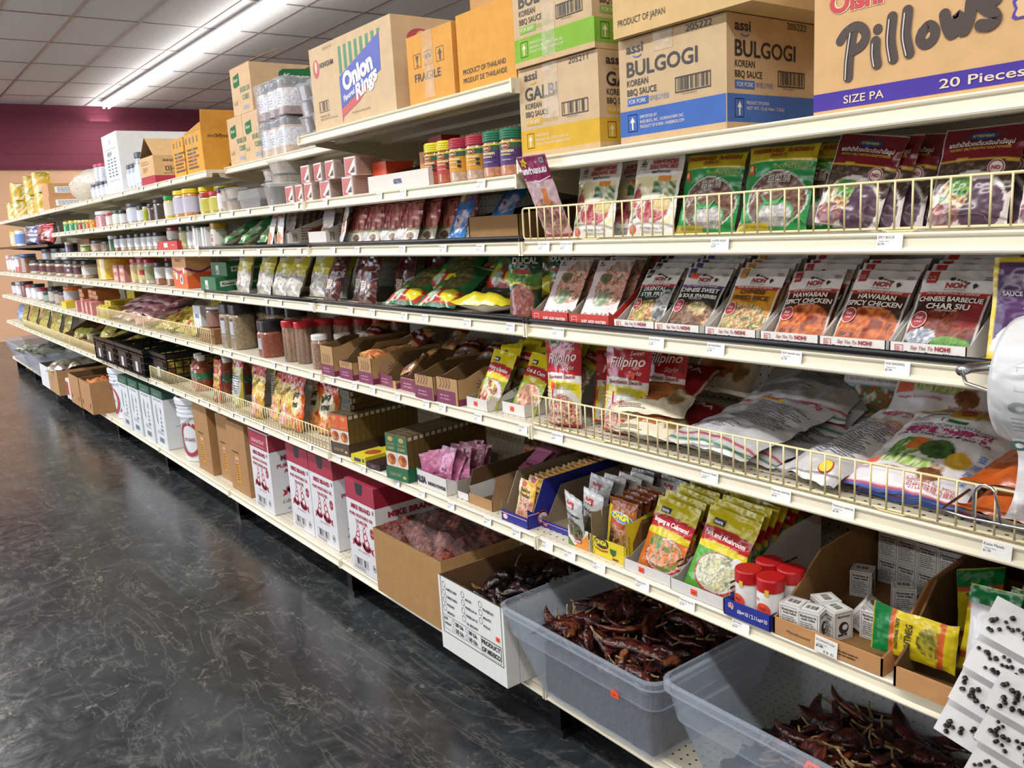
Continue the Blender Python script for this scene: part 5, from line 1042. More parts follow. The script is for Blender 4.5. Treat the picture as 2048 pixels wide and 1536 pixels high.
n2 = dup(n1, 'white display tray of pork and mushroom soup packets beside red capped jars', (.449, .006, Z6 + .001)); n2.children[0].location.x = .065
SHR = ['c9682c', 'd88a4a', '3f6a34', 'e0b090', 'b5481c', '5a8a44']
q1 = tag(pouch('soup_mix_packet', .125, .168, .016, nora_ops([('food', .56, .26, .4, .21, SHR, .014), ('food', .3, .4, .16, .1, ['2f6a34', '4f8a44', 'c97a30'], .012)], 'c9702c'), t_nora('Sinigang sa Calamansi', 'Philippine Sour Soup', 0), 'sachet', seed=103), 'front yellow soup packet with orange shrimp bowl', 'soup packet', NG)
q2 = tag(pouch('soup_mix_packet', .132, .178, .018, nora_ops([('food', .56, .26, .4, .21, ['c9c4b0', '6a7a4a', 'e0dcc8', '9a9a70', 'd8cfa8'], .012), ('ell', .86, .46, .09, .055, 'd4d2d6')], '4f9a34'), t_nora('Pork and Mushroom', 'Soup Mix', 0), 'sachet', seed=104), 'front yellow soup packet with green edge and pork mushroom bowl', 'soup packet', NG)
put(q1, (.378, .04, Z6 + .004), (R(-24), R(4), 0)); put(q2, (.522, .04, Z6 + .004), (R(-26), R(5), 0))
for k in range(9):
    dup(q1, 'yellow shrimp soup packet, %s behind the front one, by the brown pouches' % ORD[k], (.372 - .003 * k + .006 * (k % 2), .078 + .03 * k, Z6 + .006 + .0022 * k), (R(-20), R((3, 5, 1)[k % 3]), R(-3)))
    dup(q2, 'yellow pork mushroom soup packet, %s behind the front one' % ORD[k], (.515 - .003 * k + .006 * (k % 2), .078 + .03 * k, Z6 + .006 + .0022 * k), (R(-20), R((4, 2, 5)[k % 3]), R(-3)))
# red-capped shakers in a blue tray
def p_aji(mb, F): f = F['f']; mb.ring(f, .018, .024, .007, .006, .0016, 'd8a8b0'); mb.text(f, 'AJ', .012, .0195, .009, 'd8a8b0', bold=.05); mb.text(f, '60g×10 / 2.11oz×10', .034, .013, .0085, 'e4e4ec', w=.07, bold=.02)
put(tray('dark blue printed tray holding red capped seasoning jars', .11, .17, .034, [(0, .034), (.17, .03)], .03, '25308c', '2a3480', p_aji), (.6, -.004, Z6 + .001))
def p_shk(mb, fr): mb.ell(fr, 0, .03, .016, .0165, 'd8482c', seg=18); mb.text(fr, 'Bột', 0, .033, .006, '3a1410', al='c', d=EPS * 3); mb.text(fr, 'LOMISURE', 0, .024, .0045, '3a1410', al='c', w=.022, d=EPS * 3); mb.text(fr, 'AJI', -.018, .05, .005, 'c03a40', bold=.03); mb.rect(fr, .004, .062, .012, .075, 'd8b43a')
sk = put(jar('red capped white seasoning jar at the tray front, on the soup packet side', .026, .094, 'b0181e', .026, 'dcdad8', lr=.027, m='plastic', prints=p_shk, group='red capped seasoning jars', seg=22), (.633, .032, Z6 + .004), (0, 0, R(-12)))
for lab, x, y, a in (('red capped white seasoning jar at the tray front, on the small white box side', .686, .03, 4), ('red capped white seasoning jar in back row, soup packet side', .637, .094, -30), ('red capped white seasoning jar in back row, small box side', .69, .09, -10)): dup(sk, lab, (x, y, Z6 + .004), (0, 0, R(a)))
# carton of little white boxes
CB, CBI = 'b8895a', '8a673f'
tray('cut down brown carton holding little white bicarbonate boxes', .22, .44, .033, [(0, .033), (.03, .04), (.15, .125), (.44, .15)], .15, CB, CBI, lambda mb, F: (mb.text(F['f'], 'Manufactured', .03, .012, .006, '3a2c1c', w=.05, ital=.2), mb.lines(F['f'], .12, .008, .19, .02, 2, '4a3620')), m='card', t=.004).location = (.714, .0, Z6 + .001)
mb = MB(); frp = Fr((0, 0, 0), (1, 0, 0), (0, 0, 1)); mb.box(0, 0, 0, .045, .0008, .032, 'eceae6'); mb.text(frp, 'BICARBONATE SODA', .003, .023, .004, '2f2d2a', w=.037); mb.text(frp, 'Regular Price', .006, .0165, .0026, '45423e'); mb.text(frp, '$1.99', .003, .011, .0045, '2f2d2a', bold=.03); mb.barcode(frp, .017, .002, .04, .009, n=18, seed=4)
tag(mb.build('price_card', None, (.805, -.0035, Z6 + .002), (0, R(3), 0)), 'white price card taped to the cut down brown carton', 'price card')
mb = MB(); bw, bh = .042, .055; mb.box(-bw / 2, -bw / 2, 0, bw / 2, bw / 2, bh, 'd9d8d5')
for fr, k in ((Fr((-bw / 2, -bw / 2, 0), (1, 0, 0), (0, 0, 1)), 0), (Fr((bw / 2, -bw / 2, 0), (0, 1, 0), (0, 0, 1)), 1), (Fr((-bw / 2, -bw / 2, bh), (1, 0, 0), (0, 1, 0)), 2)):
    hh = bh if k < 2 else bw; mb.frame(fr, .003, .003, bw - .003, hh - .003, .0007, '5a5a5a')
    if k == 0: mb.text(fr, 'Bicarbonato de', bw / 2, hh - .011, .0045, '2f2f2f', al='c', w=.03, bold=.03); mb.text(fr, 'Sodio Sulfed', bw / 2, hh - .017, .0042, '2f2f2f', al='c', w=.026, bold=.03); mb.lines(fr, .006, .007, bw - .006, hh - .02, 7, '6a6a6a')
    elif k == 1: mb.text(fr, 'Bicarbonato', bw / 2, hh - .011, .0045, '2f2f2f', al='c', w=.028, bold=.03); mb.ell(fr, bw / 2, hh * .42, .011, .012, '2a2a2a', rot=.3); mb.ell(fr, bw / 2 + .002, hh * .45, .006, .0055, 'd9d8d5', d=EPS * 3); mb.lines(fr, .008, .006, bw - .008, .013, 1, '3a3a3a', .7)
    else: mb.barcode(fr, .008, .012, bw - .008, bw - .012, n=16); 
LB = 'little white bicarbonate boxes'
lb = tag(mb.build('small_carton', None), 'little white box at the carton front corner, beside red capped jars', 'small box', LB)
put(lb, (.738, .034, Z6 + .006), (0, 0, R(8)))
for lab, x, y, z, a, tilt in (('little white box with a torn brown patch, second along the carton front', .776, .034, 0, 12, 0), ('little white box standing turned, third along the carton front', .803, .068, 0, -18, 0), ('little white box tipped on its edge behind the turned one', .822, .115, .012, 20, 34),
        ('little white box lying flat in the middle of the carton', .856, .115, 0, 4, 0), ('little white box by the carton wall nearest the nutmeg packets', .905, .125, 0, -14, 0), ('little white box behind the front corner one', .768, .09, 0, -30, 0),
        ('little white box standing apart in front of the neat back stack', .742, .262, 0, 20, 0), ('little white box set askew in front of the back stack on the nutmeg side', .838, .245, 0, 34, 0)):
    dup(lb, lab, (x, y, Z6 + .006 + z), (R(tilt) * .2, R(tilt), R(a)))
for r_i in range(2):
    for c_i in range(4):
        dup(lb, 'little white box in the neat back stack, %s row, %s along' % (('lower', 'upper')[r_i], ORD[c_i]), (.752 + .044 * c_i, .36 - .004 * c_i, Z6 + .006 + .0555 * r_i), (0, 0, R((2, -1, 0, 3)[c_i])))
# brown carton of nutmeg and spice packets
tray('plain brown carton of green and yellow nutmeg packets', .20, .42, .036, [(0, .04), (.03, .055), (.13, .15), (.42, .165)], .165, CB, '5f4629', None, m='card', t=.004).location = (.96, -.012, Z6 + .001)
def t_nut(mb, fr): w, h = fr.w, fr.h; mb.text(fr, 'TRADITIONAL TASTE', w * .5, h * .66, .0062, '2f2a14', al='c', w=w * .7, bold=.04); mb.text(fr, 'NUTMEG', w * .5, h * .5, .0115, '3a3418', al='c', w=w * .6, bold=.02); mb.text(fr, 'RED', w * .5, h * .6, .004, '3a3418', al='c')
NUT = [('bg', 'c9b41e'), ('food', .5, .28, .32, .16, ['8a7a30', '5a5a24', 'b5a030', '3f4a20'], .012), ('wave', .16, .2, 'b8502a', .01, 20), ('band', .12, .165, 'c25a2c'), ('band', .71, .77, 'c25a2c'), ('band', .77, 1, '17733a'), ('rect', 0, .77, 1, .78, 'd8d0b0')]
nt_ = tag(pouch('nutmeg_packet', .085, .14, .018, NUT, t_nut, 'sachet', seed=120), 'nutmeg packet lying sideways with its green end on the carton edge', 'spice packet', 'green and yellow nutmeg packets')
orient(nt_, (1.035, .04, Z6 + .028), (1.035, .05, Z6 + .115), (.952, .035, Z6 + .05))
orient(dup(nt_, 'nutmeg packet standing upright in front, green top tilted back'), (1.035, .065, Z6 + .034), (1.1, .06, Z6 + .04), (1.03, .11, Z6 + .14))
orient(dup(nt_, 'nutmeg packet wedged deep along the carton wall'), (.985, .16, Z6 + .02), (1.03, .22, Z6 + .02), (.975, .16, Z6 + .15)); orient(dup(nt_, 'nutmeg packet leaning behind the upright one'), (1.06, .13, Z6 + .02), (1.14, .12, Z6 + .02), (1.09, .16, Z6 + .14))
for i, (a, b, c_) in enumerate((((1.03, .2, Z6 + .06), (1.12, .2, Z6 + .05), (1.02, .3, Z6 + .13)), ((1.06, .03, Z6 + .02), (1.12, .03, Z6 + .02), (1.055, .05, Z6 + .09)))):
    orient(tag(pouch('spice_packet', .09, .14, .02, [('bg', 'c6c6c8'), ('food', .5, .4, .4, .3, ['b8b4b0', 'd4d2d4', '9a9694'], .02)], None, 'sachet', seed=125 + i, res=.006), ('whitish spice packet lying at the back of the nutmeg carton', 'white label spice packet under the upright nutmeg packet')[i], 'spice packet', 'whitish spice packets'), a, b, c_)
# strips of clove packets hanging over the corner
def clove(label, p, rot):
    o = empty('clove_packet'); mb = MB(); mb.box(-.055, -.0012, 0, .055, .0012, .062, 'd8d8da', 'gloss'); mb.box(-.05, .0014, .045, .02, .0018, .06, 'c9c9cc', 'paper'); mb.build('sleeve', o)
    mb = MB(); rr = random.Random(int(p[0] * 1e4 + p[2] * 1e3))
    for i in range(26):
        x, z = -.048 + rr.random() * .096, .006 + .03 * rr.random() + .012 * rr.random(); s = rr.uniform(.0028, .0046)
        mb.lathe([(0, -s, '16120f'), (s, -s * .4, '1c1714'), (s * .9, s * .4, '241d19'), (0, s, '1c1714')], 7, 'skin', (x, -.003, z))
    c = mb.build('cloves', o); c['kind'] = 'stuff'
    tag(o, label, 'spice packet', 'clove packets'); put(o, p, rot); return o
for i in range(4): clove('clear packet of dark cloves, %s down the strip over the carton corner' % ORD[i], (1.155 - .017 * i, -.035 - .006 * i, Z6 + .145 - .058 * i), (R(-18), R(18), R(8)))
for i in range(3): clove('clear packet of dark cloves, %s down the outer strip' % ORD[i], (1.185 - .012 * i, -.075, Z6 + .06 - .06 * i), (R(-10), R(20), R(14)))
# ------------------------------------------------------------------ base deck: bins, chile boxes, oil cartons, pails
def rrect(w, d, r, n=5):
    P = []
    for cx, cy, a0 in ((w - r, d - r, 0), (r, d - r, PI / 2), (r, r, PI), (w - r, r, 1.5 * PI)): P += [(cx + r * math.cos(a0 + k * PI / 2 / n), cy + r * math.sin(a0 + k * PI / 2 / n)) for k in range(n + 1)]
    return P
def bin_mesh(w, d, h, taper, r=.04, t=.0025):
    """Rounded tapering storage bin; the rim measures w x d at height h."""
    mb = MB(); lv = [(0, taper), (h * .68, taper * .33), (h * .69, taper * .22), (h * .93, taper * .06), (h * .935, -.004), (h, -.004), (h + .003, .002)]
    def loop(z, ins): P = A(rrect(w - 2 * ins, d - 2 * ins, max(.012, r - ins * .3))); return np.concatenate([P + ins, np.full((len(P), 1), z)], 1)
    L_ = [loop(*q) for q in lv]; n = len(L_[0])
    inner = [loop(h + .003, .005), loop(h * .69, taper * .25 + t), loop(t, taper + t)]
    al = L_ + inner
    mb.add(np.concatenate(al), [(i * n + q, i * n + (q + 1) % n, (i + 1) * n + (q + 1) % n, (i + 1) * n + q) for i in range(len(al) - 1) for q in range(n)] + [tuple(range(n))[::-1]], 'b9c6d6', 'frost', False)
    return mb
def mound(w, d, z0, z1, cols, seed, amp=.02, n=34, m='skin', tilt=0., inset=0., cell=.018):
    """A heap filling a box: sides down to z0, lumpy top around z1."""
    mb = MB(); U, V = np.meshgrid(np.linspace(0, 1, n + 1), np.linspace(0, 1, n + 1)); P = A([hx(c) for c in cols])
    X, Y = U * w, V * d; e = np.minimum(np.minimum(U, 1 - U), np.minimum(V, 1 - V)) * 2
    Z = z1 + amp * 2 * (vnoise(X / .035 + 3, Y / .035, seed) - .5) + amp * (vnoise(X / .014, Y / .014 + 7, seed + 1) - .5) + amp * 1.3 * np.sqrt(np.clip(e, 0, 1)) + tilt * (V - .5)
    cn = (vnoise(X / cell + 5, Y / cell, seed + 2) * (len(P) - 1e-3)).astype(int); K = P[np.clip(cn, 0, len(P) - 1)]
    F = [(j * (n + 1) + i, j * (n + 1) + i + 1, (j + 1) * (n + 1) + i + 1, (j + 1) * (n + 1) + i) for j in range(n) for i in range(n)]
    mb.add(np.stack([X, Y, Z], -1).reshape(-1, 3), F, K.reshape(-1, 3), m, True)
    for ax in range(4):
        k = np.arange(n + 1); ii = {0: (0, k), 1: (n, k), 2: (k, 0), 3: (k, n)}[ax]; x, y, z = X[ii], Y[ii], Z[ii]; rows = 9
        ix = (w / 2 - x) / w * 2 * inset; iy = (d / 2 - y) / d * 2 * inset
        V_ = []; C_ = []
        for q in range(rows + 1):
            s = q / rows; wob = .004 * (vnoise(x / .02 + y / .02 + 9, np.full_like(x, s * 9 + ax * 7), seed + 5) - .5)
            V_.append(np.stack([x + ix * s + wob, y + iy * s + wob, z + (z0 - z) * s], 1)); cq = (vnoise(x / .015 + y / .015 + 2, np.full_like(x, s * 14 + ax * 5), seed + 6) * (len(P) - 1e-3)).astype(int); C_.append(P[np.clip(cq, 0, len(P) - 1)])
        fl = ax in (0, 3)
        F = [(q * (n + 1) + i, (q + 1) * (n + 1) + i, (q + 1) * (n + 1) + i + 1, q * (n + 1) + i + 1) for q in range(rows) for i in range(n)]
        mb.add(np.concatenate(V_), [f[::-1] for f in F] if fl else F, np.concatenate(C_), m, True)
    return mb
def chile(name, L_, wd, cols, bend, seed, stem=True, round_=False):
    """A dried pod lying along x with its curled stem."""
    n, k = 22, 12; P = []; K = []; pal = A([hx(c) for c in cols])
    for i in range(n + 1):
        s = i / n; r = wd * ((math.sin(PI * min(1, s * 1.08 + .06)) ** .55) * (1 - .55 * s) if not round_ else math.sin(PI * (s * .92 + .06)) ** .7)
        cx, cy, cz = s * L_, bend * math.sin(s * 2.6) * L_, .006 * math.sin(s * 5 + seed)
        for q in range(k):
            a = 2 * PI * q / k; wr = 1 + .42 * (float(vnoise(A(q * 1.3 + seed), A(s * 9.), seed)) - .5) + .2 * (float(vnoise(A(q * 2.9), A(s * 21.), seed + 1)) - .5)
            P.append((cx, cy + r * math.cos(a) * wr, cz + r * .52 * math.sin(a) * wr + .004)); K.append(pal[int(float(vnoise(A(q * .7 + 3), A(s * 5.), seed + 4)) * (len(pal) - .01))])
    mb = MB(); mb.add(P, [(i * k + q, (i + 1) * k + q, (i + 1) * k + (q + 1) % k, i * k + (q + 1) % k) for i in range(n) for q in range(k)] + [tuple(range(k)), tuple(n * k + q for q in range(k))[::-1]], np.array(K), 'skin', True)
    o = mb.build(name)
    if stem:
        mb = MB(); b = random.Random(seed).uniform(-.3, .3); mb.tube([(.004, 0, .004), (-.012, .002, .008), (-.026, .006 + b * .02, .014), (-.036, .014 + b * .04, .02)], .0026, '8a7048', 'food', 6, taper=[1.8, 1.1, .8, .9]); mb.build('stem', o)
    return o
GUA = [['1e090a', '34100f', '481a17', '140607'], ['280c0c', '4f1c18', '190708', '6a3a1e'], ['140606', '260a0a', '441c16', '1c0808']]
PODS = [chile('dried_chile', .13, .021, GUA[0], .16, 3), chile('dried_chile', .15, .018, GUA[1], -.12, 8), chile('dried_chile', .11, .024, GUA[2], .05, 14), chile('dried_chile', .14, .02, GUA[1], .22, 21)]
ANC = [chile('dried_chile', .085, .028, ['120a0c', '221014', '0c0708', '301416'], .08, 31, True, True), chile('dried_chile', .1, .025, ['160b0d', '2a1216', '0e0809'], -.1, 37, True, True)]
USED = set()
def scatter(pods, n, x0, y0, w, d, zf, label, group, seed, lift=.012):
    rr = random.Random(seed)
    for i in range(n):
        p = rr.choice(pods); L_ = .06
        x, y = x0 + rr.uniform(.06, .94) * w, y0 + rr.uniform(.05, .95) * d
        a = rr.uniform(0, 2 * PI)
        while not (x0 + .015 < x + .1 * math.cos(a) < x0 + w - .015 and y0 + .015 < y + .1 * math.sin(a) < y0 + d - .01): a += .7; x += (x0 + w / 2 - x) * .15; y += (y0 + d / 2 - y) * .15
        loc, rot = (x, y, zf(x, y) + rr.uniform(.0, lift)), (rr.uniform(-.9, .9), rr.uniform(-.16, .14), a); sc = rr.uniform(.85, 1.25)
        if p.name in USED: dup(p, label, loc, rot, sc, 'chile', group)
        else: USED.add(p.name); tag(put(p, loc, rot, sc), label, 'chile', group)
BIN = 'milky plastic storage bin'
bw1 = (.555, .50, .248, .075)
b1 = tag(bin_mesh(*bw1).build('storage_bin', None, (-.06, -.10, ZB + .002)), 'milky plastic storage bin beside the white chile carton, heaped with dried red chiles', 'storage bin'); sticker(b1, (.425, .008, .175), (0, 0, 0), .024, .016)
m1 = mound(.376, .33, 0, .148, ['1f0a0b', '3a1413', '120708', '4a2a1c', '5a3420'], 51, .016, inset=.0).build('chile_heap', None, (.029, -.016, ZB + .007)); tag(m1, 'packed mass of dried chiles seen through the milky bin by the white carton', 'chiles'); m1['kind'] = 'stuff'
scatter(PODS, 74, -.005, -.055, .44, .40, lambda x, y: ZB + .172 + .02 * math.sin(9 * x) + .03 * min(1, max(0, (y + .03) * 2.2)), 'wrinkled dark red dried chile on the heap in the bin by the white carton', 'dried chiles in the bin by the white carton', 5, .02)
bw2 = (.62, .50, .274, .075)
b2 = tag(bin_mesh(*bw2).build('storage_bin', None, (.503, -.098, ZB + .002)), 'milky plastic storage bin with a low pile of dark chiles, under white boxes', 'storage bin'); sticker(b2, (.36, .002, .257), (R(-55), 0, 0), .026, .017)
m2 = mound(.435, .325, 0, .085, ['140708', '240b0c', '0d0506', '3a1512'], 57, .018).build('chile_heap', None, (.596, -.012, ZB + .007)); tag(m2, 'low packed layer of dark chiles in the bin under white boxes', 'chiles'); m2['kind'] = 'stuff'
scatter(PODS, 58, .63, -.01, .40, .36, lambda x, y: ZB + .108 + .05 * math.exp(-((x - .86) ** 2 + (y - .12) ** 2) / .02), 'very dark dried chile in the low pile of the bin under white boxes', 'dried chiles in the bin under white boxes', 9, .02)
def open_box(w, d, h, cout, cin, t=.005, m='card', prints=None, hl=None, name='open_carton'):
    mb = MB(); hl = hl or h
    mb.box(0, 0, 0, w, t, h, cout, m, top=cin); mb.box(0, d - t, 0, w, d, h, cout, m, top=cin); mb.box(0, t, 0, t, d - t, h, cout, m, top=cin, skip='fb'); mb.box(w - t, t, 0, w, d - t, h, cout, m, top=cin, skip='fb'); mb.box(t, t, 0, w - t, d - t, t, cin, m)
    for q in (((t, t + .0003, t), (w - t, t + .0003, t), (w - t, t + .0003, h), (t, t + .0003, h)), ((t, d - t - .0003, t), (w - t, d - t - .0003, t), (w - t, d - t - .0003, h), (t, d - t - .0003, h)), ((t + .0003, t, t), (t + .0003, d - t, t), (t + .0003, d - t, h), (t + .0003, t, h)), ((w - t - .0003, t, t), (w - t - .0003, d - t, t), (w - t - .0003, d - t, h), (w - t - .0003, t, h))): mb.quad(*q, cin, m)
    if prints: prints(mb, faces(w, d, h))
    return mb.build(name)
def p_mex(mb, F):
    f = F['f']; k = '2c2f2e'; mb.frame(f, .012, .055, .306, .232, .0022, k); mb.frame(f, .018, .068, .298, .112, .0012, k); mb.frame(f, .205, .06, .296, .11, .0012, k)
    for c_, (x, lst) in enumerate(((.028, ('N MEXICO MED', 'N MEXICO MILD', 'PIQUIN', 'MORITA')), (.125, ('ANCHO', 'PASILLA A', 'PASILLA G', 'CA. BROWN')), (.21, ('GUAJILLO', 'MULATO', 'PULLA')))):
        for i, s in enumerate(lst): v = .205 - .024 * i; mb.ring(f, x, v, .0085, .0095, .0015, k); mb.text(f, s, x + .012, v - .013, .0075, k, bold=.03, w=min(.055, .0062 * len(s)))
    mb.text(f, 'NET', .022, .098, .0075, k, bold=.03); mb.text(f, 'WEIGHT', .022, .083, .0075, k, bold=.03, w=.034)
    for x, a in ((.068, ('20 Lb.', '25 Lb.')), (.135, ('30 Lb.', '35 Lb.'))):
        for i, s in enumerate(a): mb.ring(f, x, .1 - .02 * i, .0065, .0075, .0012, k); mb.text(f, s, x + .01, .094 - .02 * i, .0115, k, bold=.04, w=.042)
    mb.text(f, 'PRODUCT', .208, .092, .013, k, bold=.04, w=.085); mb.text(f, 'OF MEXICO', .208, .07, .013, k, bold=.04, w=.085); mb.rect(F['r'], .042, 0, .044, .228, 'a8a9a8')
mx = tag(open_box(.316, .42, .228, 'dfe1e0', '6f5238', prints=p_mex, m='paper'), 'white printed chile carton overhanging the deck, between brown carton and milky bin', 'carton'); put(mx, (-.374, -.082, ZB + .002)); sticker(mx, (.285, -.001, .13))
m3 = mound(.3, .4, 0, .125, ['0d090a', '1a0f11', '080606', '26161a'], 63, .02).build('chile_heap', None, (-.366, -.072, ZB + .008)); tag(m3, 'packed mass of nearly black chiles inside the white printed carton', 'chiles'); m3['kind'] = 'stuff'
scatter(ANC, 46, -.355, -.06, .28, .38, lambda x, y: ZB + .148 + .12 * max(0, y), 'wrinkled nearly black dried chile in the white printed carton', 'black dried chiles in the white carton', 13, .02)
bb = tag(open_box(.425, .44, .228, 'a47f52', '7d5f3c'), 'plain brown carton at the deck edge, filled with bagged red chiles', 'carton'); put(bb, (-.865, -.03, ZB + .002))
mb = MB(); mb.box(0, -.0012, 0, .07, 0, .03, 'c9c4b8'); mb.lines(Fr((0, -.0012, 0), (1, 0, 0), (0, 0, 1)), .01, .008, .055, .022, 2, '8a8478'); mb.build('paper_label', bb, (.4262, .30, .19), (0, 0, PI / 2))
m4 = mound(.40, .41, .0, .205, ['4a1412', '6a2018', '32100f', '7d3420', '5a1a16', '8a4a28'], 71, .024, 90, m='food', cell=.006).build('red_chile_flakes', None, (-.852, -.018, ZB + .008)); tag(m4, 'mass of small dark red chiles under clear film in the brown carton', 'chiles'); m4['kind'] = 'stuff'
mat('clear_film', .1, spec=1., bump=1., bscale=14, bdist=.02, trans=.93)
n = 30; U, V = np.meshgrid(np.linspace(-.0, 1.0, n + 1), np.linspace(.0, 1.0, n + 1)); e_ = np.clip(np.minimum(np.minimum(U, 1.0 - U), V) * 5, 0, 1)
Z = .218 + .045 * e_ + .04 * (vnoise(U * 5 + 2, V * 5, 81) - .5) + .025 * (vnoise(U * 11, V * 9, 82) - .5) - .02 * (1 - e_)
mb = MB(); mb.add(np.stack([U * .405, V * .42, Z], -1).reshape(-1, 3), [(j * (n + 1) + i, j * (n + 1) + i + 1, (j + 1) * (n + 1) + i + 1, (j + 1) * (n + 1) + i) for j in range(n) for i in range(n)], 'e6dfe0', 'clear_film', True)
tag(mb.build('plastic_liner', None, (-.855, -.024, ZB + .008)), 'crumpled clear plastic liner spread over red chiles in the brown carton', 'plastic liner')
# vegetable oil cartons
RD = 'a02840'
def horn(mb, fr, x, y, s, flip=1):
    for i, (dx, dy, r) in enumerate(((0, 0, 1.), (.012, .016, .82), (.018, .032, .6), (.016, .046, .42), (.006, .056, .28))): mb.ell(fr, x - flip * dx * s * .4, y + dy * s, .014 * r * s, .013 * r * s, RD, d=EPS * (1 + .3 * i)); mb.ell(fr, x - flip * dx * s * .4 + .001, y + dy * s + .001, .009 * r * s, .0085 * r * s, 'e2d6da', d=EPS * (1.15 + .3 * i)); 
    for i in range(7): a = PI + i * .45; mb.ell(fr, x + .017 * s * math.cos(a), y + .012 * s * math.sin(a) - .006 * s, .0065 * s, .006 * s, RD, d=EPS * 2.6)
    mb.poly(fr, [(x + flip * .02 * s, y - .012 * s), (x + flip * .034 * s, y - .006 * s), (x + flip * .03 * s, y - .016 * s), (x + flip * .036 * s, y - .026 * s), (x + flip * .022 * s, y - .022 * s)], RD)
def p_oil(l2, l3, notch=True):
    def p(mb, F):
        f, r = F['f'], F['r']; W_, H_ = .215, .362; k = '2a2622'
        mb.rect(f, 0, H_ * .79, W_, H_, RD, 'paper', nv=1); mb.rect(r, 0, H_ * .79, .3, H_, '962238', 'paper')
        if notch: mb.poly(f, [(W_ * .36, H_), (W_ * .39, H_ * .9), (W_ * .42, H_ * .87), (W_ * .58, H_ * .87), (W_ * .61, H_ * .9), (W_ * .64, H_)], '17151a', d=EPS * 2)
        else: mb.text(f, 'DONATE-IT', W_ / 2, H_ * .86, .016, 'd8b8c0', al='c', w=.15, bold=.03, d=EPS * 2); mb.rect(f, .03, H_ * .82, W_ - .03, H_ * .826, 'd8b8c0', d=EPS * 2)
        mb.text(f, 'MIKE BRAND', W_ / 2, H_ * .70, .0175, RD, al='c', w=.145, bold=.05); mb.text(f, '8', W_ * .93, H_ * .715, .018, k, al='c'); mb.text(f, l2, W_ / 2, H_ * .62, .0125, RD, al='c', w=.175, bold=.03); mb.text(f, l3, W_ / 2, H_ * .555, .0125, RD, al='c', w=.09 if len(l3) < 11 else .17, bold=.03)
        horn(mb, f, W_ * .3, H_ * .365, 1.25, -1); horn(mb, f, W_ * .62, H_ * .36, 1.45, 1); mb.ell(f, W_ * .84, H_ * .5, .016, .02, RD); mb.text(f, 'FRESH', W_ * .84, H_ * .49, .006, 'e4d8dc', al='c', w=.026, d=EPS * 3)
        mb.text(f, '100% SOYBEAN OIL', W_ / 2, H_ * .235, .007, RD, al='c', w=.09); mb.barcode(f, W_ * .14, H_ * .07, W_ * .62, H_ * .155, '3a3836', box=.0012, seed=6); mb.ring(f, W_ * .82, H_ * .12, .012, .014, .0022, k); mb.ell(f, W_ * .82, H_ * .12, .005, .006, k); mb.lines(f, W_ * .1, H_ * .02, W_ * .62, H_ * .06, 2, '8a5a66')
        mb.text(r, 'MIKE BRAND', .05, H_ * .67, .022, RD, w=.2, bold=.05); mb.text(r, 'PURE VEGETABLE', .03, H_ * .58, .016, RD, w=.22, bold=.04); mb.text(r, 'ACEITE', .06, H_ * .51, .016, RD, w=.1, bold=.04); horn(mb, r, .1, H_ * .33, 1.6, -1); mb.text(r, 'Liberty', .04, H_ * .13, .018, '4a4646', w=.09, ital=.4); mb.text(r, 'NET WT. 35 LBS', .06, H_ * .04, .0095, k, w=.09)
    return p
OG2 = 'red capped white oil cartons'
oil = carton('red topped white oil carton with notch, beside another one of its kind', .215, .30, .362, 'd9dade', p_oil('PURE VEGETABLE OIL', 'SALAD OIL'), group=OG2, m='paper', topc=RD, seam=False); put(oil, (-1.722, .03, ZB + .002))
dup(oil, 'red topped white oil carton with notch, next to the gap before the chile carton', (-1.50, .03, ZB + .002)); dup(oil, 'red topped white oil carton half covered by the brown chile carton', (-1.12, .002, ZB + .002), None, (1, 1, .95))
carton('red topped white oil carton with plain front band, beside brown cartons', .226, .30, .368, 'd9dade', p_oil('VEGETABLE OIL FOR FRYING', 'PURE ENSALADA', False), group=OG2, m='paper', topc=RD, seam=False, loc=(-2.117, .016, ZB + .002))
def p_brn(mb, F):
    f = F['f']; mb.text(f, 'FRYING SHORTENING', .05, .205, .009, '3a2c1c', w=.085, bold=.03); mb.rect(f, .08, .05, .13, .19, 'd0952c', 'paper'); mb.rect(f, .088, .155, .122, .18, 'e0cfc4', 'paper', d=EPS * 2); mb.text(f, 'ZR', .105, .158, .016, 'b0404a', al='c', bold=.05, d=EPS * 3); mb.lines(f, .086, .058, .124, .15, 7, '5a4420'); mb.ell(f, .075, .28, .006, .007, 'e8603c')
BG = 'plain brown cartons with yellow stickers'
bc_ = carton('plain brown carton with yellow sticker, beside the white pail', .232, .33, .365, 'a67f55', p_brn, group=BG, seam=False, loc=(-2.986, .03, ZB + .002))
dup(bc_, 'plain brown carton with yellow sticker set furthest back of the three', (-2.715, .06, ZB + .002), None, (.82, 1, .93)); dup(bc_, 'plain brown carton with yellow sticker, beside the first oil carton', (-2.475, .032, ZB + .002), None, (1.07, 1, .95))
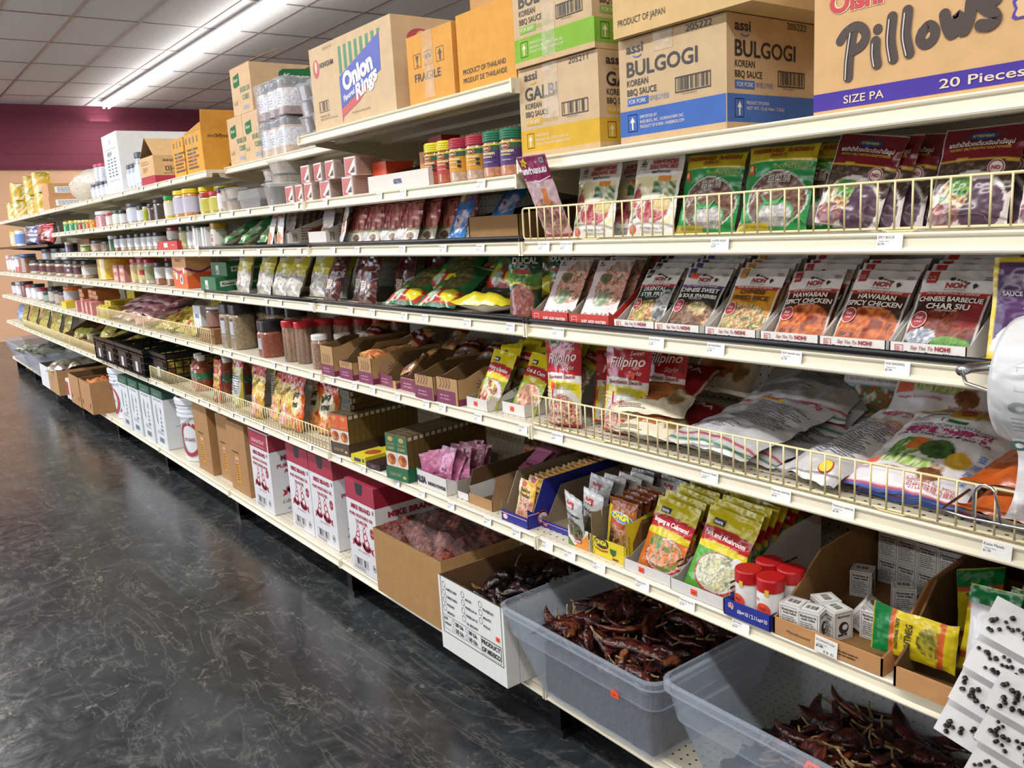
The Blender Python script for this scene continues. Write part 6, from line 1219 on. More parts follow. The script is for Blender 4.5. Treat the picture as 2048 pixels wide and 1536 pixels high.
# white pails with handles
def p_pail(mb, fr):
    mb.ring(fr, -.02, .13, .085, .1, .022, 'a83a44', seg=30); mb.text(fr, 'SOY SAUCE', -.02, .12, .018, '8a3a44', al='c', w=.08, bold=.03); mb.poly(fr, [(.06, .05), (.1, .06), (.11, .085), (.07, .075)], 'b83440'); mb.frame(fr, .12, .06, .2, .2, .002, 'b05a60'); mb.rect(fr, .12, .178, .2, .2, 'b83440'); mb.ring(fr, .16, .14, .025, .025, .003, 'b05a60')
    mb.stroke(fr, [(.143, .122), (.177, .158)], .003, 'b05a60'); mb.lines(fr, .13, .07, .19, .1, 3, 'c9868a')
def pail(label):
    t = empty('pail'); r, h, c = .142, .365, 'dfe3e8'
    pr = [(0, 0, c), (r * .88, 0, c), (r * .9, .006, c), (r * .97, h * .7, c)]
    for z in (.70, .77, .84): pr += [(r * .97, h * z, c), (r * 1.06, h * z + .002, c), (r * 1.06, h * z + .012, c), (r * .98, h * z + .015, c)]
    pr += [(r * .98, h * .93, c)]
    mb = MB(); mb.lathe(pr, 32, 'plastic'); p_pail(mb, CylFr(r * .955, R(20))); mb.build('body', t)
    mb = MB(); mb.lathe([(r * .98, h * .9, c), (r * 1.09, h * .9, c), (r * 1.1, h * .975, c), (r * 1.04, h, c), (r * .98, h, c), (r * .96, h * .97, 'c9ced6'), (0, h * .97, 'c9ced6')], 32, 'plastic'); mb.build('lid', t)
    mb = MB(); mb.tube([(r * 1.07 * math.cos(a), r * 1.07 * math.sin(a) - .01 * math.sin(a * 2), h * .78 - .1 * abs(math.sin((a - R(-50)) * 1.0)) ) for a in np.linspace(R(-50), R(-150), 14)], .003, 'c9ccd0', 'metal', 6); mb.build('handle', t)
    return tag(t, label, 'pail', 'white pails')
pl = put(pail('white pail with red print, between the green capped cartons and brown cartons'), (-3.19, .155, ZB + .002), (0, 0, R(14))); dup(pl, 'white pail with red print, beside the banana boxes', (-4.80, .155, ZB + .002), (0, 0, R(-18)))
def p_corn(mb, F):
    f, r = F['f'], F['r']; W_, H_ = .232, .352; g = '275a48'; mb.rect(f, 0, H_ * .86, W_, H_, g); mb.rect(r, 0, H_ * .86, .3, H_, '1f4c3c'); mb.text(f, 'PRODUCT OF', W_ / 2, H_ * .9, .012, 'a8c0b4', al='c', w=.12, d=EPS * 3); mb.text(f, 'BUTTER BAKE', W_ / 2, H_ * .8, .013, '6a7a80', al='c', w=.16)
    mb.stroke(f, [(W_ * .3, H_ * .72), (W_ * .26, H_ * .6), (W_ * .28, H_ * .48), (W_ * .33, H_ * .4)], .009, '6a7f80'); mb.stroke(f, [(W_ * .4, H_ * .68), (W_ * .36, H_ * .56), (W_ * .34, H_ * .42)], .006, '8a9a98'); mb.poly(f, [(W_ * .68, H_ * .72), (W_ * .73, H_ * .64), (W_ * .69, H_ * .56), (W_ * .64, H_ * .64)], '4a5a5c')
    for i, s in enumerate(('8 L', '100%', 'PURE', 'CORN OIL')): mb.text(f, s, W_ * .66, H_ * (.5 - .07 * i), .014, '4a585c', al='c', w=.028 * (1 + (i > 2)), bold=.03)
    mb.lines(f, W_ * .2, H_ * .22, W_ * .8, H_ * .28, 2, '7a888c'); mb.barcode(f, W_ * .25, H_ * .06, W_ * .75, H_ * .17, '5a6468', seed=9)
gc = carton('white corn oil carton with green top edge, beside the pail near banana boxes', .232, .30, .352, 'd6dade', p_corn, group='green capped white corn oil cartons', m='paper', topc='1f4c3c', seam=False, loc=(-4.515, .0, ZB + .002))
for i, x in enumerate((-4.265, -4.005, -3.75)): dup(gc, ('second white corn oil carton from the banana boxes, green top edge', 'white corn oil carton with green top and a small pink sticker', 'white corn oil carton with green top, tight against the pail by brown cartons')[i], (x, .004 + .006 * i, ZB + .002))
# banana boxes and the things further along the floor
def ban(mb, F):
    for u in (.06, .31): mb.ell(F['f'], u, .06, .014, .02, '2a1f14')
    mb.ell(F['r'], .2, .09, .018, .02, '2a1f14')
bn = tag(open_box(.375, .40, .235, 'a98158', '6a4f34', prints=ban), 'brown banana box with round holes, beside the pail, full of orange dried goods', 'carton', 'brown banana boxes'); put(bn, (-5.445, -.08, ZB + .002)); dup(bn, 'brown banana box with round holes, second from the pail', (-5.83, -.085, ZB + .002))
mo = mound(.34, .36, 0, .19, ['b5672c', 'c9803c', '9c5220', 'd89450'], 91, .03, 20, m='food').build('orange_dried_goods', None, (-5.425, -.062, ZB + .01)); tag(mo, 'heap of orange dried goods in the banana box by the pail', 'dried goods'); mo['kind'] = 'stuff'
carton('small red and white carton squeezed beside the second banana box', .16, .25, .165, 'd8d2d0', lambda mb, F: mb.rect(F['f'], 0, .03, .1, .14, 'a83a3c'), loc=(-6.055, -.075, ZB + .002), m='paper', seam=False)
tag(put(open_box(.43, .42, .21, 'b08a60', '7a5c3c', prints=lambda mb, F: (mb.poly(F['f'], [(.12, .03), (.16, .03), (.16, .1), (.19, .1), (.14, .17), (.09, .1), (.12, .1)], '8a8078'),)), (-6.62, -.11, ZB + .002)), 'brown open carton heaped with shiny foil bags on the base deck', 'carton')
fg = tag(pouch('foil_bag', .2, .3, .06, [('bg', 'b9b4a4'), ('food', .5, .5, .5, .5, ['8f8a78', 'cfcabc', '6f6a58', 'e4e0d6'], .03)], None, 'pillow', m='foil', seed=130, res=.02, wr=.01), 'foil bag lying on the brown carton, deck edge side', 'foil bag', 'foil bags in the brown carton')
for i, (x, y, z, a) in enumerate(((-6.5, .0, .2, 10), (-6.36, .12, .215, -20), (-6.48, .2, .2, 40), (-6.3, .02, .205, 70))):
    o = fg if i == 0 else dup(fg, 'foil bag lying on the brown carton, %s' % ('', 'uppermost in the middle', 'towards the pegboard', 'on the banana box side')[i]); put(o, (x, y - .1, ZB + z), (R(-82), 0, R(a)))
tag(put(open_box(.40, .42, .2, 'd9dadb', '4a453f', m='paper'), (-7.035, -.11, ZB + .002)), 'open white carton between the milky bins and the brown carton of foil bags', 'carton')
bb1 = dup(b1, 'milky bluish bin holding dark greenish pouches, beside the open white carton', (-8.22, -.12, ZB + .002), None, (1.95, 1, 1.0)); dup(b1, 'milky bluish bin at the very end of the base deck', (-9.5, -.10, ZB + .002), None, (2.1, 1, .95))
for o_ in (bb1,):
    pass
gp = tag(pouch('dried_herb_pouch', .16, .22, .05, [('bg', '4a4c40'), ('food', .5, .5, .5, .5, ['2f342a', '6a6c58', '8a9484', '3f4a3c', 'b9bcb0'], .03)], None, 'pillow', m='gloss', seed=140, res=.02, wr=.008), 'dark greenish pouch', 'herb pouch', 'greenish pouches in the far milky bin')
for i in range(7):
    o = gp if i == 0 else dup(gp); o['label'] = 'dark greenish pouch in the far milky bin, %s from the end wall' % ORD[i]; put(o, (-8.05 + .12 * i, -.02 + .09 * (i % 3), ZB + .2 + .018 * (i % 2)), (R(-70), R(20 * (i % 3) - 20), R(40 * i)))
# ------------------------------------------------------------------ second and third bays
# second shelf from top: shakers, tray, tea boxes, tubs
def p_salt(band, c2):
    def p(mb, fr):
        mb.ell(fr, -.004, .072, .0125, .0085, 'd8c85a', seg=16); mb.ell(fr, -.004, .072, .011, .007, '8a2a2c', d=EPS * 2, seg=16); mb.text(fr, 'NOH', -.004, .0695, .005, 'e6dcc8', al='c', d=EPS * 4, bold=.03)
        mb.text(fr, 'HAWAIIAN', 0, .056, .0065, 'ead9a0', al='c', w=.036, bold=.05); mb.text(fr, 'SEASONING SALT', 0, .049, .0042, 'ead9a0', al='c', w=.037, bold=.03); mb.text(fr, 'Crushed Rock Salt', 0, .037, .0038, 'f0e8e0', al='c', w=.034); mb.ell(fr, .016, .052, .006, .004, c2, d=EPS * 3, seg=10); mb.ell(fr, .016, .041, .006, .004, c2, d=EPS * 3, seg=10)
    return p
SLT = [('yellow', 'd8cc2c', 'a8502c', 'b03a2c', '2a2a2a'), ('crimson', 'a82c40', 'b59a84', 'c99022', '2a2a2a'), ('green', '1f7050', 'b57a5a', '4a2f6c', '4a2f6c')]
for ci, (cn_, lc, fill, band, c2) in enumerate(SLT):
    j = jar('%s capped seasoning salt shaker, nearer the tray of the pair' % cn_, .0335, .114, lc, .026, fill, ((.026, .066, band), (.066, .079, '2f5a3c'), (.079, .082, 'd8c83a')), lr=.0325, ridged=True, seg=24, prints=p_salt(band, c2), name='seasoning_shaker', cat='shaker', group='seasoning salt shakers')
    a, b = ((-.447, -.387), (-.322, -.245), (-.165, -.095))[ci]; put(j, (a, .06, ZG + .001), (0, 0, R(18)))
    dup(j, '%s capped seasoning salt shaker, nearer the sauce cartons of the pair' % cn_, (b, .062, ZG + .001), (0, 0, R(24)))
tr = tray('white display tray with blue brand print and brown raised back, by the salt shakers', .358, .3, .047, [(0, .047), (.04, .05), (.28, .1), (.3, .1)], .1, 'd4d0c8', '6a4c32', lambda mb, F: mb.text(F['f'], 'GOYA', .16, .017, .013, '2c3a80', w=.048, bold=.06)); put(tr, (-.785, .02, ZG + .001))
carton('small orange seasoning carton standing in the white display tray', .16, .06, .055, 'd08a3c', lambda mb, F: (mb.text(F['f'], 'Sazón', .02, .022, .018, 'b8402c', w=.065, bold=.04), mb.text(F['f'], 'GOYA', .09, .022, .016, '2c3a80', w=.055, bold=.04)), m='paper', seam=False, loc=(-.60, .10, ZG + .05))
carton('small red seasoning carton lying on the orange one in the tray', .11, .06, .045, 'a8342e', None, m='paper', seam=False, loc=(-.64, .16, ZG + .105), rot=(0, 0, R(-12)))
def p_tea(mb, F):
    f = F['f']; mb.rect(f, .002, .002, .062, .06, 'dedad6')
    for i in range(7): o = i * .0085; mb.poly(f, [(max(.004, .004 + o - .03), .056 - max(0, .03 - o) * 0), (.004 + o, .056), (.004 + o + .003, .056), (.004, .056 - o - .003)] if 0 else [(.004, .056 - o), (.004 + o, .056), (.004 + o + .0055, .056), (.004, .05 - o)], 'c9403a', d=EPS * 2)
    mb.poly(f, [(.03, .01), (.058, .01), (.058, .03)], '4a3a34', d=EPS * 2); mb.poly(f, [(.004, .004), (.04, .004), (.02, .012)], 'b83a34', d=EPS * 2.5); mb.lines(F['r'], .008, .006, .09, .054, 7, '9a7a70')
TB = 'red striped white cartons'
tc = carton('x', .068, .10, .061, 'b5a096', p_tea, group=TB, m='paper', seam=False, name='small_carton')
k_ = 0
for z, xs in ((0, (-1.455, -1.372, -1.285, -1.165, -.985)), (.0615, (-1.30, -1.2, -1.1, -.965))):
    for i, x in enumerate(xs):
        o = tc if k_ == 0 else dup(tc); k_ += 1; o['label'] = nth('red striped white carton in the %s row' % ('upper' if z else 'lower'), i, '%s' % ('four' if z else 'five'))
        put(o, (x, .032 + .004 * (i % 2), ZG + .001 + z), (0, 0, R((2, -2, 0, 6, 4)[i])))
for i, (x, z) in enumerate(((-.895, 0), (-.895, .05))): carton('small orange red carton, %s of two tucked behind the striped cartons' % ('lower', 'upper')[i], .09, .1, .048, 'd8502c', None, m='paper', seam=False, loc=(x, .10, ZG + .001 + z), name='small_carton', group='orange red cartons')
o = tub('clear tub of dark dried pieces beside the striped cartons', .058, .085, '3a3028', 'e6e8e8'); put(o, (-1.60, .075, ZG + .001))
def clam(label, x, y, z, w, d, h, fill):
    o = empty('clamshell_box', (x, y, z)); mb = MB(); mb.prism([(-w * .42, 0), (w * .42, 0), (w * .5, h * .5), (-w * .5, h * .5)], 0, d, 'c9cdd4', 'frost'); mb.box(-w * .36, .01, .004, w * .36, d - .01, h * .42, fill, 'food'); mb.build('base', o)
    mb = MB(); mb.prism([(-w * .53, h * .5), (w * .53, h * .5), (w * .53, h * .53), (w * .44, h), (-w * .44, h), (-w * .53, h * .53)], -.005, d + .005, 'd3d7dd', 'frost'); mb.build('lid', o); return tag(o, label, 'clamshell box')
clam('milky clamshell box of dark round sweets among plastic cups', -1.87, .05, ZG + .002, .24, .16, .075, '4a3a38')
c0 = tub('plastic cup of pale paste, lower one behind the clamshell box', .075, .055, 'b5a08a', 'cfd2d6', 'food_tub', 'pale food tubs'); put(c0, (-1.78, .20, ZG + .078))
dup(c0, 'plastic cup of pale paste, upper one behind the clamshell box', (-1.79, .20, ZG + .134)); 
for i, (x, y, z) in enumerate(((-2.06, .06, 0), (-2.15, .07, 0), (-2.07, .07, .05), (-2.16, .075, .05), (-1.95, .2, .07), (-1.955, .2, .115))): dup(c0, 'small plastic cup beside the clamshell box, %s counting from the tray side' % ORD[i], (x, y, ZG + .001 + z), (0, 0, i), (.5, .5, .85))
# eye level shelf
tray('cut brown carton with blue and red packets leaning out of it', .225, .3, .065, [(0, .065), (.3, .1)], .1, '8a6a44', '4f3a26', m='card', t=.004).location = (-.33, .075, Z3 + .001)
bp_ = pouch('snack_packet', .1, .16, .012, [('bg', '2a6aa8'), ('ell', .3, .8, .2, .09, 'd8b83a'), ('food', .6, .35, .4, .2, ['a83a50', '3a7ab8', 'd8d0d8', '6a2a4a'], .02), ('rect', .4, .7, .95, .9, '7a2c4a')], lambda mb, fr: mb.text(fr, 'Zuzu', .045, .12, .012, '4a80c8', bold=.05, ital=.2), 'sachet', seed=150, res=.005)
orient(tag(bp_, 'blue snack packet leaning over the cut brown carton, outer one', 'snack packet', 'blue snack packets'), (-.43, .07, Z3 + .004), (-.345, .06, Z3 + .004), (-.34, .12, Z3 + .14))
orient(dup(bp_, 'blue snack packet inside the cut brown carton'), (-.30, .12, Z3 + .05), (-.21, .12, Z3 + .05), (-.27, .2, Z3 + .145))
def t_rst(mb, fr): w, h = fr.w, fr.h; mb.text(fr, 'ROAST RED PORK', w * .5, h * .88, .008, 'd0aaa8', al='c', w=w * .8, bold=.03); mb.text(fr, 'SEASONING MIX', w * .5, h * .81, .008, 'd0aaa8', al='c', w=w * .78, bold=.03); mb.stroke(fr, [(w * .03, h * .76), (w * .3, h * .74), (w * .5, h * .71), (w * .7, h * .74), (w * .97, h * .76)], .0012, 'd8b8b0')
RST = [('bg', '7a1822'), ('streak', .04, .24, .97, .72, ['8a2028', 'c98a80', '7a1820', 'a83a40', '601018'], .01, .25), ('band', 0, .24, 'b9b4a8'), ('food', .3, .12, .4, .12, ['d8d4d0', '9aa0a4', 'e6e4e2', '6a7074'], .012), ('ell', .72, .11, .22, .1, 'd8d6d0'), ('food', .72, .11, .16, .07, ['5a4a40', '8a6a50', '3a2c28'], .01), ('wave', .22, .26, '7d8a5a', .01, 8)]
rs = pouch('seasoning_packet', .142, .165, .014, RST, t_rst, 'sachet', seed=155, res=.004)
for i, (x, dx, y) in enumerate(((-.99, .05, .05), (-.885, .05, .055), (-.765, .05, .06), (-.65, .03, .055), (-.60, .03, .085), (-.56, .025, .12), (-.50, .02, .15))):
    o = rs if i == 0 else dup(rs); tag(o, nth('dark red seasoning packet on the eye level shelf', i, 'seven'), 'seasoning packet', 'dark red pork seasoning packets')
    orient(o, (x - .06, y, Z3 + .004), (x + .07, y, Z3 + .003), (x - .06 + dx, y + .05, Z3 + .16))
orient(tag(pouch('seasoning_packet', .1, .165, .012, [('bg', 'd4d0ca'), ('ell', .4, .88, .2, .07, 'c9b83a'), ('food', .5, .4, .45, .22, ['c95a4a', 'e0b0a0', 'd8d0c8', '8a3a34'], .015), ('band', 0, .2, 'd0d0d2')], None, 'sachet', seed=158, res=.005), 'white backed seasoning packet turned aside at the front of the dark red ones', 'seasoning packet'), (-1.055, .04, Z3 + .004), (-1.0, .02, Z3 + .004), (-.99, .06, Z3 + .15))
def p_st(mb, F):
    r = F['r']; mb.text(r, 'Stew', .19, .075, .018, '4a78b8', w=.07, bold=.04, ital=.3); mb.lines(r, .05, .02, .16, .07, 5, '8a6a60'); mb.barcode(r, .012, .012, .035, .05, n=12); mb.ell(r, .225, .03, .022, .018, 'c9702c'); mb.ell(r, .24, .045, .015, .012, '8a9a3c', d=EPS * 2)
ST_ = 'white stew mix display boxes'
s1 = tray('white display box with diagonal cut side and brown packets, between green bags and dark red packets', .15, .27, .05, [(0, .055), (.25, .135), (.27, .135)], .135, 'cfccc8', '8a3a2c', p_st, group=ST_); put(s1, (-1.655, .05, Z3 + .001)); dup(s1, 'white display box with diagonal cut side, half hidden by the dark red packets', (-1.33, .05, Z3 + .001))
pk = pouch('stew_packet', .062, .125, .012, [('bg', 'dcd6d2'), ('band', .72, .9, 'b5aeb8'), ('ell', .5, .25, .46, .26, 'e6dcd0'), ('food', .5, .24, .38, .21, ['c98058', 'd89a74', 'b56a48'], .008), ('band', .9, 1, '9c4a40')], None, 'sachet', seed=160, res=.004)
tag(pk, 'peach bowl stew packet at the front of the white box, in front', 'stew packet', 'stew packets'); put(pk, (-1.555, .03, Z3 + .004), (R(-8), R(4), 0)); orient(dup(pk, 'peach bowl stew packet slipping out sideways beside the white box'), (-1.655, .02, Z3 + .004), (-1.605, .018, Z3 + .004), (-1.71, .05, Z3 + .1))
for k in range(8): dup(pk, 'brown edged stew packet in the white box, %s behind the front one' % ORD[k], (-1.58, .075 + .026 * k, Z3 + .006), (R(-14), 0, 0), (1.6, 1, 1.08 if k > 2 else 1))
for k in range(6): dup(pk, 'brown edged stew packet in the half hidden white box, %s back' % ORD[k], (-1.255, .08 + .03 * k, Z3 + .006), (R(-14), 0, 0), (1.6, 1, 1.05))
gb = pouch('green_mix_bag', .14, .2, .04, [('bg', '2c7a44'), ('food', .5, .35, .45, .3, ['6a9a4a', 'd8dcd0', '3f8a4a', 'b5b8b0', '8aa83c'], .03), ('band', .8, 1, '1f6a3c')], None, 'pillow', seed=165, res=.008, wr=.004)
for i, (a, b, c_) in enumerate((((-2.27, .05, .02), (-2.15, .03, .02), (-2.06, .14, .09)), ((-2.06, .05, .02), (-1.93, .03, .02), (-1.90, .15, .1)), ((-1.97, .11, .02), (-1.83, .10, .02), (-1.83, .2, .12)), ((-1.86, .06, .02), (-1.74, .05, .02), (-1.80, .16, .11)), ((-2.1, .2, .02), (-1.95, .2, .02), (-1.99, .3, .12)))):
    o = gb if i == 0 else dup(gb); tag(o, nth('green mix bag lying on the eye level shelf', i, 'five'), 'mix bag', 'green mix bags'); orient(o, *[(p[0], p[1], Z3 + p[2]) for p in (a, b, c_)])
def p_yj(mb, fr): mb.rect(fr, -.02, .03, .02, .05, 'c9483a', nu=4); mb.lines(fr, -.022, .055, .02, .068, 2, '5a5a5a')
put(jar('yellow capped seasoning jar beside white plastic holders', .037, .115, 'b8901c', .024, 'b5ab98', ((.02, .075, 'cfccc4'),), sq=1., prints=p_yj), (-2.315, .06, Z3 + .001))
wh = MB(); wh.box(-.03, 0, 0, .03, .06, .012, 'e4e6e8', 'plastic'); wh.box(-.03, 0, 0, -.006, .06, .1, 'e4e6e8', 'plastic'); wh.box(.022, 0, 0, .03, .06, .1, 'e4e6e8', 'plastic')
wo = tag(wh.build('plastic_holder'), 'white plastic shelf holder, on the yellow capped jar side', 'holder', 'white plastic holders'); put(wo, (-2.42, .02, Z3 + .001)); dup(wo, 'white plastic shelf holder, on the green capped jars side', (-2.54, .02, Z3 + .001))
# shelf under eye level
sv = pouch('dried_pepper_bag', .17, .215, .05, [('bg', 'c9bf4a'), ('band', 0, .42, 'b0aca4'), ('food', .5, .2, .5, .2, ['9a968c', 'd8d6d0', '7a766c', 'c9c6bc'], .02), ('ell', .5, .72, .3, .12, 'd4cfc0'), ('food', .5, .48, .4, .07, ['c9b82c', '8a8a3c', 'd8c83a'], .012), ('band', .92, 1, 'd0c43a')], lambda mb, fr: mb.text(fr, 'EL SOL', fr.w * .5, fr.h * .7, .014, '8a4a50', al='c', w=.06, bold=.03), 'pillow', seed=170, res=.006, wr=.003)
YB_ = 'yellow topped dried pepper bags'
for i, (a, b, c_) in enumerate((((-2.13, .05, .004), (-1.99, .045, .004), (-2.05, .09, .185)), ((-1.99, .10, .004), (-1.86, .1, .004), (-1.93, .15, .19)), ((-1.91, .055, .004), (-1.76, .05, .004), (-1.79, .10, .16)), ((-1.75, .06, .004), (-1.62, .055, .004), (-1.6, .12, .17)), ((-1.62, .06, .004), (-1.5, .055, .004), (-1.46, .13, .17)), ((-1.47, .1, .004), (-1.35, .1, .004), (-1.3, .16, .18)), ((-1.33, .11, .004), (-1.2, .11, .004), (-1.17, .17, .17)))):
    o = sv if i == 0 else dup(sv); tag(o, nth('dried pepper bag with yellow top leaning back', i, 'seven'), 'pepper bag', YB_); orient(o, *[(p[0], p[1], Z4 + p[2]) for p in (a, b, c_)])
dkp = pouch('dark_spice_bag', .14, .2, .04, [('bg', '4a1a1c'), ('food', .5, .5, .5, .5, ['2a1214', '5a2020', '1c0f12', '7a3a34', '3a1618'], .025), ('food', .5, .2, .4, .15, ['b0a8a4', '4a2a2c', '2a1416'], .02)], lambda mb, fr: mb.text(fr, '南', fr.w * .5, fr.h * .2, .03, 'cfc8c2', al='c', bold=.03), 'pillow', seed=174, res=.006, wr=.004)
for i, (a, b, c_) in enumerate((((-1.26, .05, .004), (-1.12, .045, .004), (-1.08, .11, .165)), ((-1.12, .1, .004), (-1.0, .1, .004), (-.98, .15, .17)), ((-.99, .055, .004), (-.87, .05, .004), (-.92, .10, .165)), ((-.90, .14, .004), (-.78, .14, .004), (-.84, .18, .175)), ((-.82, .2, .004), (-.70, .2, .004), (-.8, .24, .175)))):
    o = dkp if i == 0 else dup(dkp); tag(o, nth('dark maroon spice bag leaning back under the black rail', i, 'five'), 'spice bag', 'dark maroon spice bags'); orient(o, *[(p[0], p[1], Z4 + p[2]) for p in (a, b, c_)])
gr_ = pouch('herb_mix_bag', .2, .2, .04, [('bg', '1f6a3c'), ('food', .55, .6, .3, .26, ['4a4a30', '6a5a34', '2f4a2c', '8a7a44'], .012), ('rect', .08, .04, .95, .32, 'a82c28'), ('ell', .25, .28, .14, .12, 'c9c03a'), ('ell', .75, .2, .16, .13, 'd0c82c'), ('rect', 0, 0, .06, 1, 'c9c4a0'), ('band', .9, .93, 'd8d0b0'), ('food', .4, .18, .14, .1, ['3f8a5a', 'c9d0c0', '2f6a44'], .02)], None, 'pillow', seed=178, res=.006, wr=.004)
HB = 'red and green herb mix bags'
for i, (a, b, c_) in enumerate((((-.79, .04, .012), (-.60, .05, .012), (-.80, .18, .09)), ((-.66, .12, .05), (-.5, .13, .05), (-.67, .23, .135)), ((-.6, .05, .012), (-.42, .06, .012), (-.55, .2, .10)), ((-.56, .22, .06), (-.38, .22, .06), (-.56, .29, .165)), ((-.42, .18, .05), (-.25, .18, .05), (-.44, .25, .16)), ((-.3, .22, .03), (-.13, .22, .03), (-.3, .27, .17)))):
    o = gr_ if i == 0 else dup(gr_); tag(o, nth('red and green herb mix bag under the black rail', i, 'six'), 'herb bag', HB); orient(o, *[(p[0], p[1], Z4 + p[2]) for p in (a, b, c_)])
orient(tag(pouch('seed_bag', .26, .2, .055, [('bg', 'b5a824'), ('rect', .12, .16, .88, .8, '4a484a'), ('food', .5, .5, .38, .3, ['4a484a', '5a585a', '3a383a'], .02), ('band', 0, .1, 'c9bc2c')], None, 'pillow', seed=181, res=.006, wr=.004), 'plump yellow and grey seed bag lying beside the bean pouch', 'seed bag'), (-.41, .04, Z4 + .028), (-.15, .05, Z4 + .028), (-.4, .235, Z4 + .045))
def p_kn(mb, F): r, f = F['r'], F['f']; mb.poly(r, [(.02, .02), (.1, .025), (.1, .05), (.02, .045)], 'c9d0c4'); mb.text(r, 'Knorr', .03, .028, .012, '1f5a3a', w=.06, bold=.05, d=EPS * 3); mb.text(r, 'Bouillon', .11, .03, .014, 'c9d0c4', w=.09, bold=.03); mb.rect(f, .07, .008, .11, .05, 'd8dad6'); mb.barcode(f, .075, .01, .105, .03, n=10)
kb = carton('green bouillon carton, lower one with white side label, by the orange box', .22, .3, .065, '1f6a44', p_kn, m='paper', seam=False, group='green bouillon cartons'); put(kb, (-2.58, .03, Z4 + .001)); dup(kb, 'green bouillon carton set back on the lower green one', (-2.57, .085, Z4 + .067))
def p_bc(mb, F): mb.rect(F['f'], .0, .118, .09, .12, '7a5a34')
bxs = carton('x', .085, .2, .155, 'b08450', p_bc, m='card', seam=False, group='plain little brown cartons')
for i, x in enumerate((-2.64, -2.545, -2.44, -2.34, -2.245)):
    o = bxs if i == 0 else dup(bxs); o['label'] = nth('plain little brown carton standing at the back over the green cartons', i, 'five'); put(o, (x, .30, Z4 + .001), (0, 0, R((0, 2, -3, 1, 0)[i])))
def p_ob(mb, F):
    f, r = F['f'], F['r']; 
    for q, W_ in ((f, .235), (r, .13)): mb.rect(q, 0, 0, W_, .06, 'd8602c'); mb.poly(q, [(0, .06), (W_ * .5, .085), (W_, .075), (W_, .06)], 'd8602c'); mb.stroke(q, [(0, .1), (W_ * .5, .082), (W_, .105)], .011, '8a2a68')
    mb.text(f, 'MASALA', .06, .135, .016, 'a8603c', w=.1, bold=.03); mb.ell(f, .06, .06, .022, .018, 'd8d4cc', d=EPS * 3); mb.ell(f, .14, .045, .026, .026, 'd0d4dc', d=EPS * 3); mb.ell(f, .14, .045, .012, .014, '3a4a6c', d=EPS * 4); mb.ell(f, .19, .09, .018, .016, 'd8d4cc', d=EPS * 3)
carton('orange and peach printed carton beside the green cartons', .235, .13, .168, 'dca470', p_ob, m='paper', seam=False, loc=(-3.05, .04, Z4 + .001))
# waist high shelf: cinnamon, tall jars, candy boxes, soup packets
def p_tall(mb, fr):
    for z in (.055, .145): mb.rect(fr, -.06, z, .06, z + .004, 'c9a8a0', nu=8)
    mb.rect(fr, -.055, .075, .055, .14, '5a2028', nu=8); mb.rect(fr, -.022, .068, .026, .128, 'b9bcc4', d=EPS * 2, nu=5); mb.lines(fr, -.018, .074, .022, .124, 7, '6a6c74')
TJ = 'tall black lidded spice jars'
tj = jar('x', .052, .205, '25262a', .045, '8a7a60', (), lr=.05, prints=p_tall, sq=1.2, seg=22, group=TJ)
for i, (x, y, s_) in enumerate(((-2.31, .07, 1), (-2.2, .075, 1), (-2.28, .185, 1), (-2.17, .19, 1), (-1.98, .18, 1), (-2.05, .185, .98), (-1.87, .2, .96))):
    o = tj if i == 0 else dup(tj); tag(o, nth('tall square spice jar with big black lid and maroon label', i, 'seven'), 'jar', TJ); put(o, (x, y, Z5 + .001), (0, 0, R(10 - 6 * i)), s_)
put(jar('shorter black lidded spice jar standing in front, next to cinnamon sticks', .055, .152, '25262a', .042, '8a4a34', (), lr=.052, prints=lambda mb, fr: (mb.rect(fr, -.06, .03, .05, .085, '5a2028', nu=8), mb.rect(fr, -.022, .035, .03, .082, 'b5b8c0', d=EPS * 2, nu=5), mb.lines(fr, -.018, .04, .026, .078, 6, '6a6c74')), sq=1.2, seg=22), (-1.832, .065, Z5 + .001))
def cinn(label):
    o = empty('cinnamon_jar'); r, h = .036, .165; mb = MB(); mb.lathe([(r * .98, 0, 'c9b8a8'), (r, .004, 'c9b8a8'), (r, h * .86, 'c9b8a8')], 20, 'clear'); mb.lathe([(0, .001, '7a5038'), (r * .9, .001, '7a5038')], 20, 'food'); mb.build('body', o)
    mb = MB(); rr = random.Random(4)
    for i in range(17):
        a, q = i * 2.4, r * .82 * math.sqrt((i + .5) / 17); mb.tube([(q * math.cos(a), q * math.sin(a), .003), (q * math.cos(a + .05), q * math.sin(a + .05), h * .45), (q * math.cos(a), q * math.sin(a), h * .84)], .0075, rr.choice(['8f6244', '7a4e34', 'a87852', '6a4230']), 'food', 7)
    c = mb.build('cinnamon_sticks', o); c['kind'] = 'stuff'
    mb = MB(); mb.lathe([(0, h * .85, 'b02026'), (r * 1.04, h * .85, 'b02026'), (r * 1.06, h * .98, 'b02026'), (r * .98, h, 'c22a30'), (0, h, 'c22a30')], 20, 'plastic'); mb.build('lid', o); return tag(o, label, 'jar', 'red lidded cinnamon jars')
cj = None
for i, (x, y) in enumerate(((-1.606, .06), (-1.512, .072), (-1.595, .145), (-1.51, .16), (-1.44, .21), (-1.37, .26), (-1.31, .31), (-1.25, .36), (-1.52, .25))):
    lab = ('red lidded cinnamon stick jar in front, beside the shorter black lidded jar', 'red lidded cinnamon stick jar in front, beside white lidded peanut jars')[i] if i < 2 else 'red lidded jar behind the front cinnamon jars, %s going back' % ORD[i - 2]
    if cj is None: cj = put(cinn(lab), (x, y, Z5 + .001))
    else: dup(cj, lab, (x, y, Z5 + .001), (0, 0, i))
wj = None
